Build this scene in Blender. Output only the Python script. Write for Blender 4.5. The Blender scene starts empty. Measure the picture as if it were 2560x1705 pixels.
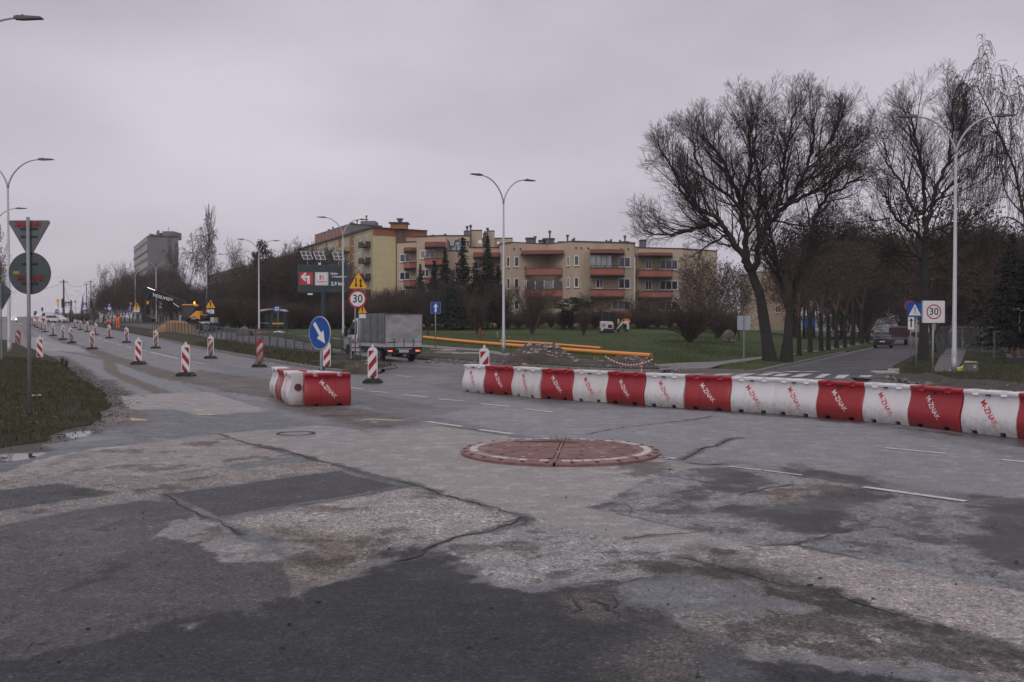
import bpy, bmesh, math, random
import numpy as np
from mathutils import Vector, Matrix
from mathutils.geometry import tessellate_polygon
R = math.radians
C = bpy.context.scene.collection
rnd = random.Random(7)
# ---------------------------------------------------------------- camera, sky, sun, exposure
F, HC, HOR = 2489.0, 1.9, 805.0                 # focal length in photo pixels, eye height, horizon row
PITCH = math.atan((852.5 - HOR) / F)
cam = bpy.data.objects.new('camera', bpy.data.cameras.new('camera')); C.objects.link(cam)
cam.location = (0, 0, HC); cam.rotation_euler = (R(90) - PITCH, 0, 0)
cam.data.lens = 35.0; cam.data.sensor_width = 36.0; cam.data.clip_end = 6000; cam.data.clip_start = .1
sc = bpy.context.scene; sc.camera = cam
sc.view_settings.view_transform = 'Standard'; sc.view_settings.look = 'None'
sc.view_settings.gamma = 1.0; sc.view_settings.exposure = 0.0
SUN_EL, SUN_AZ = R(42), R(200)                  # azimuth clockwise from +Y: behind the camera, a little to the left
w = bpy.data.worlds.new('World'); sc.world = w; w.use_nodes = True
nt = w.node_tree; nt.nodes.clear()
def nn(t, ty, **k):
    n = t.nodes.new(ty)
    for a, b in k.items(): setattr(n, a, b)
    return n
sky = nn(nt, 'ShaderNodeTexSky', sky_type='NISHITA', sun_disc=False, sun_elevation=SUN_EL, sun_rotation=SUN_AZ)
tc = nn(nt, 'ShaderNodeTexCoord'); sep = nn(nt, 'ShaderNodeSeparateXYZ')
nt.links.new(tc.outputs['Generated'], sep.inputs[0])
# overcast deck: darker towards the horizon, brighter overhead (as under a real cloud layer), soft broad cloud texture
ramp = nn(nt, 'ShaderNodeValToRGB'); e = ramp.color_ramp.elements
e[0].position = 0.0; e[0].color = (.635, .585, .665, 1)
e[1].position = 1.0; e[1].color = (.80, .78, .84, 1)
m1 = e.new(.10); m1.color = (.59, .545, .62, 1)
m2 = e.new(.30); m2.color = (.54, .51, .575, 1)
m3 = e.new(.55); m3.color = (.66, .63, .69, 1)
nt.links.new(sep.outputs['Z'], ramp.inputs[0])
mp = nn(nt, 'ShaderNodeMapping'); mp.inputs['Scale'].default_value = (1, 1, 2.6)
nt.links.new(tc.outputs['Generated'], mp.inputs[0])
no = nn(nt, 'ShaderNodeTexNoise'); no.inputs['Scale'].default_value = 1.9; no.inputs['Detail'].default_value = 7; no.inputs['Roughness'].default_value = .5
nt.links.new(mp.outputs[0], no.inputs['Vector'])
mr = nn(nt, 'ShaderNodeMapRange'); mr.inputs[1].default_value = .3; mr.inputs[2].default_value = .7; mr.inputs[3].default_value = 7.6; mr.inputs[4].default_value = 12.0
nt.links.new(no.outputs[0], mr.inputs[0])
vm = nn(nt, 'ShaderNodeVectorMath', operation='SCALE'); nt.links.new(ramp.outputs[0], vm.inputs[0]); nt.links.new(mr.outputs[0], vm.inputs['Scale'])
mx = nn(nt, 'ShaderNodeMixRGB'); mx.inputs[0].default_value = .96
nt.links.new(sky.outputs[0], mx.inputs[1]); nt.links.new(vm.outputs[0], mx.inputs[2])
bg = nn(nt, 'ShaderNodeBackground'); bg.inputs[1].default_value = .1
wo = nn(nt, 'ShaderNodeOutputWorld'); nt.links.new(mx.outputs[0], bg.inputs[0]); nt.links.new(bg.outputs[0], wo.inputs[0])
sd = bpy.data.lights.new('sun', 'SUN'); sd.energy = .85; sd.angle = R(32); sd.color = (1.0, .95, .93)
so = bpy.data.objects.new('sun', sd); C.objects.link(so)
sdir = Vector((math.sin(SUN_AZ) * math.cos(SUN_EL), math.cos(SUN_AZ) * math.cos(SUN_EL), math.sin(SUN_EL)))
so.rotation_euler = sdir.to_track_quat('Z', 'Y').to_euler(); so.location = (0, -20, 60)
# ---------------------------------------------------------------- terrain and pixel helpers
def _tab(pts, win):
    ys = np.arange(0, 3001.0); v = np.interp(ys, [p[0] for p in pts], [p[1] for p in pts])
    k = np.ones(win) / win; vp = np.concatenate([np.full(win, v[0]), v, np.full(win, v[-1])])
    return np.convolve(vp, k, 'same')[win:-win]
TL = _tab([(0,0),(42,0),(60,.12),(73,.32),(83,.5),(108,.78),(170,1.55),(256,1.95),(330,1.3),(600,-5),(3000,-12)], 15)
TM = _tab([(0,0),(52,0),(73,.18),(90,.44),(108,.62),(131,1.4),(200,2.2),(400,2.4),(3000,0)], 15)
TR = _tab([(0,0),(22,0),(38,-.25),(108,-.9),(250,-1.3),(600,-2),(3000,-4)], 11)
def sst(a, b, x):
    t = np.clip((x - a) / (b - a), 0, 1); return t * t * (3 - 2 * t)
def gv(x, y):
    x = np.asarray(x, float); y = np.asarray(y, float)
    yy = np.clip(y, 0, 2999); a = x / np.maximum(yy, 8.0)
    ys = np.arange(0, 3001.0)
    l, m, r = np.interp(yy, ys, TL), np.interp(yy, ys, TM), np.interp(yy, ys, TR)
    wl = 1 - sst(-.18, -.06, a); wr = sst(.15, .31, a)
    return l * wl + m * (1 - wl) * (1 - wr) + r * wr
def g(x, y): return float(gv(x, y))
ZF = {'A':(0,920,1.9973),'B':(1000,1000,2.2238),'C':(1700,1000,2.2244),'D':(0,680,5.8875),'E':(300,680,5.2275),'F':(640,600,3.5646),
      'H':(780,520,4.5288),'I':(1240,560,4.5288),'J':(1000,760,3.6797),'K':(1560,200,2.0625),'L':(2120,100,1.8227),'M':(2180,720,5.6),
      'N':(1760,900,2.94375),'O':(1640,900,3.925),'Q':(300,490,4.5288),'S':(0,480,2.45),'T':(0,0,1.7045),'P':(0,0,1.0)}
def px(f, x, y):
    o = ZF[f]; return (o[0] + x / o[2], o[1] + y / o[2])
_cp, _sp = math.cos(PITCH), math.sin(PITCH)
def ray(u, v):
    a, b = (u - 1280) / F, -(v - 852.5) / F
    d = (a, _cp + b * _sp, -_sp + b * _cp)
    return (d[0] / d[1], 1.0, d[2] / d[1])
def at(u, v, Y):
    r = ray(u, v); return Vector((r[0] * Y, Y, HC + r[2] * Y))
def G(u, v, dz=0.0):
    r = ray(u, v); prev = 3.0
    Y = 3.0
    while Y < 900:
        if HC + r[2] * Y < g(r[0] * Y, Y) + dz: break
        prev = Y; Y *= 1.02
    lo, hi = prev, Y
    for _ in range(22):
        m = (lo + hi) / 2
        if HC + r[2] * m < g(r[0] * m, m) + dz: hi = m
        else: lo = m
    return Vector((r[0] * hi, hi, g(r[0] * hi, hi) + dz))
def GZ(f, x, y, dz=0.0): return G(*px(f, x, y), dz)
def base(u, Y):                                  # ground point at depth Y in column u
    x = (u - 1280) / F * Y; return Vector((x, Y, g(x, Y)))
DR = Vector((-.447, .894, 0)); NR = Vector((.894, .447, 0))
def sn(s, n):                                    # along / across the main road
    p = DR * s + NR * n; return (p.x, p.y)
# ---------------------------------------------------------------- objects
def setp(o, label=None, cat=None, group=None, kind=None):
    if label: o['label'] = label
    if cat: o['category'] = cat
    if group: o['group'] = group
    if kind: o['kind'] = kind
    return o
def thing(name, label, cat, loc=(0,0,0), rz=0, group=None):
    o = bpy.data.objects.new(name, None); C.objects.link(o); o.location = loc; o.rotation_euler = (0, 0, rz); o.empty_display_size = .2
    return setp(o, label, cat, group)
def dup(o, parent=None, **k):
    c = o.copy(); C.objects.link(c)
    if parent is not None: c.parent = parent
    for ch in list(o.children): dup(ch, c)
    for a, b in k.items():
        if a in ('label', 'group'): c[a] = b
        elif a == 'loc': c.location = b
        elif a == 'rz': c.rotation_euler = (0, 0, b)
        elif a == 'sc': c.scale = (b, b, b) if not isinstance(b, tuple) else b
    return c
class MB:
    def __init__(s): s.v = []; s.f = []; s.m = []; s.mi = 0
    def face(s, pts):
        n = len(s.v); s.v += [tuple(p) for p in pts]; s.f.append(tuple(range(n, n + len(pts)))); s.m.append(s.mi); return s
    def box(s, x0, x1, y0, y1, z0, z1, M=None):
        P = [Vector(p) for p in ((x0,y0,z0),(x1,y0,z0),(x1,y1,z0),(x0,y1,z0),(x0,y0,z1),(x1,y0,z1),(x1,y1,z1),(x0,y1,z1))]
        if M is not None: P = [M @ p for p in P]
        n = len(s.v); s.v += [tuple(p) for p in P]
        for q in ((0,3,2,1),(4,5,6,7),(0,1,5,4),(1,2,6,5),(2,3,7,6),(3,0,4,7)): s.f.append(tuple(n + i for i in q)); s.m.append(s.mi)
        return s
    def bar(s, a, b, w, h=None):                 # box-section bar from a to b
        a, b = Vector(a), Vector(b); h = h or w; d = b - a; L = d.length
        if L < 1e-6: return s
        q = d.to_track_quat('Y', 'Z').to_matrix().to_4x4(); q.translation = a
        return s.box(-w/2, w/2, 0, L, -h/2, h/2, q)
    def tube(s, pts, rad, n=8, cap=True):
        pts = [Vector(p) for p in pts]
        if not hasattr(rad, '__len__'): rad = [rad] * len(pts)
        k0 = len(s.v); up = Vector((0, 0, 1))
        prev = None
        for i, p in enumerate(pts):
            d = (pts[min(i+1, len(pts)-1)] - pts[max(i-1, 0)]).normalized()
            if prev is None:
                a = d.cross(up if abs(d.z) < .9 else Vector((1, 0, 0))).normalized()
            else:
                a = (prev - d * prev.dot(d)).normalized()
            prev = a; b = d.cross(a)
            for j in range(n):
                t = 2 * math.pi * j / n
                s.v.append(tuple(p + (a * math.cos(t) + b * math.sin(t)) * rad[i]))
        for i in range(len(pts) - 1):
            for j in range(n):
                s.f.append((k0 + i*n + j, k0 + i*n + (j+1) % n, k0 + (i+1)*n + (j+1) % n, k0 + (i+1)*n + j)); s.m.append(s.mi)
        if cap:
            s.f.append(tuple(k0 + j for j in reversed(range(n)))); s.m.append(s.mi)
            s.f.append(tuple(k0 + (len(pts)-1)*n + j for j in range(n))); s.m.append(s.mi)
        return s
    def prism(s, poly, y0, y1, M=None, ax='y'):  # polygon in XZ extruded along Y (ax='y'), in XY along Z ('z'), in YZ along X ('x')
        def P(a, b, t):
            v = {'y': (a, t, b), 'z': (a, b, t), 'x': (t, a, b)}[ax]
            return tuple(M @ Vector(v)) if M is not None else v
        n = len(poly); k = len(s.v)
        s.v += [P(a, b, y0) for a, b in poly] + [P(a, b, y1) for a, b in poly]
        tris = tessellate_polygon([[Vector((a, b, 0)) for a, b in poly]])
        for t in tris:
            s.f.append((k + t[0], k + t[1], k + t[2])); s.m.append(s.mi)
            s.f.append((k + n + t[2], k + n + t[1], k + n + t[0])); s.m.append(s.mi)
        for i in range(n):
            j = (i + 1) % n; s.f.append((k + i, k + j, k + n + j, k + n + i)); s.m.append(s.mi)
        return s
    def disc(s, c, r, h, n=24, ax='y', r2=None):
        c = Vector(c); d = {'x': Vector((1,0,0)), 'y': Vector((0,1,0)), 'z': Vector((0,0,1))}[ax]
        return s.tube([c - d*h/2, c + d*h/2], [r, r2 if r2 is not None else r], n)
    def blob(s, c, r, n=1, jit=.2, sc_=(1,1,1), rg=rnd):
        bm = bmesh.new(); bmesh.ops.create_icosphere(bm, subdivisions=n, radius=r)
        k = len(s.v)
        for v in bm.verts:
            f = 1 + rg.uniform(-jit, jit); s.v.append((c[0] + v.co.x*f*sc_[0], c[1] + v.co.y*f*sc_[1], c[2] + v.co.z*f*sc_[2]))
        for f in bm.faces: s.f.append(tuple(k + v.index for v in f.verts)); s.m.append(s.mi)
        bm.free(); return s
    def mesh(s, name, mats, smooth=None, fix=True):
        me = bpy.data.meshes.new(name); me.from_pydata(s.v, [], s.f)
        if not isinstance(mats, (list, tuple)): mats = [mats]
        for m in mats: me.materials.append(m)
        if len(mats) > 1: me.polygons.foreach_set('material_index', s.m)
        if fix and len(s.f) < 20000:
            bm = bmesh.new(); bm.from_mesh(me); bmesh.ops.recalc_face_normals(bm, faces=bm.faces); bm.to_mesh(me); bm.free()
        if smooth is not None:
            me.polygons.foreach_set('use_smooth', [True] * len(me.polygons))
            if smooth < 180:
                try: me.set_sharp_from_angle(angle=R(smooth))
                except Exception: pass
        me.update(); return me
    def build(s, name, mats, parent=None, loc=None, rz=None, smooth=None, bevel=0, label=None, kind=None):
        o = bpy.data.objects.new(name, s.mesh(name, mats, smooth)); C.objects.link(o)
        if parent is not None: o.parent = parent
        if loc is not None: o.location = loc
        if rz is not None: o.rotation_euler = (0, 0, rz)
        if bevel:
            b = o.modifiers.new('bevel', 'BEVEL'); b.width = bevel; b.segments = 2; b.limit_method = 'ANGLE'
        if label: o['label'] = label
        if kind: o['kind'] = kind
        return o
def link(name, me, parent=None, loc=None, rz=None):
    o = bpy.data.objects.new(name, me); C.objects.link(o)
    if parent is not None: o.parent = parent
    if loc is not None: o.location = loc
    if rz is not None: o.rotation_euler = (0, 0, rz)
    return o
def text_mesh(txt, size, bold=0.0, ext=.001, sx=1.0):
    cu = bpy.data.curves.new('lettering', 'FONT'); cu.body = txt; cu.size = size; cu.offset = bold; cu.extrude = ext
    cu.align_x = 'CENTER'; cu.align_y = 'CENTER'; cu.resolution_u = 3
    ob = bpy.data.objects.new('lettering', cu); C.objects.link(ob)
    dg = bpy.context.evaluated_depsgraph_get(); me = bpy.data.meshes.new_from_object(ob.evaluated_get(dg))
    bpy.data.objects.remove(ob); bpy.data.curves.remove(cu)
    if sx != 1.0: me.transform(Matrix.Diagonal((sx, 1, 1, 1)))
    return me
def text_on(txt, size, mat, parent, loc, bold=0.0, ext=.001, rot=0.0, mirror=False, sx=1.0, name='lettering'):
    """lettering standing upright in the local XZ plane, read from -Y"""
    me = text_mesh(txt, size, bold, ext, sx); me.materials.clear(); me.materials.append(mat)
    Mx = Matrix.Rotation(R(90), 4, 'X') @ Matrix.Rotation(rot, 4, 'Z')
    if mirror: Mx = Matrix.Diagonal((-1, 1, 1, 1)) @ Mx
    me.transform(Mx)
    return link(name, me, parent, loc)
# ---------------------------------------------------------------- materials
MC = {}
def M(key, col=(.5,.5,.5), rough=.6, var=.15, scale=6.0, metal=0.0, bump=0.0, bscale=None, spec=.5, dirt=None, damt=0.0, emit=0.0, aniso=(1,1,1)):
    if key in MC: return MC[key]
    m = bpy.data.materials.new(key); m.use_nodes = True; t = m.node_tree; p = t.nodes['Principled BSDF']
    p.inputs['Roughness'].default_value = rough; p.inputs['Metallic'].default_value = metal
    p.inputs['Specular IOR Level'].default_value = spec
    tc = nn(t, 'ShaderNodeTexCoord'); mp = nn(t, 'ShaderNodeMapping'); mp.inputs['Scale'].default_value = aniso
    t.links.new(tc.outputs['Object'], mp.inputs[0])
    n1 = nn(t, 'ShaderNodeTexNoise'); n1.inputs['Scale'].default_value = scale; n1.inputs['Detail'].default_value = 5; n1.inputs['Roughness'].default_value = .6
    t.links.new(mp.outputs[0], n1.inputs['Vector'])
    cr = nn(t, 'ShaderNodeMapRange'); cr.inputs[1].default_value = .3; cr.inputs[2].default_value = .7
    cr.inputs[3].default_value = 1 - var; cr.inputs[4].default_value = 1 + var; t.links.new(n1.outputs[0], cr.inputs[0])
    v = nn(t, 'ShaderNodeVectorMath', operation='SCALE'); v.inputs[0].default_value = col; t.links.new(cr.outputs[0], v.inputs['Scale'])
    out = v.outputs[0]
    if dirt:
        n2 = nn(t, 'ShaderNodeTexNoise'); n2.inputs['Scale'].default_value = scale * .45; n2.inputs['Detail'].default_value = 8; n2.inputs['Roughness'].default_value = .7
        t.links.new(mp.outputs[0], n2.inputs['Vector'])
        r2 = nn(t, 'ShaderNodeMapRange'); r2.inputs[1].default_value = .62 - damt * .3; r2.inputs[2].default_value = .75 - damt * .15; r2.inputs[4].default_value = min(1, .4 + damt)
        t.links.new(n2.outputs[0], r2.inputs[0])
        mi = nn(t, 'ShaderNodeMixRGB'); t.links.new(r2.outputs[0], mi.inputs[0]); t.links.new(out, mi.inputs[1]); mi.inputs[2].default_value = (*dirt, 1)
        out = mi.outputs[0]
    t.links.new(out, p.inputs['Base Color'])
    if bump:
        n3 = nn(t, 'ShaderNodeTexNoise'); n3.inputs['Scale'].default_value = bscale or scale * 6; n3.inputs['Detail'].default_value = 4
        t.links.new(mp.outputs[0], n3.inputs['Vector'])
        b = nn(t, 'ShaderNodeBump'); b.inputs['Strength'].default_value = bump; b.inputs['Distance'].default_value = .02
        t.links.new(n3.outputs[0], b.inputs['Height']); t.links.new(b.outputs[0], p.inputs['Normal'])
    if emit:
        p.inputs['Emission Color'].default_value = (*col, 1); p.inputs['Emission Strength'].default_value = emit
    MC[key] = m; return m
mPole = M('galvanised_steel', (.33,.33,.35), .45, .12, 5, .6)
mLamp = M('painted_lamp_pole', (.42,.42,.45), .5, .1, 3, .2)
mHead = M('lamp_head_grey', (.10,.105,.115), .5)
mBack = M('sign_back_grey', (.085,.095,.10), .55, .1, 4, .3)
mPost = M('sign_post_grey', (.24,.25,.265), .5, .1, 8, .2)
mWhite = M('reflective_white', (.72,.70,.71), .45, .06, 5, dirt=(.4,.38,.36), damt=.05)
mBlack = M('black_print', (.012,.012,.014), .5, .05)
mYel = M('sign_yellow', (.78,.40,.01), .45, .06, 4, dirt=(.35,.22,.05), damt=.05)
mRedS = M('sign_red', (.36,.025,.03), .45, .08)
mBlue = M('sign_blue', (.0,.065,.30), .42, .06)
mDark = M('dark_plastic', (.02,.02,.022), .6, .2)
mRub = M('black_rubber', (.035,.035,.034), .75, .3, 9, bump=.3, dirt=(.12,.11,.10), damt=.2)
mGlass = M('dark_glass', (.02,.025,.03), .08, .05, spec=.8)
mSteelD = M('dark_steel', (.05,.05,.055), .5, .2, 5, .5)
# ================================================================ SETTING
def hash2(ix, iy, seed):
    h = (ix.astype(np.int64) * 374761393 + iy.astype(np.int64) * 668265263 + seed * 1274126177) & 0xffffffff
    h = ((h ^ (h >> 13)) * 1274126177) & 0xffffffff
    return ((h ^ (h >> 16)) & 0xffff) / 65535.0
def vnoise(x, y, seed=0):
    ix, iy = np.floor(x), np.floor(y); fx, fy = x - ix, y - iy
    fx = fx*fx*(3-2*fx); fy = fy*fy*(3-2*fy)
    a, b = hash2(ix, iy, seed), hash2(ix+1, iy, seed); c, d = hash2(ix, iy+1, seed), hash2(ix+1, iy+1, seed)
    return (a*(1-fx)+b*fx)*(1-fy) + (c*(1-fx)+d*fx)*fy
def fbm(x, y, seed=0, oc=4):
    s = np.zeros_like(x); a = .5; t = 0
    for k in range(oc):
        s += a * vnoise(x * 2**k, y * 2**k, seed + k * 17); t += a; a *= .55
    return s / t
def sdf(poly, X, Y):                             # signed distance, negative inside
    d = np.full(X.shape, 1e9); ins = np.zeros(X.shape, bool); n = len(poly)
    for i in range(n):
        x0, y0 = poly[i]; x1, y1 = poly[(i+1) % n]
        ex, ey = x1-x0, y1-y0; wx, wy = X-x0, Y-y0
        t = np.clip((wx*ex+wy*ey)/(ex*ex+ey*ey+1e-12), 0, 1)
        d = np.minimum(d, np.hypot(wx-ex*t, wy-ey*t))
        c = ((y0 > Y) != (y1 > Y)); xi = x0 + (Y-y0)*(x1-x0)/((y1-y0) if abs(y1-y0) > 1e-9 else 1e-9)
        ins ^= c & (X < xi)
    return np.where(ins, -d, d)
def WP(spec):                                    # 'A' polygon points from the survey sketch to ground coordinates
    out = []
    for f, pts in spec:
        for (x, y) in pts: q = GZ(f, x, y); out.append((q.x, q.y))
    return out
# ---- the road: one sheet following the terrain, finer towards the crossing
v_rows = np.concatenate([np.arange(2700, 1760, -12.0), np.arange(1760, 1180, -2.4), np.arange(1180, 960, -1.6), np.arange(960, 840, -1.5), np.arange(840, 812, -1.2)])
Yr = HC * F / (v_rows - HOR); Yr = np.concatenate([Yr, np.linspace(Yr[-1] * 1.04, 420, 14)])
cols = np.concatenate([np.linspace(-1.3, -.56, 28)[:-1], np.linspace(-.56, .56, 640), np.linspace(.56, 1.3, 28)[1:]])
YY, AA = np.meshgrid(Yr, cols, indexing='ij'); XX = AA * YY
X, Y = XX.ravel(), YY.ravel()
near = Y < 75
col = np.empty((len(X), 3)); stain = np.zeros(len(X)); wet = np.zeros(len(X)); grit = np.full(len(X), .35); hz = np.zeros(len(X))
s_c = X * DR.x + Y * DR.y; n_c = X * NR.x + Y * NR.y
big = fbm(X * .35, Y * .35, 3); mid = fbm(X * 1.6, Y * 1.6, 9); fine = fbm(X*7, Y*5, 21, 3)
along = fbm(s_c * .12, n_c * 1.4, 33)            # streaks along the traffic direction
col[:] = np.array([.152, .150, .160]) * (.86 + .28 * big + .22 * (along - .5))[:, None]
jx = X + .10 * (fbm(X*2.2, Y*2.2, 5) - .5) + .05 * (fbm(X*11, Y*11, 6, 2) - .5)
jy = Y + .16 * (fbm(X*2.2, Y*2.2, 7) - .5) + .07 * (fbm(X*11, Y*11, 8, 2) - .5)
def paint(spec, c, soft=.02, rough=0.0, amt=1.0, st=None, wt=None, gr=None, h=None, world=None, far=False, seed=1):
    poly = world or WP(spec)
    xs = [p[0] for p in poly]; ys = [p[1] for p in poly]
    sel = np.where((X > min(xs) - 1.5) & (X < max(xs) + 1.5) & (Y > min(ys) - 1.5) & (Y < max(ys) + 1.5))[0]
    if len(sel) == 0: return
    d = sdf(poly, jx[sel], jy[sel])
    if rough: d = d + rough * (fbm(X[sel] * 1.8 + seed, Y[sel] * 1.1, 40 + seed, 5) - .5) + (rough*.5 if rough < .07 else min(.45, rough*1.0)) * (fbm(X[sel] * 6.5, Y[sel] * 5 + seed, 60 + seed, 5) - .5)
    m = np.clip(.5 - d / (2 * soft), 0, 1) * amt
    if c is not None:
        k = (.9 + .2 * mid[sel] + .16 * (big[sel] - .5))[:, None]
        col[sel] = col[sel] * (1 - m[:, None]) + np.array(c) * k * m[:, None]
    if st is not None: stain[sel] = stain[sel] * (1 - m) + st * m
    if wt is not None: wet[sel] = wet[sel] * (1 - m) + wt * m
    if gr is not None: grit[sel] = grit[sel] * (1 - m) + gr * m
    if h is not None: hz[sel] += h * m
def band(pts, width, c, **k):                    # painted strip around a polyline
    P = [Vector(p) for p in pts]; l, r = [], []
    for i, p in enumerate(P):
        d = (P[min(i+1, len(P)-1)] - P[max(i-1, 0)]).normalized(); n = Vector((-d.y, d.x)); wd = width[i] if hasattr(width, '__len__') else width
        l.append(tuple(p + n * wd / 2)); r.append(tuple(p - n * wd / 2))
    paint(None, c, world=l + r[::-1], **k)
def W2(f, pts): return [tuple(GZ(f, x, y).xy) for x, y in pts]
# far side street and second carriageway: dark, damp
paint([('P', [(1000,905),(1190,914),(1500,935),(1890,936),(2040,903),(2200,866),(2400,848),(2400,900),(2230,950),(2560,1005),(2600,1110),(2416,1072),(2166,1052),(1937,1032),(1710,1016),(1430,998),(1210,982),(1100,975),(960,955)])], (.085,.082,.086), .4, .8, st=.25, wt=.55)
paint([('P', [(1920,930),(2060,900),(2200,864),(2330,846),(2330,860),(2250,905),(2225,940)])], (.062,.060,.066), .3, .5, st=.1, wt=.45)
band([sn(20, 11.6), sn(60, 16.5), sn(120, 17), sn(260, 17)], 9, (.10,.098,.104), soft=.5, wt=.4)
paint(None, (.11,.105,.108), .5, .8, wt=.5, world=[sn(40,13.5), sn(60,14.5), sn(56,20), sn(34,20)])
# near carriageway, lane by lane
band([sn(16, 3.0), sn(60, 3.2), sn(160, 3.2)], 3.0, (.200,.199,.212), soft=.07, rough=.14, gr=.2)
band([sn(16, 5.9), sn(60, 6.1), sn(160, 6.1)], 2.3, (.185,.184,.196), soft=.06, rough=.14, gr=.2)
band([sn(12, 9.9), sn(60, 9.3), sn(160, 9.3)], 2.6, (.150,.148,.158), soft=.10, rough=.2, wt=.3)
band(W2('D', [(820,1150),(1000,1180),(1300,1230),(1600,1295)]) + W2('A', [(560,20),(700,80),(850,140),(960,185),(1040,232)]), [.15,.3,.4,.5,.5,.55,.5,.45,.2], (.115,.090,.076), soft=.05, rough=.16, gr=.9)
band(W2('D', [(700,930),(900,1010),(1300,1140)]) + W2('E', [(200,1215),(700,1370),(1100,1440),(1500,1490)]) + W2('F', [(60,1400)]), [.5,.7,.9,1.0,1.2,1.1,1.1,.8], (.108,.088,.078), soft=.06, rough=.22, gr=.9, st=.3)
band(W2('D', [(330,740),(480,830),(640,900)]), .6, (.14,.12,.11), soft=.15, rough=.3)
paint([('D', [(200,990),(460,965),(700,950),(620,1010),(760,1040),(1160,1090),(1290,1175),(800,1160),(200,1165)])], (.27,.265,.265), .05, .12, gr=.2)
# dirt around the island of barriers
paint([('A', [(900,45),(1130,120),(1340,150),(1380,200),(1560,240),(1800,310),(2000,300),(2110,265),(1900,215),(1750,195),(1600,150),(1380,60),(1000,10)])], (.105,.088,.082), .18, .6, gr=.9, st=.45, wt=.3)
# right lane area
paint([('B', [(560,0),(1000,60),(1400,40)]), ('C', [(300,60),(900,110),(1300,200),(1913,330),(2300,420),(2300,620),(1913,550),(1200,470),(700,400),(270,330),(0,330)]), ('B', [(1450,310),(640,190),(200,90)])], (.205,.20,.212), .1, .35, gr=.25)
paint([('C', [(-400,30),(300,75),(1000,130),(1913,260),(2400,340),(2400,250),(1913,215),(1300,160),(700,80),(-400,-10)])], (.07,.068,.07), .1, .45, wt=.8, gr=.6, seed=4)  # damp strip along the row; its dark colour also paints the barriers' contact shade
# gutter on the left, patched
paint([('A', [(-500,420),(0,400),(300,320),(500,290),(640,205),(560,150),(610,140),(1000,240),(1340,215),(1700,300),(1500,352),(1340,310),(1080,330),(700,360),(0,520),(-500,600)])], (.155,.156,.168), .1, .4, gr=.3, st=.3)
paint([('A', [(-500,440),(0,400),(420,310),(620,310),(760,360),(600,390),(300,440),(0,525),(-500,640)])], (.062,.066,.076), .15, .6, wt=.75, seed=6)
paint([('A', [(-500,470),(0,425),(215,385),(365,318),(480,300),(575,205),(520,105),(400,30),(330,60),(300,250),(0,350),(-500,400)])], (.060,.048,.040), .12, .7, gr=1, st=.3, wt=.3, seed=19)
band(W2('A', [(-200,440),(0,408),(200,368),(350,300),(470,280),(555,200),(505,108),(400,50),(335,0),(260,-60)]), [1.3,1.2,1.1,.9,1.0,1.3,1.3,1.5,1.4,1.2], (.055,.045,.039), soft=.10, rough=.9, gr=1, st=.35, wt=.35)
paint([('A', [(500,180),(640,205),(760,245),(700,290),(480,300),(520,240)])], (.115,.095,.088), .15, .5, gr=1)
paint([('A', [(600,142),(730,130),(1050,122),(1180,160),(1345,213),(1060,233),(990,232),(870,208),(640,205)])], (.285,.262,.258), .02, .04, gr=.2)
paint([('A', [(-900,600),(0,540),(200,530),(760,545),(1060,505),(1560,460),(1750,498),(1700,505),(830,625),(600,660),(0,780),(-900,930)])], (.20,.178,.168), .04, .15, gr=1, st=.42)
paint([('A', [(-200,560),(40,515),(200,455),(480,400),(760,375),(1090,333),(1240,385),(1480,440),(1050,498),(760,541),(200,535)])], (.255,.228,.222), .02, .08, st=.42, gr=.35, h=.004)
paint([('A', [(1060,500),(1230,470),(1480,440),(1570,462),(1300,490),(1200,512)])], (.14,.145,.15), .03, .08)
# the big pale slabs
paint([('A', [(1110,330),(1340,308),(1500,352),(1835,322),(2197,290)]), ('B', [(200,140),(640,208),(1450,325),(1640,365),(1500,410),(1779,468),(1400,530),(1040,600),(1290,650),(1640,735)]), ('C', [(110,740),(430,810),(300,900)]), ('B', [(1450,840),(1100,760),(700,650)]), ('A', [(2180,620),(2040,560),(1720,490),(1250,380)])], (.262,.241,.236), .012, .02, st=.1, gr=.2, h=.004)
paint([('A', [(1340,312),(1500,352),(1835,322),(1700,295),(1560,285)])], (.245,.235,.24), .02, .02, st=.1)
paint([('A', [(1100,765),(1500,700),(2040,600),(2197,640)]), ('B', [(700,650),(620,700),(200,800)]), ('A', [(1960,890),(1720,1040),(1500,1080),(1380,920),(1400,860),(1240,830)])], (.252,.228,.216), .03, .12, gr=1.0, st=.40)
paint([('A', [(1400,800),(1700,840),(1960,880),(1860,1010),(1560,1100),(1450,1090),(1370,930)])], (.13,.106,.095), .25, .5, gr=1.0, st=.5, seed=3)
paint([('B', [(700,650),(1230,780),(1450,830),(1500,930),(1300,990),(900,1020),(560,1040),(330,900),(200,810),(620,700)])], (.235,.225,.222), .05, .2, gr=.8, st=.46)
paint([('C', [(-420,330),(0,340),(270,365),(700,410),(640,470),(430,500),(230,475),(-420,410)])], (.255,.232,.226), .03, .2, st=.5)
paint([('B', [(1450,410),(1779,370)]), ('C', [(270,370),(680,430),(1040,480),(1590,560),(1913,560),(2400,640),(2400,1230),(1913,1085),(1030,890),(640,810),(430,810),(110,740)]), ('B', [(1290,650),(1040,600)])], (.19,.187,.194), .03, .1, st=.48, gr=.55)
paint([('C', [(640,812),(1030,892),(1913,1082),(2400,1180),(2400,1540),(1913,1375),(1200,1192),(760,1065),(420,970),(60,870),(200,830),(430,812)])], (.275,.245,.235), .02, .06, gr=.7, st=.3, h=.004)
paint([('C', [(430,500),(640,475),(820,450),(1010,480),(900,540),(640,600),(440,560)])], (.22,.19,.175), .06, .3, st=.55)
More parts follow.
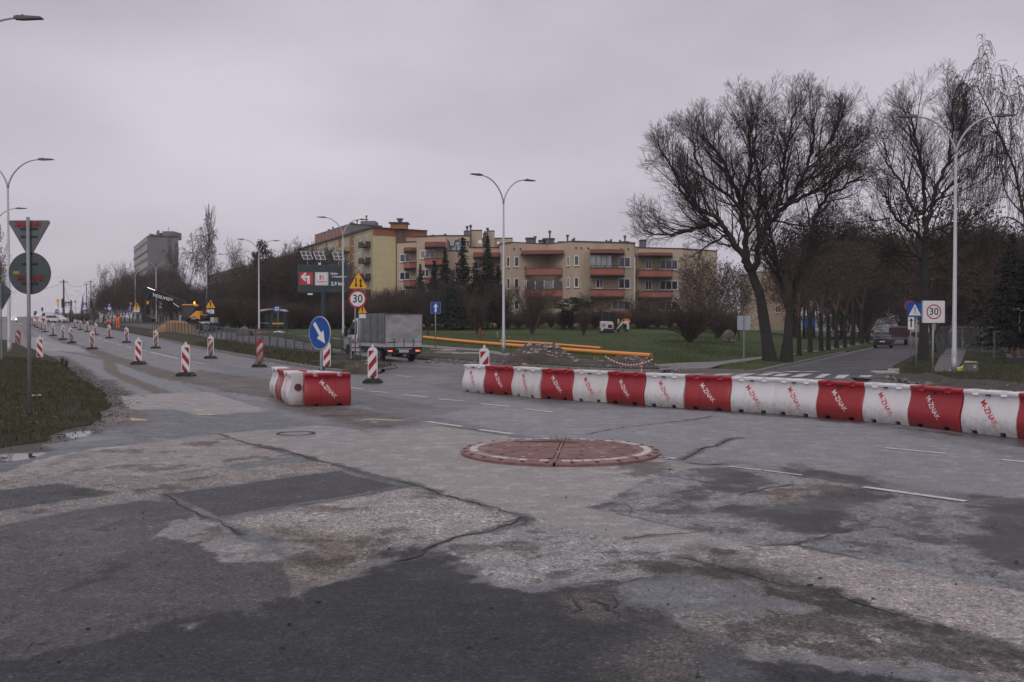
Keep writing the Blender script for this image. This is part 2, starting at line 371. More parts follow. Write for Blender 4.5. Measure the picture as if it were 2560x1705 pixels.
# dark wet stains right
for q in ([(660,350),(760,370),(1000,420),(1200,470),(1100,490),(900,450),(700,430),(600,400)], [(420,600),(650,560),(900,500),(1100,480),(1200,500),(1050,580),(1080,640),(900,730),(520,735),(430,680),(400,620)],
          [(110,390),(260,375),(420,420),(520,465),(400,475),(180,455)], [(0,540),(180,500),(320,490),(220,550),(60,575)], [(1600,540),(1913,560),(2400,640),(2400,1000),(1913,930),(1750,880),(1560,820),(1800,740),(1650,680),(1640,600)],
          [(100,620),(300,570),(420,600),(380,640),(160,630)]):
    paint([('C', q)], (.066,.064,.066), .10, .55, wt=.5, st=.6, gr=.6, seed=len(q))
paint([('C', [(1150,690),(1600,680),(1560,790),(1250,790),(1030,720)])], (.12,.118,.12), .3, .6, amt=.7, st=.58)
# left brown-grey field and slabs
paint([('A', [(-900,960),(0,785),(720,658),(880,670),(1000,745),(1180,860),(1400,930),(1450,1150),(1170,1212),(750,1322),(0,1468),(-900,1620)])], (.074,.067,.069), .012, .03, gr=.6, st=.32)
paint([('A', [(150,740),(600,760),(750,900),(500,960),(200,860),(0,900)])], (.10,.10,.112), .5, .8, amt=.7, wt=.35)
paint([('A', [(985,735),(1100,770),(1300,830),(1395,870),(1385,935),(1280,965),(1080,920),(960,885),(780,868),(900,820),(870,770)])], (.215,.200,.197), .02, .85, gr=.4, st=.52, seed=8)
paint([('A', [(1090,755),(1240,790),(1390,850),(1395,935),(1300,880),(1180,840)])], (.135,.14,.145), .02, .08)
paint([('A', [(830,625),(1700,503),(2045,590),(1640,665),(1088,752)])], (.15,.145,.15), .012, .02)
paint([('A', [(848,628),(1690,512),(2005,590),(1630,655),(1090,742)])], (.060,.058,.062), .010, .02, gr=.7, st=.15, h=-.003)
paint([('A', [(-700,720),(0,605),(290,570),(610,620),(0,722),(-700,850)])], (.15,.145,.145), .012, .02)
paint([('A', [(-700,735),(0,612),(285,578),(580,622),(0,712),(-700,835)])], (.066,.063,.067), .012, .02, gr=.7, h=-.003)
# fresh black strip along the bottom
paint([('A', [(-900,1640),(0,1468),(600,1362),(750,1322),(1050,1262),(1170,1212),(1450,1150),(1600,1085),(1860,1010),(1950,890),(2090,880)]), ('B', [(330,880),(420,1000),(560,1060),(700,1075),(900,1030),(1200,1010),(1260,1060),(1450,1200)]), ('C', [(-60,1180),(60,1330),(300,1400),(700,1440),(900,1500),(1300,1560),(2500,1600),(2500,3600),(-3000,3600),(-6500,2700)])], (.030,.030,.033), .05, .35, gr=.85, st=.15, wt=.1)
paint([('B', [(880,1090),(1000,1050),(1220,1020),(1240,1100),(1200,1230),(1000,1230),(880,1150)])], (.075,.064,.058), .08, .25, gr=1)
paint([('B', [(1200,1080),(1350,1050),(1680,1050),(1640,1110),(1400,1130),(1230,1120)])], (.15,.155,.17), .08, .2, gr=.5)
paint([('C', [(-260,1130),(0,1160),(300,1180),(900,1220),(1500,1330),(2400,1480),(2400,1640),(1400,1550),(800,1470),(400,1410),(100,1310),(-100,1200)])], (.165,.150,.142), .15, .7, gr=1, st=.58, seed=5)
paint([('C', [(500,1050),(720,1065),(960,1110),(1200,1195),(1913,1375),(2400,1550),(2400,1600),(1913,1480),(1500,1380),(1000,1220),(700,1140),(530,1100)])], (.085,.078,.076), .06, .3, gr=.8, st=.62)
paint([('B', [(1380,930),(1779,900)]), ('C', [(150,830),(400,900),(700,1050),(400,1010),(60,960),(-200,960)])], (.098,.086,.080), .2, .5, gr=.8, st=.6)
paint([('B', [(1300,1380),(1600,1300),(1779,1340),(1779,1600),(1400,1600)])], (.10,.088,.083), .3, .8, gr=1, amt=.8)
paint([('C', [(130,1420),(300,1400),(420,1500),(380,1700),(100,1700),(60,1500)])], (.042,.044,.052), .06, .2, wt=.7)
CR = [([('A',[(1090,330),(1250,382),(1500,438),(1700,490),(1900,545),(2080,585),(2197,625)]),('B',[(200,520),(420,575),(690,645)])],.032), ([('A',[(1260,380),(1420,410),(1600,468)])],.05),
      ([('B',[(690,648),(620,690),(480,735),(370,750),(200,805),(110,850)])],.045), ([('B',[(210,800),(120,860),(50,890),(-60,905)])],.05), ([('B',[(300,820),(220,860),(130,880)])],.03), ([('B',[(680,660),(705,690),(640,705),(560,700)])],.02),
      ([('B',[(0,430),(60,440),(40,460),(150,490),(280,520)])],.014), ([('B',[(1040,600),(1100,590),(1300,555),(1779,480)])],.014), ([('B',[(1040,602),(1290,650),(1640,735),(1779,770)])],.014),
      ([('B',[(1240,775),(1400,755),(1550,745),(1665,735)])],.022), ([('B',[(1220,560),(1290,600),(1285,645)])],.014), ([('B',[(1260,562),(1200,590),(1210,600)])],.012),
      ([('B',[(1050,188),(1250,150),(1450,130),(1640,108),(1740,90)])],.035), ([('C',[(0,335),(80,300),(120,270),(200,255),(290,215),(370,212)])],.06), ([('C',[(0,345),(150,360),(260,355)])],.05), ([('C',[(320,530),(500,490),(640,470)])],.03),
      ([('B',[(200,143),(400,162),(560,195),(680,212)])],.03), ([('B',[(1430,412),(1600,440),(1779,468)])],.016), ([('C',[(430,812),(640,808),(760,835),(1020,892)])],.03), ([('C',[(470,838),(650,802),(860,745),(1050,690)])],.016),
      ([('C',[(700,1065),(830,1060),(900,1105),(1060,1150),(1200,1195)])],.045), ([('C',[(0,875),(200,925),(400,985),(560,1030),(700,1062)])],.025), ([('C',[(1200,1195),(1500,1275),(1913,1380)])],.014),
      ([('A',[(820,625),(900,680),(1010,740),(1090,765),(1190,830),(1215,835)])],.03), ([('A',[(1215,835),(1160,805),(1120,790)])],.02), ([('A',[(1215,835),(1190,850)])],.02),
      ([('A',[(1090,752),(1400,700),(1640,665),(2050,590)])],.016), ([('A',[(830,622),(1200,565),(1700,503),(2045,588)])],.012), ([('A',[(110,1410),(170,1370),(230,1375),(300,1370)])],.03), ([('A',[(60,515),(200,535),(500,545),(760,540),(1060,500),(1230,480),(1500,440)])],.014),
      ([('A',[(1080,328),(1240,312),(1340,308),(1500,352),(1830,325)])],.010), ([('A',[(620,148),(700,135),(735,150)])],.02), ([('A',[(545,130),(600,128)])],.03), ([('A',[(700,360),(1080,325),(1110,333)])],.012),
      ([('A',[(650,205),(870,208),(930,232),(1350,213)])],.012), ([('A',[(1040,260),(1150,318)])],.01), ([('B',[(910,1100),(960,1110),(1010,1160),(950,1190)])],.03), ([('B',[(1070,1110),(1130,1140),(1160,1170),(1200,1190),(1210,1230)])],.04),
      ([('B',[(1190,1080),(1200,1130),(1180,1170)])],.04), ([('B',[(940,1030),(1080,1020),(1150,1010),(1230,1020),(1330,1000),(1450,985)])],.022), ([('C',[(80,1500),(110,1540),(180,1560)])],.04), ([('C',[(0,440),(230,470)])],.016), ([('A',[(1020,400),(1110,385),(1270,383)])],.02),
      ([('A',[(1800,310),(1845,325),(1800,332)])],.015), ([('A',[(1870,1065),(2050,1000),(2197,985)])],.014), ([('A',[(0,600),(300,560),(640,605),(800,625)])],.012)]
for sp, w_ in CR:
    if w_ > .015:
        band([tuple(GZ(f, x, y).xy) for f, P_ in sp for x, y in P_], w_*2.6, (.075,.07,.07), soft=.03, rough=.18, amt=.75)
# kerbside, gutters, puddles
PUD = [[('A', [(-60,440),(60,425),(200,424),(170,445),(60,468),(-60,470)])], [('A', [(325,325),(390,316),(452,315),(430,338),(360,352),(335,345)])], 
       [('A', [(1760,262),(1860,252),(2060,262),(1900,275)])], [('F', [(1150,1245),(1205,1243),(1215,1256),(1160,1258)])], [('F', [(1215,1258),(1370,1254),(1330,1270),(1220,1270)])],
       [('M', [(0,1150),(200,1140),(330,1165),(180,1190),(0,1180)])], [('O', [(1900,170),(2120,185),(2060,215),(1980,210)])], [('F', [(1590,1246),(1700,1244),(1700,1256),(1600,1256)])]]
for q in PUD: paint(q, (.04,.042,.045), .05, .1, wt=1.6, gr=0, h=-.006)
for f, y0 in (('F', 1235),):
    paint([('A', [(1120,120),(1200,128),(1350,152),(1370,175),(1250,165),(1150,150)])], (.05,.05,.055), .05, .35, wt=.9, st=.55)
    paint([(f, [(830,1190),(1700,1195),(1900,1260),(1500,1300),(900,1290)])], (.085,.083,.088), .3, 1.0, wt=.8, amt=.8)
Z = gv(X, Y) + hz + .004 * (fbm(X*3, Y*3, 50) - .5) * (Y < 40)
nr, ncl = YY.shape
idx = np.arange(nr * ncl).reshape(nr, ncl)
faces = np.stack([idx[:-1,:-1], idx[:-1,1:], idx[1:,1:], idx[1:,:-1]], -1).reshape(-1, 4)
me = bpy.data.meshes.new('road')
me.vertices.add(len(X)); me.vertices.foreach_set('co', np.stack([X, Y, Z], -1).ravel().astype(np.float32))
me.loops.add(faces.size); me.loops.foreach_set('vertex_index', faces.ravel().astype(np.int32))
me.polygons.add(len(faces)); me.polygons.foreach_set('loop_start', np.arange(0, faces.size, 4, dtype=np.int32))
me.polygons.foreach_set('use_smooth', np.ones(len(faces), bool)); me.update(calc_edges=True)
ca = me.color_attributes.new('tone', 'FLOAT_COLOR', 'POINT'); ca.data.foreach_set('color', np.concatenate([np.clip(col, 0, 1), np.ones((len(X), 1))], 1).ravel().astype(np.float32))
for nm, ar in (('stain', stain), ('wet', wet), ('grit', grit)):
    a = me.attributes.new(nm, 'FLOAT', 'POINT'); a.data.foreach_set('value', ar.astype(np.float32))
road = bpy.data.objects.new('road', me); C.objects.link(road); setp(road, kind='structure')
def asphalt():
    m = bpy.data.materials.new('patched_asphalt'); m.use_nodes = True; t = m.node_tree; p = t.nodes['Principled BSDF']; L = t.links.new
    tc = nn(t, 'ShaderNodeTexCoord'); P = tc.outputs['Object']
    def attr(n): a = nn(t, 'ShaderNodeAttribute', attribute_name=n); return a
    def noise(s, d=4, r=.6, vec=P, scl=None):
        if scl is not None:
            q = nn(t, 'ShaderNodeMapping'); q.inputs['Scale'].default_value = scl; L(P, q.inputs[0]); vec = q.outputs[0]
        n = nn(t, 'ShaderNodeTexNoise'); n.inputs['Scale'].default_value = s; n.inputs['Detail'].default_value = d; n.inputs['Roughness'].default_value = r; L(vec, n.inputs['Vector']); return n.outputs[0]
    def math_(op, a, b, clamp=False):
        n = nn(t, 'ShaderNodeMath', operation=op, use_clamp=clamp)
        for i, q in enumerate((a, b)):
            if isinstance(q, (int, float)): n.inputs[i].default_value = q
            else: L(q, n.inputs[i])
        return n.outputs[0]
    def rng(a, f0, f1, t0=0, t1=1):
        n = nn(t, 'ShaderNodeMapRange'); L(a, n.inputs[0]) if not isinstance(a, float) else None
        for i, q in zip((1, 2, 3, 4), (f0, f1, t0, t1)): n.inputs[i].default_value = q
        return n.outputs[0]
    tone, st, wt, gr = attr('tone').outputs['Color'], attr('stain').outputs['Fac'], attr('wet').outputs['Fac'], attr('grit').outputs['Fac']
    vo = nn(t, 'ShaderNodeTexVoronoi'); vo.inputs['Scale'].default_value = 48; L(P, vo.inputs['Vector'])
    sepc = nn(t, 'ShaderNodeSeparateColor'); L(vo.outputs['Color'], sepc.inputs[0])
    stone = rng(sepc.outputs[0], 0, 1, .62, 1.46)          # aggregate, grain by grain
    light = rng(sepc.outputs[1], .925, .96, 0, 1.1)         # a few pale chips
    fine = rng(noise(30, 6, .8), .3, .7, .72, 1.28)
    blot = rng(noise(2.3, 6, .62), .3, .7, .88, 1.12)
    k = math_('MULTIPLY', fine, blot)
    sm = nn(t, 'ShaderNodeMix', data_type='FLOAT'); L(gr, sm.inputs[0]); sm.inputs[2].default_value = 1.0; L(stone, sm.inputs[3])
    k = math_('MULTIPLY', k, sm.outputs[0])
    vf = nn(t, 'ShaderNodeTexVoronoi'); vf.inputs['Scale'].default_value = 125; L(P, vf.inputs['Vector']); sf = nn(t, 'ShaderNodeSeparateColor'); L(vf.outputs['Color'], sf.inputs[0])
    fg = math_('ADD', math_('MULTIPLY', rng(sf.outputs[0], 0, 1, -.26, .26), gr), 1.0); k = math_('MULTIPLY', k, fg)
    chips = math_('MULTIPLY', rng(sf.outputs[1], .95, .965, 0, 1.5), gr); k = math_('ADD', k, math_('ADD', math_('MULTIPLY', light, gr), chips))
    v = nn(t, 'ShaderNodeVectorMath', operation='SCALE'); L(tone, v.inputs[0]); L(k, v.inputs['Scale'])
    pit = rng(noise(11, 8, .74, scl=(1, .75, 1)), .555, .605)       # missing chips and dirt specks, cut crisp
    stn = math_('ADD', math_('MULTIPLY', math_('SUBTRACT', noise(1.4, 12, .70, scl=(1, .8, 1)), .5), 2.2), st)
    stm = rng(stn, .50, .62)
    spots = math_('MULTIPLY', math_('MULTIPLY', pit, .95), rng(st, .08, .34))
    mk = math_('MAXIMUM', stm, spots, True)
    wornm = math_('MULTIPLY', rng(noise(3.3, 13, .78), .53, .57), .30); v2 = nn(t, 'ShaderNodeVectorMath', operation='SCALE'); L(v.outputs[0], v2.inputs[0]); L(math_('ADD', wornm, .90), v2.inputs['Scale']); v = v2
    dk = nn(t, 'ShaderNodeVectorMath', operation='MULTIPLY'); L(v.outputs[0], dk.inputs[0]); dk.inputs[1].default_value = (.44, .41, .40)
    mi = nn(t, 'ShaderNodeMixRGB'); L(mk, mi.inputs[0]); L(v.outputs[0], mi.inputs[1]); L(dk.outputs[0], mi.inputs[2])
    L(mi.outputs[0], p.inputs['Base Color'])
    wn = math_('ADD', wt, math_('MULTIPLY', math_('SUBTRACT', noise(.9, 6, .6), .5), .9))
    ro = rng(wn, .1, 1.25, .78, .05); L(math_('SUBTRACT', ro, math_('MULTIPLY', mk, .08)), p.inputs['Roughness'])
    p.inputs['Specular IOR Level'].default_value = .33
    hgt = math_('ADD', math_('MULTIPLY', math_('MULTIPLY', stone, gr), .5), math_('MULTIPLY', noise(55, 4, .7), .8))
    b = nn(t, 'ShaderNodeBump'); b.inputs['Distance'].default_value = .006; L(rng(wn, .5, 1.2, .55, .0), b.inputs['Strength']); L(hgt, b.inputs['Height']); L(b.outputs[0], p.inputs['Normal'])
    return m
me.materials.append(asphalt())
# ---- wide ground below everything, out to the horizon
gx = np.concatenate([-np.geomspace(2600, 60, 26), np.linspace(-55, 55, 23), np.geomspace(60, 2600, 26)])
gy = np.concatenate([[-400, -150, -60, -20], np.linspace(0, 300, 61)[0:], np.geomspace(320, 2900, 24)])
GX, GY = np.meshgrid(gx, gy, indexing='ij'); GZ_ = gv(GX, np.maximum(GY, 0)) - .22
b = MB(); b.v = [tuple(q) for q in np.stack([GX, GY, GZ_], -1).reshape(-1, 3)]
n2 = GX.shape[1]
b.f = [(i*n2+j, (i+1)*n2+j, (i+1)*n2+j+1, i*n2+j+1) for i in range(GX.shape[0]-1) for j in range(n2-1)]; b.m = [0]*len(b.f)
mSoil = M('dark_soil', (.055,.045,.038), .9, .35, 1.2, bump=.6, bscale=14)
b.build('ground', M('rough_ground', (.05,.052,.036), .95, .4, .15, bump=.3), smooth=180).__setitem__('kind', 'structure')
def grassmat(key, c1, c2, c3, sc_=.5):
    m = bpy.data.materials.new(key); m.use_nodes = True; t = m.node_tree; p = t.nodes['Principled BSDF']; L = t.links.new
    tc = nn(t, 'ShaderNodeTexCoord'); p.inputs['Roughness'].default_value = .9; p.inputs['Specular IOR Level'].default_value = .2
    n1 = nn(t, 'ShaderNodeTexNoise'); n1.inputs['Scale'].default_value = sc_; n1.inputs['Detail'].default_value = 9; n1.inputs['Roughness'].default_value = .68; L(tc.outputs['Object'], n1.inputs['Vector'])
    n2_ = nn(t, 'ShaderNodeTexNoise'); n2_.inputs['Scale'].default_value = 18; n2_.inputs['Detail'].default_value = 5; n2_.inputs['Roughness'].default_value = .8; L(tc.outputs['Object'], n2_.inputs['Vector'])
    r = nn(t, 'ShaderNodeValToRGB'); e = r.color_ramp.elements; e[0].position = .36; e[0].color = (*c1, 1); e[1].position = .64; e[1].color = (*c3, 1); q = e.new(.5); q.color = (*c2, 1); L(n1.outputs[0], r.inputs[0])
    mr = nn(t, 'ShaderNodeMapRange'); mr.inputs[1].default_value = .3; mr.inputs[2].default_value = .7; mr.inputs[3].default_value = .55; mr.inputs[4].default_value = 1.45; L(n2_.outputs[0], mr.inputs[0])
    v = nn(t, 'ShaderNodeVectorMath', operation='SCALE'); L(r.outputs[0], v.inputs[0]); L(mr.outputs[0], v.inputs['Scale']); L(v.outputs[0], p.inputs['Base Color'])
    bb = nn(t, 'ShaderNodeBump'); bb.inputs['Strength'].default_value = .8; bb.inputs['Distance'].default_value = .05; L(n2_.outputs[0], bb.inputs['Height']); L(bb.outputs[0], p.inputs['Normal'])
    MC[key] = m; return m
mLawn = grassmat('lawn_grass', (.038,.050,.018), (.052,.072,.023), (.068,.080,.032), .22)
mVerge = grassmat('muddy_grass', (.040,.031,.023), (.042,.042,.020), (.055,.050,.028), .7)
mPath = M('paved_path', (.17,.15,.145), .7, .2, 1.5, bump=.2, dirt=(.09,.08,.07), damt=.3)
mKerb = M('kerb_concrete', (.20,.19,.18), .8, .25, 2.5, bump=.3, dirt=(.06,.055,.05), damt=.35)
def sheet(name, poly, dz, mat, res=3.0, hfun=None, skirt=.3, rough=0.0, seed=1, kind='structure'):
    bm = bmesh.new(); vs = [bm.verts.new((p[0], p[1], 0)) for p in poly]; f = bm.faces.new(vs)
    if f.normal.z < 0 or f.calc_area() == 0: bmesh.ops.reverse_faces(bm, faces=[f])
    bm.normal_update()
    for fc in bm.faces:
        if fc.normal.z < 0: bmesh.ops.reverse_faces(bm, faces=[fc])
    bmesh.ops.triangulate(bm, faces=bm.faces[:])
    xs = [p[0] for p in poly]; ys = [p[1] for p in poly]
    for ax, lo, hi in ((0, min(xs), max(xs)), (1, min(ys), max(ys))):
        k = math.ceil(lo / res) * res
        while k < hi:
            co = (k, 0, 0) if ax == 0 else (0, k, 0); no_ = (1, 0, 0) if ax == 0 else (0, 1, 0)
            bmesh.ops.bisect_plane(bm, geom=bm.verts[:] + bm.edges[:] + bm.faces[:], plane_co=co, plane_no=no_)
            k += res if ax == 0 or k < 150 else res * 2
    bmesh.ops.remove_doubles(bm, verts=bm.verts[:], dist=1e-4)
    vx = np.array([v.co.x for v in bm.verts]); vy = np.array([v.co.y for v in bm.verts])
    d = -sdf(poly, vx, vy); h = gv(vx, vy) + dz
    if hfun is not None: h = h + hfun(vx, vy, d)
    if rough: h = h + rough * (fbm(vx * .9, vy * .9, seed, 5) - .35) * np.clip(d / .4, 0, 1)
    for v, z in zip(bm.verts, h): v.co.z = z
    be = [e for e in bm.edges if e.is_boundary]
    r = bmesh.ops.extrude_edge_only(bm, edges=be)
    for v in [q for q in r['geom'] if isinstance(q, bmesh.types.BMVert)]: v.co.z -= skirt
    bmesh.ops.recalc_face_normals(bm, faces=bm.faces[:])
    me = bpy.data.meshes.new(name); bm.to_mesh(me); bm.free(); me.materials.append(mat)
    me.polygons.foreach_set('use_smooth', [True]*len(me.polygons))
    try: me.set_sharp_from_angle(angle=R(50))
    except Exception: pass
    o = link(name, me); setp(o, kind=kind); return o
def PG(pts): return [tuple(G(u, v).xy) for u, v in pts]
# far lawn with the flats: from the far kerb back
KERB_FAR = PG([(760,855),(900,882),(1040,898),(1190,911),(1400,923),(1560,930),(1700,932),(1895,932)])
STREET_L = PG([(1950,918),(2037,899),(2110,882),(2185,865),(2240,853)])
STREET_R = PG([(2330,853),(2323,866),(2298,884),(2233,919),(2222,944)])
lawn_poly = [sn(420, 21.5), sn(250, 21.3), sn(160, 21.2), sn(110, 21.2), sn(90, 21.2)] + KERB_FAR[0:] + STREET_L + [(120, 330), (120, 420), (0, 430), (-150, 430)]
sheet('lawn', lawn_poly, .10, mLawn, 5.0, skirt=.3)
# right-hand verge and lawn
right_poly = STREET_R[::1] + PG([(2262,960),(2400,984),(2560,1000)]) + [(18, 23.5), (40, 24), (90, 60), (160, 330)]
right_poly = [(128, 330)] + right_poly
mRight = grassmat('patchy_grass', (.030,.028,.017), (.036,.040,.018), (.050,.052,.024), .5)
sheet('verge', right_poly, .10, mRight, 2.2, skirt=.3, rough=.10, seed=12)
# left mound of grass with the priority sign
LM = [GZ('A', 0, 408), GZ('A', 200, 368), GZ('A', 350, 300), GZ('A', 460, 285), GZ('A', 545, 200), GZ('A', 500, 110), GZ('A', 400, 50), GZ('A', 340, 0)]
LM = [tuple(p.xy) for p in LM]
def ragged(P, amp, step, seed):
    rg = random.Random(seed); out = []
    for a, b_ in zip(P[:-1], P[1:]):
        a, b_ = Vector(a), Vector(b_); n = max(1, int((b_-a).length/step)); d = (b_-a).normalized() if (b_-a).length else Vector((1,0)); nn_ = Vector((-d.y, d.x))
        for k in range(n): out.append(tuple(a.lerp(b_, k/n) + nn_*rg.uniform(-amp, amp)))
    return out + [tuple(P[-1])]
LM = ragged(LM, .10, .35, 2)
left_poly = [(-30, 8), (-13, 11.5)] + LM + PG([(140,897),(100,880),(60,862),(20,850)]) + [(-60, 60)]
def mound(x, y, d): return .31 * sst(0, 2.8, d) + .04 * sst(0, .15, d)
verge_l = sheet('verge', left_poly, .008, mVerge, .3, hfun=mound, skirt=.1, rough=.10, seed=3)
def hl(x, y):
    d = -sdf(left_poly, np.array([x]), np.array([y]))[0]
    return g(x, y) + .02 + (float(mound(0, 0, d)) if d > 0 else 0)
# beyond it the pavement, kerbs and verge on the left of the main road
sheet('pavement', [sn(56, .9), sn(250, .9), sn(250, -3), sn(56, -3)], .08, mPath, 4)
sheet('verge', [sn(56, -3.05), sn(300, -3.05), sn(300, -60), sn(56, -60)], .12, mLawn, 6)
# median with the fence
med = PG([(936,932),(990,921),(940,905),(870,893)]) + [sn(63, 14.9), sn(80, 14.9), sn(110, 15.0), sn(170, 15.0), sn(250, 15.0), sn(250, 11.0), sn(160, 11.0), sn(110, 10.9), sn(72, 10.7)] + PG([(620,893),(700,908),(800,925),(880,934)])
sheet('median', med, .10, mVerge, 1.6, skirt=.3, rough=.16, seed=9)
# footpaths over the far lawn
path1 = PG([(560,818),(650,829),(760,841),(900,853),(1055,866),(1200,877),(1270,888),(1450,904),(1510,907),(1640,916),(1640,921),(1500,913),(1440,909),(1262,895),(1195,882),(1050,871),(900,858),(760,845),(650,833),(555,822)])
sheet('footpath', path1, .125, mPath, 2.5, skirt=.03)
path2 = [tuple(GZ('K', x, y).xy) for x, y in [(165,1482),(480,1466),(720,1436),(900,1405),(1000,1390),(1300,1345),(1300,1351),(1050,1399),(900,1419),(720,1447),(520,1478),(430,1503),(190,1512)]]
sheet('footpath', path2, .13, mPath, 2.0, skirt=.03)
path3 = [tuple(GZ('M', x, y).xy) for x, y in [(850,1215),(1170,1215),(1250,1080),(1330,860),(1385,730),(1395,655),(1310,655),(1210,740),(1150,850),(1060,860),(950,990)]]
sheet('footpath', path3, .135, M('damp_path', (.11,.10,.10), .6, .25, 1.2, dirt=(.06,.05,.045), damt=.3), 2.0, skirt=.03)
# kerbs, stone by stone
kst = MB(); kst.box(-.49, .49, -.07, .07, -.14, .0); kme = kst.mesh('kerb_stone', mKerb)
def kerb(pts, name='kerb', dz=.115, n_max=120):
    k = bpy.data.objects.new(name, None); C.objects.link(k); k['kind'] = 'structure'
    cnt = 0; P = [Vector((p[0], p[1])) for p in pts]; acc = 0.0
    for i in range(len(P) - 1):
        d = P[i+1] - P[i]; L = d.length; n = max(1, int(L))
        for j in range(n):
            if cnt >= n_max: return k
            a = P[i] + d * ((j + .5) / n); rr = math.atan2(d.y, d.x)
            o = link('stone', kme, k, (a.x, a.y, g(a.x, a.y) + dz + rnd.uniform(-.012, .012)), rr + rnd.uniform(-.02, .02))
            o.scale = (L / n, 1, 1); cnt += 1
    return k
kerb(KERB_FAR[1:] + STREET_L[:3], n_max=110)
kerb(PG([(990,921),(936,932),(880,934),(800,925),(700,908),(620,893)]) + [sn(72,10.7), sn(90,10.8)], n_max=80)
# soil band between the far kerb and the footpath
soil = PG([(1040,895),(1190,908),(1400,920),(1560,927),(1690,929),(1640,922),(1500,914),(1440,910),(1262,897),(1195,884),(1110,877),(1060,885)])
sheet('mud', soil, .13, M('churned_mud', (.043,.036,.030), .9, .45, 1.5, bump=.9, bscale=9, dirt=(.085,.075,.06), damt=.2), .6, rough=.35, seed=20)
soil2 = PG([(870,893),(940,905),(990,919),(930,929),(860,928),(800,918),(780,905)])
sheet('mud', soil2, .12, M('churned_mud'), .5, rough=.4, seed=23)
soil3 = PG([(2215,946),(2262,961),(2400,985),(2560,1001),(2620,1004),(2620,972),(2500,963),(2380,957),(2290,947)])
sheet('mud', soil3, .11, M('churned_mud'), .4, rough=.5, seed=29)
soil4 = [sn(88, 21.1), sn(150, 21.1), sn(150, 23.4), sn(88, 23.4)]
sheet('mud', soil4, .12, M('churned_mud'), 1.2, rough=.5, seed=31)
# painted markings, 4 mm above the asphalt
mLine = M('worn_white_paint', (.50,.48,.47), .55, .2, 9, dirt=(.2,.19,.19), damt=.35)
mLineY = M('worn_yellow_paint', (.42,.32,.16), .6, .25, 9, dirt=(.2,.18,.17), damt=.5)
def mark(name, quads, mat=mLine, dz=.007):
    b = MB()
    for q in quads: b.face([(p[0], p[1], g(p[0], p[1]) + dz) for p in q])
    o = b.build(name, mat); setp(o, kind='structure')
    return o
def dash(a, b_, w):
    a, b_ = Vector(a[:2]), Vector(b_[:2]); d = (b_ - a).normalized(); n = Vector((-d.y, d.x)) * w / 2
    k = max(1, int((b_-a).length / 3)); out = []
    for i in range(k):
        p, q = a.lerp(b_, i/k), a.lerp(b_, (i+1)/k); out.append([p - n, q - n, q + n, p + n])
    return out
D1 = [(873,969,908,973.5),(923.6,978,971.4,982),(1005,987,1067,993),(1096,998,1160,1003),(1201,1009.5,1273,1017),(1312,1023,1383,1031)]
for a in D1: mark('lane_marking', dash(G(a[0],a[1]), G(a[2],a[3]), .12))
for f, x0, y0, x1, y1, w_ in (('B',150,121,345,149,.12),('B',440,166,628,190,.12),('B',1450,318,1530,328,.12),('C',-150,310,-60,330,.1),('C',270,370,450,392,.06),('C',470,394,680,420,.06),('C',1020,485,1590,565,.11),('C',1140,267,1480,300,.10),('C',1790,334,1990,352,.11),
                 ('E',75,975,160,990,.12),('E',270,1020,350,1033,.12),('E',395,1045,775,1135,.14),('D',1440,978,1495,990,.12),('D',1520,1005,1590,1018,.12),('D',1600,1030,1680,1043,.12),('D',1715,1060,1790,1076,.12),
                 ('D',1460,910,1570,912,.5),('D',290,755,325,768,.2),('F',1230,1205,1395,1222,.12),('F',330,936,405,942,.12),('F',690,982,790,990,.12),('E',1540,853,1680,863,.12),('E',900,1165,1100,1200,.08),('E',-400,690,-340,700,.12)):
    mark('lane_marking', dash(GZ(f,x0,y0), GZ(f,x1,y1), w_))
mark('lane_marking', [[GZ('A',650,250),GZ('A',720,256),GZ('A',745,264),GZ('A',655,266)]], mLineY)
mark('lane_marking', [[GZ('A',988,229),GZ('A',1085,232),GZ('A',1060,238),GZ('A',990,237)]], mLineY)
for q in ([(330,142),(440,135),(500,135),(400,146)], [(545,150),(600,140),(770,135),(700,150)], [(730,157),(870,157),(985,135),(880,135)], [(985,152),(1085,152),(1175,132),(1080,132)],
          [(1140,160),(1250,160),(1330,135),(1210,135)], [(1310,167),(1420,167),(1545,135),(1420,135)], [(1550,178),(1620,178),(1725,138),(1630,138)], [(1750,180),(1840,182),(1905,145),(1790,148)], [(1990,165),(2090,170),(2130,150),(2010,152)]):
    mark('crossing_stripe', [[GZ('O', x, y) for x, y in q]])
for a in ((1100,122,1235,122),(1280,116,1410,113),(1460,115,1590,113)): mark('crossing_stripe', dash(GZ('O',a[0],a[1]), GZ('O',a[2],a[3]), .45))
# cracks: thin sunken seams
mCrack = M('crack_filling', (.022,.021,.022), .8, .4, 20)
def crack(spec, w=.02, jit=.03, seed=0):
    rg = random.Random(seed + 100); P = []
    for f, pts in spec:
        for x, y in pts: P.append(GZ(f, x, y).xy)
    pts = []
    for i in range(len(P)-1):
        L = (P[i+1]-P[i]).length; n = max(1, int(L / .12))
        for j in range(n): pts.append(P[i].lerp(P[i+1], j/n) + Vector((rg.uniform(-jit, jit), rg.uniform(-jit, jit))))
    pts.append(P[-1]); b = MB(); prev = None
    for i, p in enumerate(pts):
        d = (pts[min(i+1, len(pts)-1)] - pts[max(i-1, 0)]).normalized(); n = Vector((-d.y, d.x)) * w * rg.uniform(.35, 1.2) * (1 if 0 < i < len(pts)-1 else .2)
        z = g(p.x, p.y) + .0075; cur = ((p.x-n.x, p.y-n.y, z), (p.x+n.x, p.y+n.y, z))
        if prev: b.face([prev[0], cur[0], cur[1], prev[1]])
        prev = cur
    o = b.build('crack', mCrack); setp(o, kind='structure')
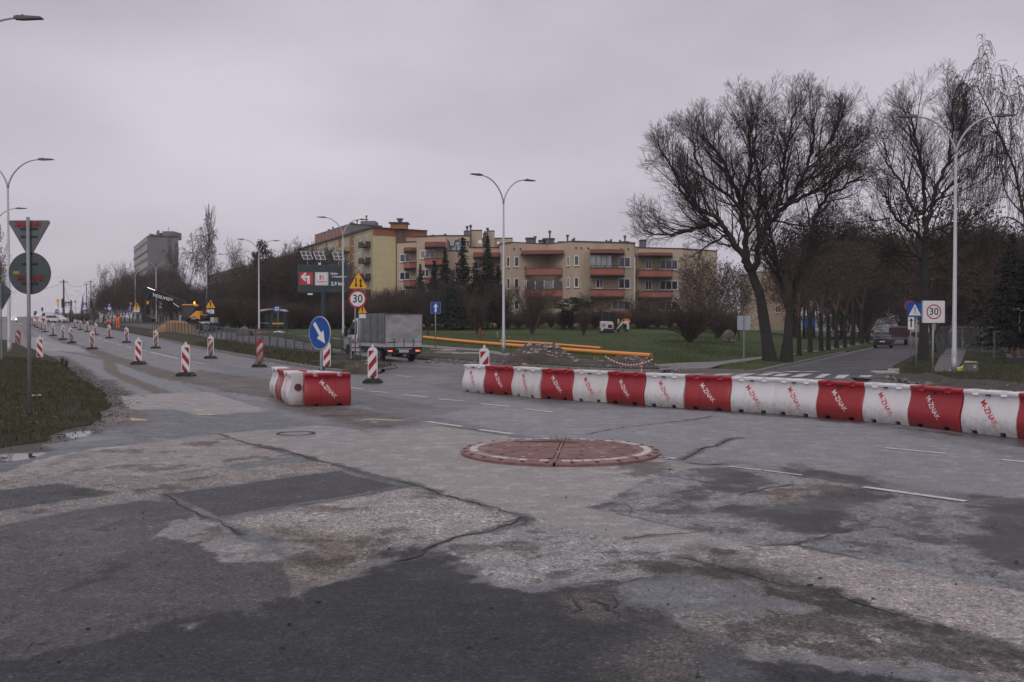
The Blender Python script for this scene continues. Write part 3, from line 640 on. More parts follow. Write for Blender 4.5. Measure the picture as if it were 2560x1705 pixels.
for i, (sp, w_) in enumerate(CR): crack(sp, w_ * .30, .018 if w_ < .02 else .03, i)
# round hydrant cover frame cast into the slab, and small manhole marks
b = MB()
q = GZ('A', 1477, 328)
for k in range(20):
    t0, t1 = 2*math.pi*k/20, 2*math.pi*(k+1)/20
    b.face([(q.x+.33*math.cos(t0), q.y+.33*math.sin(t0), .011), (q.x+.33*math.cos(t1), q.y+.33*math.sin(t1), .011), (q.x+.28*math.cos(t1), q.y+.28*math.sin(t1), .011), (q.x+.28*math.cos(t0), q.y+.28*math.sin(t0), .011)])
o = b.build('cover_ring', mCrack); setp(o, 'thin iron ring of a round cover set in the pale slab left of centre', 'manhole cover')
# loose chips lying on the asphalt
b = MB(); rg = random.Random(5)
for k in range(900):
    u = rg.uniform(-100, 2660); v = 1080 + 620 * rg.random() ** 1.1
    p = G(u, v); s_ = rg.uniform(.002, .0065) * (1.8 if rg.random() < .06 else 1)
    b.blob((p.x, p.y, .006 + s_*.4), s_, 0 if s_ < .03 else 1, .3, (1.2, 1, .6), rg)
for (f, x, y, s_) in (('A',1445,1282,.035),('A',1410,1400,.03),('A',1515,1322,.028),('A',800,1438,.026),('A',295,1470,.03),('A',440,1308,.03),('A',1590,1170,.04),('A',715,755,.03),('A',300,938,.025),('B',510,1160,.03),('B',385,1378,.025),('B',535,1325,.026),('B',1500,390,.05),('C',780,997,.035),('C',725,1035,.04),('C',1075,1112,.03),('C',1870,905,.035),('B',1145,725,.02)):
    s_ *= .42; p = GZ(f, x, y); b.blob((p.x, p.y, .006 + s_*.3), s_, 1, .3, (1.3, 1, .6), rg)
o = b.build('grit', M('loose_grit', (.05,.047,.045), .9, .5, 30)); setp(o, kind='stuff')
# distant ridge
b = MB(); rg = random.Random(4); prev = None
for i in range(61):
    x = -2000 + i * 65; h = 6 + 8 * float(fbm(np.array([x*.004]), np.array([0.3]), 77)[0])
    cur = [(x, 1500, -30), (x, 1640, h), (x, 1900, -30)]
    if prev:
        b.face([prev[0], cur[0], cur[1], prev[1]]); b.face([prev[1], cur[1], cur[2], prev[2]])
    prev = cur
o = b.build('hills', M('far_hills', (.05,.055,.05), .95, .3, .01)); setp(o, kind='structure')
# ================================================================ STREET THINGS
# ---- water-filled barriers
mBW_ = M('white_plastic_plain', (.62,.60,.615), .42, .05, 3, dirt=(.34,.31,.29), damt=.22, bump=.05)
mBR_ = M('red_plastic_plain', (.30,.013,.020), .38, .12, 3, dirt=(.16,.035,.035), damt=.2, bump=.05)
mBWd = M('grimy_white_plastic', (.56,.54,.53), .5, .1, 3, dirt=(.25,.22,.20), damt=.35, bump=.05)
def splashed(key, src_m, dirt, f0=.85, f1=1.45, s0=.92, s1=.12, na=.9):   # road dirt thrown up from below: thick at the foot, thin at the top
    m = src_m.copy(); m.name = key; t = m.node_tree; p = t.nodes['Principled BSDF']; src = p.inputs['Base Color'].links[0].from_socket
    tc = nn(t, 'ShaderNodeTexCoord'); sp_ = nn(t, 'ShaderNodeSeparateXYZ'); t.links.new(tc.outputs['Object'], sp_.inputs[0]); no_ = nn(t, 'ShaderNodeTexNoise'); no_.inputs['Scale'].default_value = 9; no_.inputs['Detail'].default_value = 7; no_.inputs['Roughness'].default_value = .7; t.links.new(tc.outputs['Object'], no_.inputs['Vector'])
    a_ = nn(t, 'ShaderNodeMath', operation='MULTIPLY_ADD'); t.links.new(no_.outputs[0], a_.inputs[0]); a_.inputs[1].default_value = na; t.links.new(sp_.outputs[2], a_.inputs[2])
    r_ = nn(t, 'ShaderNodeMapRange'); t.links.new(a_.outputs[0], r_.inputs[0]); r_.inputs[1].default_value = f0; r_.inputs[2].default_value = f1; r_.inputs[3].default_value = s0; r_.inputs[4].default_value = s1
    mi = nn(t, 'ShaderNodeMixRGB'); t.links.new(r_.outputs[0], mi.inputs[0]); t.links.new(src, mi.inputs[1]); mi.inputs[2].default_value = (*dirt, 1); t.links.new(mi.outputs[0], p.inputs['Base Color']); return m
mBW = splashed('white_plastic', mBW_, (.22,.20,.18), .30, .62, .75, .03, .7); mBR = splashed('red_plastic', mBR_, (.10,.05,.045), .30, .60, .7, .03, .7)
def wornpaint(key, c, c2):
    m = M(key, c, .5, .1, 5, dirt=c2, damt=.32); return m
mSR = wornpaint('worn_red_stencil', (.50,.025,.035), (.70,.62,.62)); mSW = wornpaint('worn_white_stencil', (.66,.56,.57), (.36,.06,.06))
PROF = [(0,.19),(.05,.208),(.13,.230),(.22,.242),(.31,.232),(.40,.202),(.49,.168),(.56,.150),(.62,.150),(.66,.162),(.675,.178),(.70,.184),(.725,.180),(.738,.162)]
def prof(z): return float(np.interp(z, [p[0] for p in PROF], [p[1] for p in PROF]))
def barrier_mesh(L=1.0, mats=None):
    xs = [-.5,-.492,-.47,-.36,-.355,-.315,-.31,-.205,-.2,-.167,-.160,-.153,0,.153,.160,.167,.2,.205,.31,.315,.355,.36,.47,.492,.5]
    xs = [x * L for x in xs]; nz = len(PROF); b = MB(); ring = []
    for x in xs:
        ax = abs(x) / L; tab = .2025 < ax < .3125; slot = .2025 < ax < .3125; groove = abs(ax - .160) < .002
        endk = 1 - .10 * max(0, (ax - .47) / .03) ** 2
        pts = []
        for (z, y) in PROF:
            yy = y * endk - (.007 if groove and z < .66 else 0)
            zz = z
            if tab and z > .655: zz = .655 + (z - .655) * .25; yy = y * endk * (1.0 if z < .7 else .93) + (.012 if .6 < z < .7 else 0)
            if slot and z < .06: zz = .058; yy *= .98
            pts.append((zz, yy))
        ring.append([(x, -yy, zz) for zz, yy in pts] + [(x, yy, zz) for zz, yy in pts[::-1]])
    m = len(ring[0])
    for r in ring: b.v += r
    for i in range(len(ring) - 1):
        for j in range(m):
            b.f.append((i*m+j, (i+1)*m+j, (i+1)*m+(j+1) % m, i*m+(j+1) % m)); b.m.append(0)
    b.f.append(tuple(range(m))); b.m.append(0); b.f.append(tuple((len(ring)-1)*m + j for j in reversed(range(m)))); b.m.append(0)
    return b
BMESH = {}
def barrier_shape(key, mat):
    if key not in BMESH: BMESH[key] = barrier_mesh(1.0).mesh('barrier', mat, smooth=42)
    return BMESH[key]
def stencil(mat, rot, sz=.138):
    me = text_mesh('M-ZNAK', sz, .002, 0.0, .95)
    bm = bmesh.new(); bm.from_mesh(me); bmesh.ops.triangulate(bm, faces=bm.faces[:])
    c, s = math.cos(rot), math.sin(rot)
    for v in bm.verts:
        x, y = v.co.x, v.co.y; v.co.x, v.co.y = x*c - y*s, x*s + y*c
    for k in range(-12, 13):
        bmesh.ops.bisect_plane(bm, geom=bm.verts[:]+bm.edges[:]+bm.faces[:], plane_co=(0, k*.03, 0), plane_no=(0, 1, 0))
    for v in bm.verts:
        z = v.co.y + .36; v.co.z = z; v.co.y = -prof(z) - .0035
    bm.to_mesh(me); bm.free(); me.materials.clear(); me.materials.append(mat); return me
stR, stW = stencil(mSR, R(-51)), stencil(mSW, R(-47))
dm = MB().disc((0, 0, 0), .085, .012, 20, 'x').mesh('end_socket', M('rust_brown', (.10,.05,.035), .8, .3, 10))
hook = MB().box(-.045, .045, -.012, .012, -.012, .012).mesh('lifting_slot', mDark)
def barrier(p, q, white, label, group, dirty=False, text=True, socket=None, L=None):
    p, q = Vector(p), Vector(q); c = (p + q) / 2; d = q - p
    t = thing('road_barrier', label, 'barrier', (c.x, c.y, g(c.x, c.y) + .006), math.atan2(d.y, d.x), group)
    mt = (mBWd if dirty else mBW) if white else mBR
    o = link('body', barrier_shape(('w' if not dirty else 'd') if white else 'r', mt), t); o.scale = ((L or d.length) * .992, 1, 1)
    if text: link('stencil', stR if white else stW, t, (rnd.uniform(-.03, .03), 0, rnd.uniform(-.015, .015)))
    for x in (-.02,): link('lifting_slot', hook, t, (x, -.176, .668 if white else .64))
    if socket: link('end_socket', dm, t, (socket * ((L or d.length)/2 + .004), 0, .40))
    return t
JV = [(1160,981),(1212,986),(1284,991),(1353,999),(1433,1004),(1519,1009.5),(1614,1017),(1712,1024),(1827,1031),(1937,1037.6),(2049,1047),(2166,1057),(2285,1068),(2417,1085),(2558,1100)]
JW = [G(u, v - 2).xy for u, v in JV]
off = [Vector((0, .22))] * len(JW)
JW = [p + Vector((.12, .20)) for p in JW]
colr = 'WRWRWRWRWWRWRW'
blab = ['first white water filled barrier of the long row, turned end nearest the dirt heap', 'first red barrier of the row, just right of its white left end',
 'second white barrier of the row, below the left foot of the dirt heap', 'second red barrier of the row, in front of the dirt heap',
 'third white barrier of the row, smudged, below the middle of the dirt heap', 'third red barrier of the row, in front of the red and white tape',
 'fourth white barrier of the row, between tape and zebra crossing', 'fourth red barrier of the row, in front of the zebra crossing',
 'white barrier touching the red one on its left, first of two whites side by side', 'white barrier with a white one on its left and a red one on its right',
 'red barrier with faded pale lettering below the side street', 'white barrier below the pedestrian crossing sign',
 'red barrier below the right lamp post, last full red of the row', 'largest white barrier near the right edge of the picture, scuffed dark on its back end']
for i, c_ in enumerate(colr):
    barrier(JW[i], JW[i+1], c_ == 'W', blab[i], 'water filled barriers in the long curved row', dirty=(i in (2, 4)), socket=(1 if i == 0 else None))
e_ = (JW[-1] - JW[-2]).normalized(); barrier(JW[-1], JW[-1] + e_ * 1.0, False, 'red barrier cut off by the right picture edge', 'water filled barriers in the long curved row')
# island of barriers round the keep-right sign
ISL = 'water filled barriers round the blue arrow sign'
bf0, bf1 = G(748, 1017).xy + Vector((.05, .22)), G(873, 1014).xy + Vector((-.02, .22))
barrier(bf0, bf1, False, 'red front barrier of the island with white slanting lettering', ISL)
ln, lf = G(723, 1013).xy + Vector((.19, .05)), G(675, 988).xy + Vector((.22, .0))
dl = (ln - lf) / 3
barrier(lf, lf + dl, True, 'farthest white barrier in the left side of the island', ISL)
barrier(lf + dl, lf + dl*2, False, 'red barrier between two white ones in the left side of the island', ISL)
barrier(lf + dl*2, ln, True, 'near white barrier of the island with a rusty round end socket', ISL, socket=1)
bk0, bk2 = at(728, 926, 24.6).xy, at(846, 934, 22.75).xy; bkm = bk0.lerp(bk2, .47)
barrier(bk2 + (bkm-bk2)*.03, bkm, True, 'white back barrier of the island, seen over the red front one', ISL)
barrier(bkm, bk0, False, 'red back barrier of the island, behind the blue sign pole', ISL)
# ---- beacon posts (striped delineators)
mStW = M('beacon_white_sheet', (.70,.68,.68), .45, .06, 6, dirt=(.36,.33,.31), damt=.08)
mStD = splashed('beacon_dirty_sheet', M('beacon_sheet_base', (.62,.59,.58), .6, .08, 5), (.17,.145,.125))
mStR = M('beacon_red_sheet', (.33,.014,.02), .45, .10, 6, dirt=(.25,.08,.07), damt=.05)
mStRd = splashed('beacon_dirty_red_sheet', M('beacon_red_base', (.30,.02,.025), .6, .08, 5), (.14,.085,.07))
def clip_band(x0, x1, z0, z1, a, b_, sl):        # stripe between lines z = a + sl*x and z = b + sl*x clipped to the plate
    def poly_clip(poly, fn):
        out = []
        for i in range(len(poly)):
            p, q = poly[i], poly[(i+1) % len(poly)]; fp, fq = fn(p), fn(q)
            if fp >= 0: out.append(p)
            if fp * fq < 0: t = fp / (fp - fq); out.append((p[0]+(q[0]-p[0])*t, p[1]+(q[1]-p[1])*t))
        return out
    P = [(x0, z0), (x1, z0), (x1, z1), (x0, z1)]
    P = poly_clip(P, lambda p: p[1] - (a + sl * p[0]))
    if P: P = poly_clip(P, lambda p: (b_ + sl * p[0]) - p[1])
    return P
BEAC = {}
def beacon(label, loc, slope=-1, dirty=0, rz=0, lean=0, red_head=False, base_=True, sc_=1.0, clean_group='beacons'):
    key = (slope, dirty, red_head)
    t = thing('beacon_post', label, 'traffic beacon', loc, rz, 'striped beacon posts along the works')
    t.rotation_euler = (0, lean, rz); t.scale = (sc_, sc_, sc_)
    if key not in BEAC:
        wm = mStD if dirty > 1 else (mStD if dirty else mStW)
        rm = mStRd if dirty > 1 else mStR
        Z0, Z1, W = .16, 1.10, .150
        fr = [(-W+.02, Z0), (W-.02, Z0), (W, Z0+.05), (W, Z1-.09), (W-.045, Z1-.01), (.035, Z1+.01), (.028, Z1+.10), (-.028, Z1+.10), (-.035, Z1+.01), (-W+.045, Z1-.01), (-W, Z1-.09), (-W, Z0+.05)]
        body = MB().prism(fr, -.028, .028).mesh('plate', mStR if red_head else (mStW if dirty < 2 else mStD))
        st_ = []; sl = slope * 1.25
        hw = W - .026
        wsheet = MB().prism([(-hw, Z0+.02), (hw, Z0+.02), (hw, Z1-.09), (-hw, Z1-.09)], -.034, -.029).mesh('white_sheet', wm)
        zz = .08 - .43
        while zz < Z1 + .3:
            P = clip_band(-hw, hw, Z0+.02, Z1-.09, zz, zz + .215, sl)
            if len(P) >= 3: st_.append(MB().prism(P, -.0375, -.0345).mesh('stripe', mStRd if dirty else rm))
            zz += .43
        bs = MB().prism([(-.30,0),(.30,0),(.30,.05),(.25,.10),(.12,.12),(-.12,.12),(-.25,.10),(-.30,.05)], -.19, .19)
        bs.box(-.21, -.13, -.22, .22, .02, .135); bs.box(.13, .21, -.22, .22, .02, .135); bs.box(-.05, .05, -.05, .05, .1, .2)
        BEAC[key] = (body, wsheet, st_, bs.mesh('foot', mRub))
    body, ws, st_, ft = BEAC[key]
    pl = link('plate', body, t); link('white_sheet', ws, pl)
    for s_ in st_: link('stripe', s_, pl)
    if base_: link('foot', ft, t)
    return t
BL = [ # pixel base, side, dirt, lean, label, extra
 ('E',862,1362,-1,0,0,'clean white and red beacon, nearest of the lane divider row'), ('E',243,1208,-1,0,.0,'clean beacon with a tall tip on the divider strip, second from the front'),
 ('D',1358,1138,-1,1,0,'beacon with a muddy lower half on the divider strip, third from the front'), ('D',1058,1050,-1,2,-.10,'very muddy beacon tilted to its left on the divider strip'),
 ('D',930,998,-1,1,0,'beacon with a pale round tip left of the tilted muddy one'), ('D',783,942,-1,1,0,'beacon standing alone between the tilted group and the far cluster'),
 ('D',667,888,-1,1,.02,'frontmost beacon of the tight far cluster on the left'), ('D',612,850,-1,1,0,'second beacon of the tight far cluster'), ('D',547,822,-1,1,.03,'third beacon of the tight far cluster'),
 ('D',510,797,-1,1,0,'fourth beacon of the tight far cluster, near the red board'), ('D',478,778,-1,1,0,'fifth beacon of the tight far cluster, thin in the distance'),
 ('D',1862,1043,1,1,0,'muddy beacon at the median kerb, first left of the sand heap'), ('D',1608,978,1,1,0,'beacon in front of the bending worker'), ('D',1405,932,1,1,.02,'beacon at the median kerb just left of the two workers'),
 ('D',1285,886,1,1,0,'beacon at the median kerb, second left of the workers'), ('D',1182,856,1,1,0,'beacon at the median kerb, third left of the workers'), ('D',1100,826,1,1,0,'beacon at the median kerb, fourth left of the workers'),
 ('D',995,760,1,1,0,'farthest beacon standing on the median grass'), ('E',468,1000,1,1,0,'beacon with muddy bottom in front of the sand heap'), ('E',1185,1132,1,1,.01,'beacon in front of the fence, right of the excavator wheels'),
 ('E',1822,1243,1,2,.03,'beacon with a red head and torn top sheet before the mesh fence'), ('F',632,1163,1,0,0,'beacon half hidden behind the barrier island'), ('F',1040,1274,1,0,0,'clean beacon on a black foot in front of the truck'),
 ('P',1211,962,1,0,0,'clean beacon standing behind the white left end of the barrier row')]
for f, x, y, sl, dt, ln_, lb in BL:
    p = GZ(f, x, y); beacon(lb, (p.x, p.y, p.z + .004), sl, dt, rnd.uniform(-.06, .06) + (-.05 if sl < 0 else .08), ln_, red_head='red head' in lb)
p = GZ('D', 618, 1300); beacon('big clean beacon at the left road edge beside the grass', (p.x, p.y - .2, p.z), -1, 0, .02, 0, base_=False)
p = GZ('D', 255, 1118); beacon('red edged beacon with torn sheet between lamp post and sign pole', (p.x, p.y, p.z), -1, 1, .25, .06, red_head=True, base_=False)
p = base(422, 112); beacon('tiny beacon poking up behind the sand heap', (p.x, p.y, p.z), 1, 1)
for k, (x, y) in enumerate(((372,715),(400,722),(425,730))):
    p = GZ('D', x, y + 6); beacon(['leftmost of three beacons closing the far lane at the crest', 'middle of three beacons closing the far lane at the crest', 'rightmost of three beacons closing the far lane at the crest'][k], (p.x, p.y, p.z), -1, 1, 0, 0, sc_=1.25)
# red board near the crest
p = GZ('D', 560, 800); t = thing('closure_board', 'low red and white closure board behind the far beacon cluster', 'road barrier', p)
MB().box(-1.0, 1.0, -.03, .03, .75, 1.15).build('board', mRedS, t); b = MB(); b.box(-.9, -.82, -.05, .05, 0, .9); b.box(.82, .9, -.05, .05, 0, .9); b.build('leg', mPost, t)
for x in (-.7, .1): MB().box(x, x+.35, -.036, -.031, .76, 1.14).build('white_panel', mWhite, t)
# ---- double-arm street lamps
def lamp_meshes(H=10.0, arm=1.62, r=1.0):
    b = MB(); b.tube([(0,0,0),(0,0,.02)], [.2,.2], 10)
    pole = MB(); pole.tube([(0,0,.02),(0,0,1.1),(0,0,1.12),(0,0,H-1.45)], [.105*r,.098*r,.085*r,.048*r], 10)
    lower = MB(); lower.tube([(0,0,.02),(0,0,.85)], [.112*r,.106*r], 10)
    arms = []; heads = []
    for s in (-1, 1):
        pts = [(0,0,H-1.5)]
        for k in range(1, 13):
            a = k / 12; pts.append((s*arm*(a**1.55), 0, H - 1.5 + 1.5 * math.sin(a * math.pi / 2)**.92))
        a_ = MB(); a_.tube(pts, [.045 - .015*k/12 for k in range(13)], 7); arms.append(a_.mesh('arm', mLamp, 180))
        h = MB(); x0 = s*(arm - .12); x1 = s*(arm + .62)
        h.prism([(x0,H-.035),(x0,H+.03),(x0+s*.1,H+.055),(x0+s*.3,H+.05),(x1-s*.05,H+.035),(x1,H+.015),(x1,H-.01),(x0+s*.2,H-.045)], -.10, .10); h.tube([(x0+s*.2,0,H+.05),(x0+s*.2,0,H+.10)], [.03,.03], 8)
        heads.append(h.mesh('lamp_head', mHead))
    return pole.mesh('pole', mLamp, 180), lower.mesh('sleeve', mPole, 180), arms, heads, b.mesh('foot', mPole)
LM10 = lamp_meshes()
LM10far = lamp_meshes(10.0, 1.75, 1.15)
def lamp(label, loc, rz, tilt=0, m=None, H=None):
    m = m or LM10
    t = thing('street_lamp', label, 'street lamp', loc, rz, 'tall double armed street lamps')
    if H: t.scale = (1, 1, H / 10)
    link('pole', m[0], t); link('sleeve', m[1], t); link('foot', m[4], t)
    for a in m[2]: link('arm', a, t)
    for h in m[3]: link('lamp_head', h, t)
    return t
def hfit(u, top, Y):                              # lamp height from its top row
    p = base(u, Y); return p, at(u, top, Y).z - p.z
p, H = hfit(1259, 444, 55.5); lamp('tall double armed lamp standing left of the dirt heap before the flats', p, R(38), H=H)
p, H = hfit(2386, 290, 38.5); lamp('nearest grey lamp post on the right, between grey cabinet and signs', p, R(-3), H=H)
for u, top, Y, rz, lb in ((858, 546, 83, R(30), 'double armed lamp whose pole crosses the billboard'), (647.8, 600, 108, R(30), 'double armed lamp beside the bus shelter'),
                          (517.5, 634, 133, R(36), 'double armed lamp behind the right warning triangle'), (391, 654, 168, R(30), 'double armed lamp rising behind the excavator boom'),
                          (338.6, 673, 196, R(30), 'double armed lamp behind the left warning triangle'), (290, 683, 212, R(28), 'lamp post just above the standing worker'), (257.8, 698, 240, R(28), 'lamp post in the distance before the reddish wood'),
                          (233, 707, 262, R(28), 'lamp post left of the distant dark wood'), (210, 727, 300, R(26), 'thin lamp post behind the blue crossing signs'), (191, 737, 325, R(26), 'farthest lamp post, beside the traffic light')):
    p, H = hfit(u, top, Y); lamp(lb, p, rz, m=LM10far if Y > 100 else LM10, H=H)
for Xl, Yl, lb, H in ((-25.25, 50.0, 'pale lamp post standing at the left edge behind the sign backs', 9.95), (-15.15, 27.4, 'lamp whose head alone reaches in at the top left corner', 10.2), (-36.6, 70.5, 'lamp half hidden behind the left edge pole, thin horizontal arm', 9.6)):
    lamp(lb, (Xl, Yl, g(Xl, Yl) + .05), R(4), H=H)
# ---- signs
def rounded(w, h, r=.05, n=4):
    P = []
    for cx, cz, a0 in ((w-r, h-r, 0), (-w+r, h-r, 90), (-w+r, -h+r, 180), (w-r, -h+r, 270)):
        for k in range(n+1): a = R(a0 + 90*k/n); P.append((cx + r*math.cos(a), cz + r*math.sin(a)))
    return P
def circ(r, n=36, cx=0, cz=0): return [(cx + r*math.cos(2*math.pi*k/n), cz + r*math.sin(2*math.pi*k/n)) for k in range(n)]
def tri(a, r=.05, flip=False, n=4):               # rounded triangle of half side a, centred on its middle
    h = a * math.sqrt(3); V_ = [(0, h*2/3), (-a, -h/3), (a, -h/3)]
    P = []
    for i, (cx, cz) in enumerate(V_):
        L = math.hypot(cx, cz); ux, uz = cx/L, cz/L; ox, oz = cx - ux*2*r, cz - uz*2*r; a0 = math.atan2(uz, ux)
        for k in range(n+1): t = a0 + R(-60 + 120*k/n); P.append((ox + r*math.cos(t), oz + r*math.sin(t)))
    return [(x, -z) for x, z in P] if flip else P
def shift(P, cx, cz): return [(x+cx, z+cz) for x, z in P]
def plate(parent, P, z, y=0, mat=None, name='plate', th=.004, back=True, cx=0, label=None):
    if back:
        b = MB(); b.prism(shift(P, cx, z), y - .002, y + .014); o = b.build(name, [mat], parent, label=label)
        return o
    return MB().prism(shift(P, cx, z), y - .002 - th, y - .002).build(name, [mat], parent, label=label)
def post(parent, h, r=.03, x=0, y=.045, name='post', mat=None):
    return MB().tube([(x,y,-.12),(x,y,h)], [r,r], 10).build(name, mat or mPost, parent, smooth=180)
def clamps(parent, z0, z1, y=.02, w=.12):
    for z in (z0, z1): MB().box(-w, w, y-.006, y+.012, z-.015, z+.015).build('clamp', mSteelD, parent)
def sign_root(label, loc, rz=0, group=None, name='road_sign', lean=0):
    t = thing(name, label, 'road sign', loc, rz, group); t.rotation_euler = (0, lean, rz); return t
# back-facing priority and no-entry pair on the left mound
sp = at(77, 1012, 19.0); spz = hl(sp.x, sp.y)
t = sign_root('give way triangle and round sign seen from behind on one grey pole in the grass', (sp.x, sp.y, spz), 0)
k19 = 19.0 / F
mBack2 = M('sign_back_tall', (.13,.145,.15), .5, .1, 3, .25)
P = tri(.415, .035, flip=True); zt = at(77, 583, 19).z - spz
o = MB().prism(shift(P, .0, zt), -.006, .006).build('triangle_plate', [mBack2], t); MB().prism(shift(tri(.425, .04, True), 0, zt), .006, .012).build('triangle_rim', [mRedS], t)
text_on('M-ZNAK', .125, M('faded_red_lettering', (.24,.03,.03), .6), t, (-.02, -.009, zt + .165), .012, mirror=True)
for z, w_ in ((zt+.09, .17), (zt-.06, .16)): MB().box(-w_, w_, -.03, -.008, z-.012, z+.012).build('bracket', mSteelD, t)
zc = at(77, 683, 19).z - spz
MB().prism(circ(.398, 48, -.0, zc), -.006, .006).build('round_plate', [M('sign_back_dark', (.075,.09,.094), .5, .1, 3, .2)], t); MB().prism(circ(.405, 48, 0, zc), .006, .012).build('round_rim', [mRedS], t)
text_on('M-ZNAK', .135, M('faint_dark_red_lettering', (.15,.02,.02), .6), t, (.03, -.009, zc - .10), .012)
MB().box(-.31, -.19, -.010, -.008, zc-.02, zc+.04).build('sticker', M('old_yellow_sticker', (.30,.27,.03), .7, .4, 30), t)
for z in (zc+.185, zc-.185): MB().box(-.15, .15, -.03, -.008, z-.014, z+.014).build('bracket', mSteelD, t)
MB().tube([(0,-.045,-.2),(0,-.045,zt+.30)], [.034,.034], 12).build('post', mPost, t, smooth=180)
# dark backs at the very left edge
p = base(4, 40); p.z += .05
t = sign_root('dark diamond and triangle sign backs on a post cut by the left edge', p, 0)
k40 = 40 / F; zd = at(4, 728, 40).z - p.z
D_ = rounded(.30, .30, .04); D_ = [(x*.707 - z*.707, x*.707 + z*.707) for x, z in D_]
MB().prism(shift(D_, 0, zd), -.006, .006).build('diamond_plate', [mBack], t)
MB().prism(shift(tri(.42, .04, True), 0, at(4, 752, 40).z - p.z + .08), .008, .02).build('triangle_plate', [mBack], t)
MB().tube([(0,-.03,-.1),(0,-.03,zd+.3)], [.03]*2, 8).build('post', mPost, t)
# keep-right arrow in the island
p = base(799, 23.3); zc = at(799, 832, 23.3).z - p.z
t = sign_root('round blue sign with a white arrow pointing down right inside the barrier island', p, R(-40))
plate(t, circ(.388, 48), zc, 0, M('sign_grey_edge', (.5,.5,.5), .5)); plate(t, circ(.372, 48), zc, 0, mBlue, 'blue_face', back=False)
A_ = [(-.048,.30),(.048,.30),(.048,-.04),(.150,-.04),(0,-.32),(-.150,-.04),(-.048,-.04)]
ca_, sa_ = math.cos(R(40)), math.sin(R(40)); A_ = [(x*ca_ - z*sa_, x*sa_ + z*ca_) for x, z in A_]
MB().prism(shift(A_, -.0, zc), -.009, -.0065).build('arrow', mWhite, t); post(t, zc + .2); clamps(t, zc-.15, zc+.15)
# two-way traffic + 30 in the median
p = GZ('F', 884, 1118); t = sign_root('yellow two way traffic triangle above a round 30 speed limit sign', (p.x, p.y, p.z), R(-4))
Ys = p.y; sc_ = Ys / F
zt = at(896, 707.5, Ys).z - p.z; xt = (896 - 887.5) * sc_
plate(t, tri(.44, .04), zt, 0, mRedS, 'triangle_plate', cx=xt); plate(t, tri(.405, .03), zt, 0, mYel, 'yellow_face', back=False, cx=xt)
def arrow_poly(x, z0, z1, w=.028, hw=.075, hl_=.12):     # vertical arrow from z0 (tail) to z1 (tip)
    s = 1 if z1 > z0 else -1; return [(x-w, z0), (x+w, z0), (x+w, z1-s*hl_), (x+hw, z1-s*hl_), (x, z1), (x-hw, z1-s*hl_), (x-w, z1-s*hl_)]
b = MB(); b.prism(shift(arrow_poly(-.10, .22, -.19), xt, zt), -.009, -.0065); b.prism(shift(arrow_poly(.10, -.19, .20), xt, zt), -.009, -.0065); b.prism(shift(arrow_poly(.115, .16, -.20, .026, .09, .1), xt, zt), -.0088, -.0068)
b.build('arrow', mBlack, t)
zc = at(894, 747.5, Ys).z - p.z; xc = (894 - 887.5) * sc_
plate(t, circ(.40, 48), zc, .0, mRedS, 'round_plate', cx=xc); plate(t, circ(.315, 48), zc, 0, mWhite, 'white_face', back=False, cx=xc)
text_on('30', .50, mBlack, t, (xc, -.0085, zc), .006, sx=.92); post(t, zt + .2, x=.0); clamps(t, zc-.2, zc+.2)
# second sign group behind it: warning triangle with plate
def warn(label, u, vb, ux, vt, w, plate_v=None, wheel=True, Y=None, rz=0):
    p = G(u, vb) if Y is None else base(u, Y); Yp = p.y; s_ = Yp / F
    t = sign_root(label, p, rz); hs = w * s_ / 2; zt = at(ux, vt, Yp).z - p.z + 0; xt = (ux - u) * s_
    plate(t, tri(hs, hs*.1), zt, 0, mRedS if w > 18 else mYel, 'triangle_plate', cx=xt); plate(t, tri(hs*.92, hs*.08), zt, 0, mYel, 'yellow_face', back=False, cx=xt)
    b = MB(); b.prism(shift([(-.10*hs,-.05*hs),(.10*hs,-.05*hs),(.17*hs,.75*hs),(-.17*hs,.75*hs)], xt, zt-.02), -.010, -.0065); b.prism(circ(.12*hs, 12, xt, zt-.30*hs), -.010, -.0065); b.build('exclamation_mark', mBlack, t)
    if plate_v:
        zp = at(ux, plate_v, Yp).z - p.z; hh = .30*hs*2/2*1.3
        plate(t, rounded(hs*.68, hh, .03), zp, 0, mWhite, 'text_plate', cx=xt)
        if wheel:
            b = MB(); q = circ(.14, 14, xt, zp - .05)
            for i in range(10): b.bar((q[i+4-0][0] if i+4 < 14 else q[i-10][0], -.008, q[(i+4) % 14][1]), (q[(i+5) % 14][0], -.008, q[(i+5) % 14][1]), .035, .006)
            b.bar((xt, -.008, zp+.02), (xt, -.008, zp+.15), .05, .006); b.bar((xt, -.008, zp+.02), (xt+.14, -.008, zp-.02), .04, .006); b.build('wheelchair_symbol', mBlack, t)
    post(t, zt + .3*hs, x=0); return t
warn('yellow exclamation triangle half hidden behind the round 30 sign', 899.5, 908, 906.5, 776, 25, 790.5, False, rz=R(-4))
warn('large yellow exclamation triangle with a wheelchair plate beside the excavator', 528.5, 828, 526.7, 763, 26, 779)
warn('smaller yellow exclamation triangle with a wheelchair plate left of the excavator', 341.5, 812, 342, 767.5, 21, 776)
p = GZ('F', 850, 1105); t = thing('bare_post', 'short bare grey post left of the 30 sign post', 'post', p); MB().tube([(0,0,-.1),(0,0,1.25)], [.03]*2, 8).build('tube', mPost, t)
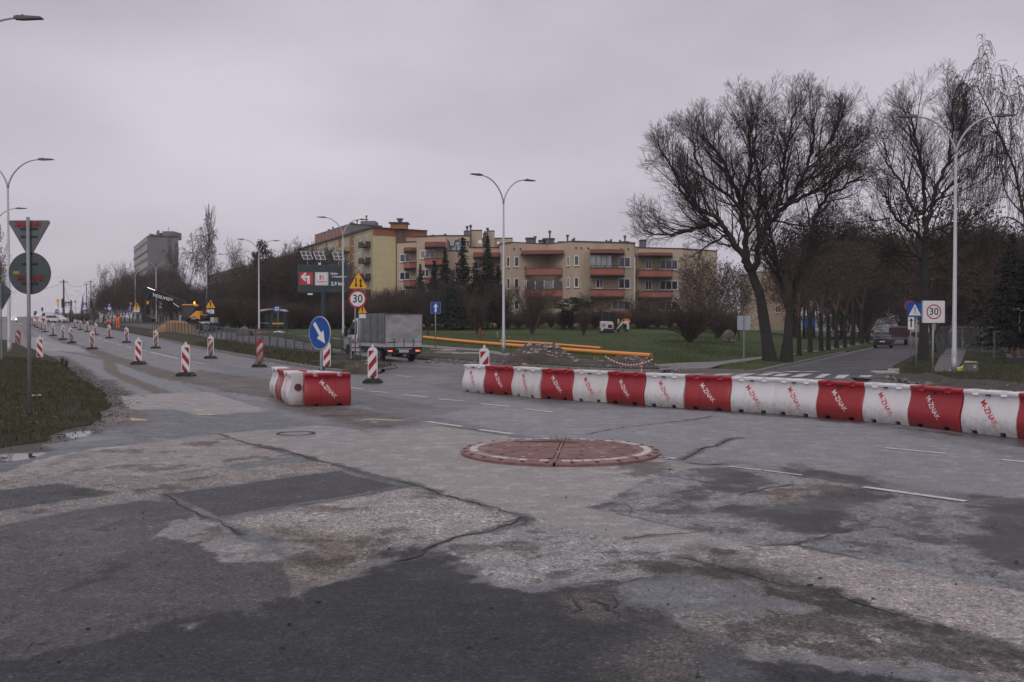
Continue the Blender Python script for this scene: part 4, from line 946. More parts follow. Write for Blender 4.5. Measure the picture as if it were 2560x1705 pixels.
# one-way blue sign
p = G(1088.6, 881); t = sign_root('blue one way sign with a white up arrow at the start of the yellow pipe', p); s_ = p.y / F; zc = at(1089.5, 769.5, p.y).z - p.z
plate(t, rounded(.30, .345, .03), zc, 0, M('sign_grey_edge'), cx=.02); plate(t, rounded(.288, .333, .03), zc, 0, mBlue, 'blue_face', back=False, cx=.02)
MB().prism(shift(arrow_poly(.02, -.27, .27, .055, .15, .22), 0, zc), -.0095, -.0065).build('arrow', mWhite, t); post(t, zc + .1); clamps(t, zc-.2, zc+.2)
# small pale back plate near the big tree
p = GZ('K', 617, 1472); t = sign_root('pale square sign back on a thin pole left of the big tree', p); zc = at(1861.6, 807, p.y).z - p.z
plate(t, rounded(.31, .34, .03), zc, 0, M('pale_sign_back', (.30,.33,.38), .45, .1)); MB().tube([(0,-.035,-.1),(0,-.035,zc+.3)], [.028]*2, 8).build('post', mPost, t)
# right-hand group
p = G(2333, 941); Ys = p.y; t = sign_root('white square box sign with a 30 in a red ring', p); s_ = Ys / F; zc = at(2332, 779.5, Ys).z - p.z
w2, h2 = 27.7*s_, 27.8*s_
MB().prism(shift(rounded(w2, h2, .015), 0, zc), -.01, .10).build('sign_box', M('grey_sign_box', (.33,.33,.35), .5), t); MB().prism(shift(rounded(w2*.985, h2*.985, .015), 0, zc), -.016, -.0105).build('white_face', mWhite, t)
o = MB(); rr0, rr1 = 18.6*s_, 15.8*s_; q0, q1 = circ(rr0, 48), circ(rr1, 48)
for i in range(48):
    j = (i+1) % 48; P4 = [q0[i], q0[j], q1[j], q1[i]]; o.face([(x, -.020, z+zc) for x, z in P4])
o.build('red_ring', mRedS, t); text_on('30', .41*18.6/19, mBlack, t, (0, -.018, zc), .004, sx=.95); post(t, zc - h2 + .1, .04, y=.05)
def walker(parent, x, y, z, s_, mat):
    b = MB(); b.prism(circ(.045*s_, 10, x, z+.22*s_), y-.003, y); w_ = .04*s_
    for a, c_ in (((.0,.17),(.01,.0)), ((.01,.0),(-.09,-.20)), ((.01,.0),(.06,-.10)), ((.06,-.10),(.13,-.20)), ((0,.14),(-.09,.03)), ((0,.14),(.09,.06))):
        b.bar((x+a[0]*s_, y, z+a[1]*s_), (x+c_[0]*s_, y, z+c_[1]*s_), w_, .003)
    return b.build('walking_figure', mat, parent)
def crossing(label, u, vb, uc, vc, w, plate_v=None, Y=None, mul=1.0):
    p = G(u, vb) if Y is None else base(u, Y); s_ = p.y / F; t = sign_root(label, p); zc = at(uc, vc, p.y).z - p.z; xc = (uc-u)*s_; h = w*s_/2
    plate(t, rounded(h, h, .03), zc, 0, mBlue, 'blue_plate', cx=xc); hs = h*.86; Pz = [(-hs, -h*.78), (hs, -h*.78), (0, h*.80)]
    MB().prism(shift(Pz, xc, zc), -.0065, -.0025).build('white_triangle', mWhite, t); walker(t, xc, -.011, zc - h*.16, h*2.2, mBlack)
    if plate_v: plate(t, rounded(h*.95, h*.42, .02), at(uc, plate_v, p.y).z - p.z, 0, mWhite, 'text_plate', cx=xc)
    post(t, zc + h*.5, .03 if p.y < 60 else .035); return t
crossing('blue pedestrian crossing sign between the arrow plate and the box sign', 2291, 932.5, 2286, 774.5, 36)
crossing('small blue crossing sign above a white plate, right of the boom of the excavator', 403, 812, 403, 758.5, 10.5, 767.5)
crossing('far blue crossing sign with white plate beside the utility pole', 172.5, 799, 168.6, 759.5, 11.5, 768.5, Y=240)
crossing('far blue crossing sign with white plate between two thin lamp posts', 211, 797, 212, 763, 11, 771, Y=215)
p = G(2277, 916); s_ = p.y / F; t = sign_root('round blue no parking sign with red rim above a white arrow plate', p); zc = at(2273.7, 764.6, p.y).z - p.z; xc = -3.3*s_
plate(t, circ(13.4*s_, 36), zc, .03, mRedS, 'round_plate', cx=xc); plate(t, circ(10.4*s_, 36), zc, .03, mBlue, 'blue_face', back=False, cx=xc)
b = MB(); b.bar((xc-7*s_, .0235, zc+7*s_), (xc+7*s_, .0235, zc-7*s_), 2.6*s_, .003); b.build('red_bar', mRedS, t)
zp = at(2277.3, 808, p.y).z - p.z; plate(t, rounded(7.7*s_, 15.3*s_, .02), zp, 0, mWhite, 'arrow_plate'); MB().prism(shift(arrow_poly(0, -10*s_, 13*s_, 1.7*s_, 5*s_, 7*s_), 0, zp), -.0095, -.0065).build('arrow', mBlack, t); post(t, zc+.1, .03)
# far small signs on the left: (label, x, y, kind)
def small(label, u, Y, vc, shapes, group=None, rz=0, hp=None, lean=0):
    p = base(u, Y); s_ = Y / F; t = sign_root(label, p, rz, lean=lean); top = 0
    for k, (P, mat, du, v, y) in enumerate(shapes):
        z = at(u + du, v, Y).z - p.z; MB().prism([(x*s_ + du*s_, zz*s_ + z) for x, zz in P], y - .02, y + .02 if k == 0 or y == 0 else y).build('plate' if k == 0 else 'symbol', mat, t); top = max(top, z)
    MB().tube([(0,.05,-.1),(0,.05,top)], [.035]*2, 6).build('post', mPost, t); return t
up = [(-2.2,-9.5),(2.2,-9.5),(2.2,2),(5.6,2),(0,9.5),(-5.6,2),(-2.2,2)]
small('yellow upward arrow board above a round blue sign at the crest', 145.5, 150, 755, [(up, mYel, 0, 755.5, 0), (circ(4.8,20), mBlue, -3, 778, 0), ([(-3,-.8),(1.5,-.8),(1.5,-2.4),(4,0),(1.5,2.4),(1.5,.8),(-3,.8)], mWhite, -3, 778, -.03)])
small('blue plate with white arrow above a round white sign near the workers', 273.8, 160, 763, [(rounded(3.6,4.4,.5), mBlue, 0, 763, 0), (circ(4.6,20), mWhite, .4, 771, 0), ([(-.5,-3),(.5,-3),(.5,1),(1.6,1),(0,3),(-1.6,1),(-.5,1)], mWhite, 0, 763, -.03), ([(-3,-2.4),(-2.4,-3),(3,2.4),(2.4,3)], mDark, .4, 771, -.03)])
small('small blue plate sign left of the arrow and white round signs', 264.5, 165, 771, [(rounded(3.1,2.8,.4), mBlue, 0, 771.5, 0), ([(-2,-.6),(2,-.6),(2,.6),(-2,.6)], mWhite, 0, 771.5, -.03)])
small('orange give way triangle above a blue arrow sign, on a leaning pole', 324.5, 135, 758, [(tri(4.3,.5,True), M('sign_orange', (.62,.20,.01), .5), 1.5, 758.5, 0), (rounded(3.6,4.2,.4), mBlue, 0, 769.5, 0), ([(-.6,-3),(.6,-3),(.6,.8),(1.8,.8),(0,3),(-1.8,.8),(-.6,.8)], mWhite, 0, 769.5, -.03)], lean=.03)
small('dark arrow shaped sign back beside the far traffic light', 178.3, 205, 757, [([(-2.6,-8),(2.6,-8),(2.6,0),(4.6,0),(0,8),(-4.6,0),(-2.6,0)], mBack, 0, 757, 0)])
small('dark pointed sign back at the crest left of the white vehicles', 106, 190, 772, [([(-2.3,-5),(2.3,-5),(2.3,0),(4.2,0),(0,6),(-4.2,0),(-2.3,0)], mBack, 0, 773, 0)])
small('dark double disc sign back at the crest near the headlights', 88.3, 200, 783, [(circ(4,14), mBack, .8, 781, 0), (circ(3.2,14), mBack, -1.2, 786, 0)])
small('tiny red and white sign on a pole before the far trees', 188.3, 230, 754, [(rounded(2.4,2.6,.3), mRedS, 0, 754, 0), ([(-1.2,-1.2),(1.2,-1.2),(1.2,1.2),(-1.2,1.2)], mWhite, 0, 754, -.03)])
# traffic lights
def tlight(label, u, Y, v0, v1, wpx, backp=True):
    p = base(u, Y); s_ = Y / F; t = thing('traffic_light', label, 'traffic light', p); z0, z1 = at(u, v1, Y).z - p.z, at(u, v0, Y).z - p.z; w_ = wpx*s_/2
    MB().box(-w_, w_, -.1, .15, z0, z1).build('housing', mDark, t)
    if backp: MB().box(-w_*1.35, w_*1.35, .16, .18, z0-.1, z1+.1).build('backboard', mDark, t)
    for k in range(3):
        z = z0 + (z1-z0)*(k+.5)/3; MB().disc((0, -.12, z), w_*.55, .03, 12).build('lens', mGlass, t)
    MB().tube([(0,.05,-.1),(0,.05,z1)], [.05]*2, 8).build('post', mPost, t)
tlight('dark traffic light beside the tall utility pole at the crest', 156.5, 195, 748, 768, 4.2); tlight('dark traffic light on the far side before the wood', 227.6, 170, 753, 770, 5.2)
tlight('dark traffic light behind the excavator arm', 380, 120, 754, 770, 4.5, False)
# utility poles with wires
mWood = M('weathered_pole', (.10,.085,.075), .9, .3, 4)
poles = []
for u, Y, top, r_, lb in ((160, 200, 699, .22, 'tall dark utility pole at the crest'), (217, 300, 708, .15, 'thin utility pole in the middle distance'), (228, 260, 700, .16, 'utility pole just left of the far wood'), (406.5, 150, 730, .10, 'thin dark post behind the small crossing sign')):
    p = base(u, Y); z1 = at(u, top, Y).z; t = thing('utility_pole', lb, 'utility pole', p)
    MB().tube([(0,0,-.3),(0,0,z1-p.z)], [r_, r_*.7], 8).build('pole', mWood, t)
    b = MB(); b.box(-.9, .9, -.06, .06, z1-p.z-.5, z1-p.z-.38); b.build('crossarm', mWood, t); poles.append(Vector((p.x, p.y, z1-.4)))
def wire(a, b_, sag, lb):
    o = MB().tube([a.lerp(b_, k/14) - Vector((0, 0, sag*4*(k/14)*(1-k/14))) for k in range(15)], [.028]*15, 4).build('overhead_wire', mDark); setp(o, lb, 'cable')
wire(poles[0], poles[2], 1.2, 'upper overhead wire between the two far utility poles'); wire(poles[0] - Vector((0,0,.7)), poles[1], 6.0, 'sagging overhead wire right of the tall utility pole')
wire(at(60, 712, 170), poles[0], 1.0, 'overhead wire running left from the tall utility pole behind the round sign'); wire(at(345, 716, 250), at(470, 705, 230), .6, 'thin wire crossing in front of the grey tower')
# ---- round steel platform on the slab
pc = Vector((.70, 14.42, 0.004)); RD = 1.44
t = thing('traffic_platform', 'low round red modular island of bolted rubber plates with white edge blocks', 'mini roundabout', pc, R(-6))
mPl = M('red_rubber_plate', (.185,.088,.082), .62, .25, 5, bump=.25, bscale=60, dirt=(.23,.18,.17), damt=.3)
def sector(r0, r1, a0, a1, z0, z1, n=24):
    out = []
    for k in range(n+1):
        a = a0 + (a1-a0)*k/n; out.append(((r0*math.cos(a), r0*math.sin(a)), (r1*math.cos(a), r1*math.sin(a))))
    return out
def dome(r): return .052 + .016 * (1 - (r/RD)**2)
for h in (0, 1):
    a0, a1 = R(90) + R(180)*h + R(.6), R(270) + R(180)*h - R(.6); b = MB(); rs = [.02, .4, .8, 1.1, 1.22, 1.36, 1.41, 1.44, 1.44]; zs = [dome(r) for r in rs[:6]] + [.048, .034, -.004]; n = 48; k0 = 0
    for r, z in zip(rs, zs): b.v += [(r*math.cos(a0+(a1-a0)*k/n), r*math.sin(a0+(a1-a0)*k/n), z) for k in range(n+1)]
    for i in range(len(rs)-1):
        for k in range(n): b.f.append((i*(n+1)+k, (i+1)*(n+1)+k, (i+1)*(n+1)+k+1, i*(n+1)+k+1)); b.m.append(0)
    o = b.build('half_plate', mPl, t, smooth=30)
# chevron ribs
b = MB(); step = .048
for q in range(4):
    sx_, sy_ = ((1,1),(-1,1),(-1,-1),(1,-1))[q]
    for k in range(-30, 60):
        c0 = k * step; P0 = P1 = None; prev = None; pts = []
        for m_ in range(0, 26):
            x = m_ * .045 + .03; y = c0 + x * (.8 if sy_ > 0 else -.8) * 1
            yy = y
            if yy < .02 or math.hypot(x, yy) > 1.12: prev = None; continue
            cur = (x*sx_, yy*sy_)
            if prev:
                dx, dy = cur[0]-prev[0], cur[1]-prev[1]; L = math.hypot(dx, dy); nx, ny = -dy/L*.010, dx/L*.010
                z0, z1 = dome(math.hypot(*prev)) + .006, dome(math.hypot(*cur)) + .006
                b.face([(prev[0]-nx, prev[1]-ny, z0), (cur[0]-nx, cur[1]-ny, z1), (cur[0]+nx, cur[1]+ny, z1), (prev[0]+nx, prev[1]+ny, z0)])
                b.face([(prev[0]-nx*1.6, prev[1]-ny*1.6, z0-.008), (cur[0]-nx*1.6, cur[1]-ny*1.6, z1-.008), (cur[0]-nx, cur[1]-ny, z1), (prev[0]-nx, prev[1]-ny, z0)])
                b.face([(prev[0]+nx, prev[1]+ny, z0), (cur[0]+nx, cur[1]+ny, z1), (cur[0]+nx*1.6, cur[1]+ny*1.6, z1-.008), (prev[0]+nx*1.6, prev[1]+ny*1.6, z0-.008)])
            prev = cur
o = b.build('tread_ribs', mPl, t); o['kind'] = 'stuff'
b = MB(); b.box(-.014, .014, -RD*.99, RD*.99, .05, .078); b.build('seam_strip', M('pinkish_seam', (.24,.12,.11), .7, .2), t, bevel=.004)
mWB = [M('white_block_%s' % s_, c, .6, .25, 12, dirt=(.22,.10,.09), damt=a) for s_, c, a in (('clean', (.48,.43,.42), .2), ('worn', (.36,.27,.25), .45), ('lost', (.23,.12,.11), .7))]
n = 54
for k in range(n):
    a = 2*math.pi*(k+.5)/n
    if abs(math.cos(a)) < .035: continue
    b = MB(); rr = []
    for r, da in ((1.205,-1),(1.205,1),(1.315,1),(1.315,-1)):
        aa = a + da*math.pi/n*(.80); rr.append((r*math.cos(aa), r*math.sin(aa)))
    z = dome(1.26) + .006; b.prism(rr, z-.012, z, ax='z')
    right = math.cos(a - R(-30)) > .5; m_ = mWB[0] if (right and rnd.random() < .85) or rnd.random() < .3 else (mWB[1] if rnd.random() < .6 else mWB[2])
    b.build('white_block', m_, t)
b0 = MB().disc((0,0,0), .032, .006, 10, 'z').mesh('bolt_recess', mDark); b1 = MB().disc((0,0,0), .040, .006, 10, 'z').mesh('plug', mWB[1])
for r, n_, of in ((.45, 8, 0), (.8, 14, .2), (1.08, 18, .1), (1.385, 26, .05)):
    for k in range(n_):
        a = of + 2*math.pi*k/n_; o = link('bolt_recess' if (k % 3 or r > 1.3) else 'plug', b0 if (k % 3 or r > 1.3) else b1, t, (r*math.cos(a), r*math.sin(a), dome(r) + (.006 if r < 1.1 else .002)))
pb = at(1402, 1111, 15.2); b = MB(); b.tube([(-.25,.02,.088),(-.02,0,.10),(.30,-.12,.086)], [.012,.014,.008], 6); b.tube([(-.02,0,.10),(-.05,.08,.16)], [.01,.006], 5); b.tube([(-.7,.12,.08),(-.25,.02,.09)], [.006,.01], 5)
o = b.build('fallen_stick', mWood, None, (.72, 15.05, .0)); setp(o, 'dark twig lying across the seam on the round red island', 'stick')
# fence on the median
mFen = M('fence_grey', (.10,.11,.11), .6, .2, 3, .3)
fp = [GZ('F', 846, 1098).xy, GZ('F', 760, 1052).xy, GZ('F', 672, 1040).xy, GZ('F', 590, 1036).xy, GZ('F', 508, 1033).xy, GZ('F', 425, 1030).xy]
fdir = (Vector(sn(63, 14.6)) - Vector(sn(170, 14.6))).normalized() * -1
q = fp[-1].copy()
while q.length < 165:
    q = q + fdir * 2.0; fp.append(q.copy())
fz = thing('pedestrian_fence', 'long low grey mesh fence along the grass median', 'fence', (fp[5].x, fp[5].y, g(*fp[5])))
O_ = Vector((fp[5].x, fp[5].y, g(*fp[5])))
def L3(p, z): return Vector((p.x, p.y, g(p.x, p.y) + .08 + z)) - O_
for i, p in enumerate(fp):
    b = MB(); b.bar(L3(p, -.1), L3(p, 1.12), .075); b.build('post', mFen, fz)
for i in range(len(fp) - 1):
    a, c_ = fp[i], fp[i+1]; b = MB(); b.bar(L3(a, 1.05), L3(c_, 1.05), .045); b.bar(L3(a, .16), L3(c_, .16), .04)
    o = b.build('rail', mFen, fz)
    if i < 30:
        b = MB(); n_ = 13 if i < 16 else 5
        lean = .22 if i < 7 else .05
        for k in range(n_ + 1):
            t0 = k / n_; t1 = min(1, t0 + lean)
            b.bar(L3(a.lerp(c_, t1), .18), L3(a.lerp(c_, t0), 1.03), .012 if i < 16 else .014)
        for z in (np.linspace(.25, .98, 7) if i < 12 else [.5, .8]): b.bar(L3(a, z), L3(c_, z), .010)
        b.build('mesh_panel', mFen, fz)
# second loose fence panel lying by the truck
# ================================================================ BUILDINGS
def plaster(key, c, dirt=(.10,.085,.07), a=.2, sc_=.35):
    return M(key, c, .85, .08, sc_, dirt=dirt, damt=a, bump=.08, bscale=6, aniso=(1, 1, .35))
mBeige = plaster('beige_plaster', (.50,.395,.29), (.27,.215,.165), .3); mSal = plaster('salmon_parapet', (.35,.120,.088), (.22,.09,.07), .15)
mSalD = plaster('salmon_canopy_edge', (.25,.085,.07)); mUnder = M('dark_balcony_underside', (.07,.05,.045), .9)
mFrame = M('white_window_frame', (.72,.70,.70), .5); mPane = M('window_pane', (.035,.04,.05), .12, .3, .4, spec=.9); mPaneC = M('curtained_pane', (.22,.21,.22), .3, .4, 1.5)
mYelW = plaster('yellow_plaster', (.60,.50,.28), (.36,.30,.2), .08); mYelF = plaster('pale_yellow_front', (.42,.37,.22), (.2,.17,.12), .15); mBrn = plaster('brown_plaster', (.30,.115,.062), (.15,.08,.06), .08)
mConc = plaster('grey_concrete', (.17,.165,.165), (.08,.075,.07), .3); mRoof = M('roof_felt', (.06,.06,.062), .9, .2, 1); mPink = plaster('pink_front', (.34,.16,.13)); mRail = M('balcony_rail', (.06,.05,.05), .6)
class Fac:
    def __init__(s, A, B, O):
        s.A, s.B, s.O = Vector(A), Vector(B), Vector(O); d = s.B - s.A; s.L = d.length; s.d = d / s.L
        n = Vector((s.d.y, -s.d.x)); s.n = n if n.dot(-s.A) > 0 else -n
    def s_at(s, u):
        a = (u - 1280) / F; den = s.d.x - a * s.d.y
        return (a * s.A.y - s.A.x) / den
    def zat(s, u, v): k = s.s_at(u); return at(u, v, (s.A + s.d * k).y).z
    def P(s, k, z, o=0): p = s.A + s.d * k + s.n * o; return Vector((p.x - s.O.x, p.y - s.O.y, z - s.O.z))
    def box(s, b, k0, k1, z0, z1, o0, o1):
        q = [s.P(k0,z0,o0), s.P(k1,z0,o0), s.P(k1,z0,o1), s.P(k0,z0,o1), s.P(k0,z1,o0), s.P(k1,z1,o0), s.P(k1,z1,o1), s.P(k0,z1,o1)]
        n = len(b.v); b.v += [tuple(p) for p in q]
        for f in ((0,3,2,1),(4,5,6,7),(0,1,5,4),(1,2,6,5),(2,3,7,6),(3,0,4,7)): b.f.append(tuple(n+i for i in f)); b.m.append(b.mi)
        return b
    def rect(s, f, x0, y0, x1, y1):
        u0, v0 = px(f, x0, y0); u1, v1 = px(f, x1, y1); um = (u0+u1)/2
        return s.s_at(u0), s.s_at(u1), s.zat(um, v1), s.zat(um, v0)
    def window(s, par, k0, k1, z0, z1, n=2, pane=None, sill=True, off=.03):
        if k1 < k0: k0, k1 = k1, k0
        b = MB(); t = .10
        s.box(b, k0, k1, z0, z0+t, -.02, off+.03); s.box(b, k0, k1, z1-t, z1, -.02, off+.03)
        for i in range(n + 1):
            k = k0 + (k1-k0)*i/n; a, c_ = (max(k0, k - t/2) if i else k0), (min(k1, k + t/2) if i < n else k1)
            if i == 0: c_ = k0 + t
            if i == n: a = k1 - t
            s.box(b, a, c_, z0+t, z1-t, -.02, off+.03)
        if sill: s.box(b, k0-.08, k1+.08, z0-.06, z0, -.02, off+.12)
        w_ = b.build('window', mFrame, par)
        for i in range(n):
            a = k0 + (k1-k0)*i/n + t*.5; c_ = k0 + (k1-k0)*(i+1)/n - t*.5
            p_ = MB(); s.box(p_, a, c_, z0+t*.8, z1-t*.8, -.02, off-.005); p_.build('pane', pane or (mPane if rnd.random() < .65 else mPaneC), w_)
        return w_
def prism_block(par, pts, z0, z1, O, mat, name='wall', roof=True):
    b = MB(); b.prism([(p[0]-O[0], p[1]-O[1]) for p in pts], z0-O[2], z1-O[2], ax='z'); o = b.build(name, mat, par)
    if roof:
        c = MB(); cx = sum(p[0] for p in pts)/len(pts); cy = sum(p[1] for p in pts)/len(pts)
        q = [(cx + (p[0]-cx)*1.012 - O[0], cy + (p[1]-cy)*1.012 - O[1]) for p in pts]
        c.prism(q, z1-O[2]+.002, z1-O[2]+.14, ax='z'); c.build('roof_edge', mRoof, o)
    return o
def vent(par, O, u, vtop, Y, w=.35, h=1.5, cap=True):
    p = at(u, vtop, Y); b = MB(); x, y, z = p.x-O[0], p.y-O[1], p.z-O[2]
    b.tube([(x,y,z-h),(x,y,z-.25)], [w*.35]*2, 8); b.tube([(x,y,z-.32),(x,y,z)], [w*.6, w*.66], 8); b.build('vent_pipe', M('vent_grey', (.10,.10,.105), .7), par, smooth=40)
# ---- beige flats
O1 = (0, 131, 1.2)
B1 = thing('apartment_building', 'beige four storey flats with salmon balconies behind the lawn', 'building', O1)
def XY(f, x, Y): u = px(f, x, 0)[0]; return ((u-1280)/F*Y, Y)
H1 = 12.35; GZ0 = .6
P0, P1, P2, P3, P4, P5, P6 = XY('I',45,134.6), XY('I',178,131.6), XY('I',578,134.6), XY('I',855,129.8), XY('I',1562,132.6), XY('I',1600,135.5), XY('I',2110,137.5)
P7 = XY('I', 2500, 142)
prism_block(B1, [P0, P1, P2, P3, P4, (P4[0]+2, 150), (P0[0]-1, 150)], GZ0, H1, O1, mBeige)
prism_block(B1, [(P4[0]+.01, P4[1]+1.5), P5, P6, P7, (P7[0], 152), (P4[0]+.01, 152)], GZ0, 11.95, O1, mBeige)
fA, fB, fC, fD, fE, fZ = Fac(P1, P2, O1), Fac(P2, P3, O1), Fac(P3, P4, O1), Fac(P5, P6, O1), Fac(P6, P7, O1), Fac(P0, P1, O1)
def wins(fc, par, f, L, n=1, pane=None):
    for r in L:
        k0, k1, z0, z1 = fc.rect(f, *r[:4]); fc.window(par, k0, k1, z0, z1, r[4] if len(r) > 4 else n, pane)
wins(fZ, B1, 'I', [(125,370,158,488), (128,615,160,735), (130,860,160,975)]); wins(fA, B1, 'I', [(205,368,258,485), (205,615,258,730), (205,860,258,972)])
wins(fB, B1, 'I', [(803,362,834,475), (803,605,834,720), (797,855,834,900)]); wins(fC, B1, 'I', [(883,357,935,472), (883,603,935,718), (883,852,935,890)])
wins(fC, B1, 'I', [(1385,372,1520,490,2), (1385,616,1518,732,2), (1310,866,1518,972,3)]); wins(fC, B1, 'I', [(1128,615,1212,728,2)])
wins(fD, B1, 'I', [(1688,408,1758,510,2),(1850,402,2055,515,3), (1688,640,1758,745,2),(1850,640,2055,745,3), (1850,870,2052,978,3)])
def balcony(par, pts, z0, z1, O, mat=None, rail=True, glazed=None):   # open-backed balcony following a plan polyline; pts in world XY
    b = MB(); P = [Vector((p[0]-O[0], p[1]-O[1], 0)) for p in pts]; z0 -= O[2]; z1 -= O[2]
    c = sum(P, Vector()) / len(P)
    for i in range(len(P)-1): b.face([P[i]+Vector((0,0,z0)), P[i+1]+Vector((0,0,z0)), P[i+1]+Vector((0,0,z1)), P[i]+Vector((0,0,z1))])
    for i in range(len(P)-1): b.bar(P[i]+Vector((0,0,(z0+z1)/2)) + (c-P[i]).normalized()*.05, P[i+1]+Vector((0,0,(z0+z1)/2)) + (c-P[i+1]).normalized()*.05, .08, z1-z0-.01)
    o = b.build('balcony', mat or mSal, par)
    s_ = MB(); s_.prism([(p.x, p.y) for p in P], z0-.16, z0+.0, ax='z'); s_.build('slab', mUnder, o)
    e = MB()
    for i in range(len(P)-1): e.bar(P[i]+Vector((0,0,z1+.03)), P[i+1]+Vector((0,0,z1+.03)), .16, .07)
    if rail:
        for i in range(len(P)-1):
            e.bar(P[i]+Vector((0,0,z1+.32)), P[i+1]+Vector((0,0,z1+.32)), .05)
            L = (P[i+1]-P[i]).length
            for k in range(int(L/.9)+1): q = P[i].lerp(P[i+1], min(1, k*.9/L)); e.bar(q+Vector((0,0,z1)), q+Vector((0,0,z1+.34)), .04)
    e.build('railing', mRail, o)
    if glazed:
        for i in range(len(P)-1):
            L = (P[i+1]-P[i]).length; n = max(1, round(L/1.1)); zt = z1 + glazed
            for k in range(n):
                a, c_ = P[i].lerp(P[i+1], k/n), P[i].lerp(P[i+1], (k+1)/n); g_ = MB(); g_.bar(a.lerp(c_, .05)+Vector((0,0,(z1+zt)/2)), a.lerp(c_, .95)+Vector((0,0,(z1+zt)/2)), .03, zt-z1-.2); g_.build('pane', mPane if (k+i) % 3 else mPaneC, o)
                fr = MB(); fr.bar(a+Vector((0,0,z1+.05)), a+Vector((0,0,zt)), .09); fr.build('glazing_bar', mFrame, o)
    return o
def zrow(f, y, Y): return at(1280, px(f, 0, y)[1], Y).z
# bay A: fills the hollow corner between x=325 and x=748 of the front
a0 = fA.A + fA.d * fA.s_at(px('I',325,0)[0]); a1 = Vector(XY('I', 748, 131.4)); cc = Vector(P2)
aA = [tuple(a0), (a0.x + .2, a0.y - .5), tuple(a1)]; aA2 = [tuple(a0), tuple(Vector((a0.x+.2, a0.y-.5))), tuple(a1), tuple(cc)]
def slabpoly(par, pts, z0, z1, mat, name, O=O1):
    b = MB(); b.prism([(p[0]-O[0], p[1]-O[1]) for p in pts], z0-O[2], z1-O[2], ax='z'); return b.build(name, mat, par)
for y0, y1, gl, rl in ((498,572,None,True),(740,818,1.25,False)):
    balcony(B1, aA, zrow('I', y1, 131), zrow('I', y0, 131), O1, rail=rl, glazed=gl)
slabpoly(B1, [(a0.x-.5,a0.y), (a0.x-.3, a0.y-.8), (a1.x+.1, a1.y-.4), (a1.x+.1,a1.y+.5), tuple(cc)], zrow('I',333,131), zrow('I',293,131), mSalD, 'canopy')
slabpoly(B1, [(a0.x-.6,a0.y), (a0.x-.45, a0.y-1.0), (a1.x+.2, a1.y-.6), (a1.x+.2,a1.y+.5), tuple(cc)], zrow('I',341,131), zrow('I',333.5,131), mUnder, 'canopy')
balcony(B1, [(XY('I',690,131)[0], 133), XY('I',700,130.5), XY('I',850,129.6)], .8, zrow('I',1010,131), O1, rail=False)
# bay C and bay D: projecting three-sided balconies
def bay(par, x0, xm, x1, Yb, Yf, rows, canopy, fc, O):
    p = [XY('I',x0,Yb), XY('I',x0+4,Yf+.25), XY('I',xm,Yf), XY('I',x1-5,Yf+.5), XY('I',x1,Yb)]
    for (y0, y1, gl) in rows: balcony(par, p, zrow('I',y1,Yf), zrow('I',y0,Yf), O, glazed=gl, rail=not gl)
    q = [XY('I',x0-2,Yb), XY('I',x0,Yf), XY('I',xm,Yf-.3), XY('I',x1,Yf+.3), XY('I',x1+2,Yb)]
    slabpoly(par, q, zrow('I',canopy[1],Yf), zrow('I',canopy[0],Yf), mSalD, 'canopy'); q2 = [(a, b_-.12 if i in (1,2,3) else b_) for i, (a, b_) in enumerate(q)]
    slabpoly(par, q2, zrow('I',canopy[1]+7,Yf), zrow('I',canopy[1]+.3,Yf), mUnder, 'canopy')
bay(B1, 1064, 1230, 1452, 132.2, 129.2, [(498,570,None),(742,815,None)], (285,325), fC, O1)
bay(B1, 1608, 1800, 1995, 137.3, 134.0, [(520,590,None),(765,825,None),(1010,1062,None)], (322,352), fD, O1)
slabpoly(B1, [XY('I',1070,132), XY('I',1080,130.4), XY('I',1550,131.4), XY('I',1550,133)], .8, zrow('I',992,131), mSal, 'balcony')
b = MB()
for k in range(5): a_, c_ = XY('I', 1068+k*60, 129.6), XY('I', 1068+k*60+56, 129.4); b.bar((a_[0]-O1[0], a_[1]-O1[1], zrow('I',425,129.5)-O1[2]), (c_[0]-O1[0], c_[1]-O1[1], zrow('I',425,129.5)-O1[2]), .03, (zrow('I',352,129.5)-zrow('I',495,129.5)))
b.v = b.v[:32]; b.f = b.f[:24]; b.m = b.m[:24]; b.build('balcony_glazing', M('milky_glazing', (.30,.30,.32), .25, .2, 1), B1)
for x, y in ((203,283),(275,283),(905,270),(965,272),(1042,275),(1415,283),(1495,285)):
    fc = fA if x < 600 else fC; u, v = px('I', x, y); p = fc.P(fc.s_at(u), fc.zat(u, v), .03); MB().box(p.x-.09, p.x+.09, p.y-.06, p.y+.06, p.z-.12, p.z+.12).build('vent_hole', mDark, B1)
MB().tube([(XY('I',1567,132.3)[0]-O1[0], 132.3-O1[1], -.5), (XY('I',1567,132.3)[0]-O1[0], 132.3-O1[1], 9.3)], [.09]*2, 6).build('downpipe', mFrame, B1)
# roof top huts and pipes
for x0, x1, y0 in ((340,445,163),(488,560,190),(535,660,170),(708,770,206),(1235,1355,216),(1405,1500,205),(1640,1700,185)):
    X0, X1 = XY('I',x0,138)[0], XY('I',x1,138)[0]; z = zrow('I', y0, 138); MB().box(X0, X1, 7, 9, H1-O1[2]-.5, z-O1[2]).build('roof_hut', mConc, B1); MB().box(X0-.1, X1+.1, 6.9, 9.1, z-O1[2]+.002, z-O1[2]+.12).build('roof_edge', mRoof, B1)
for x, y, hh in ((609,75,2.2),(443,138,1.5),(810,122,2),(867,170,.8),(886,157,1),(1250,180,1),(1270,195,.7),(1287,190,.7),(1303,172,1.2),(1232,205,.5),(1403,180,.8),(1460,130,2)): vent(B1, O1, *px('I', x, y), 137.5, .32 if hh > 1.4 else .22, hh)
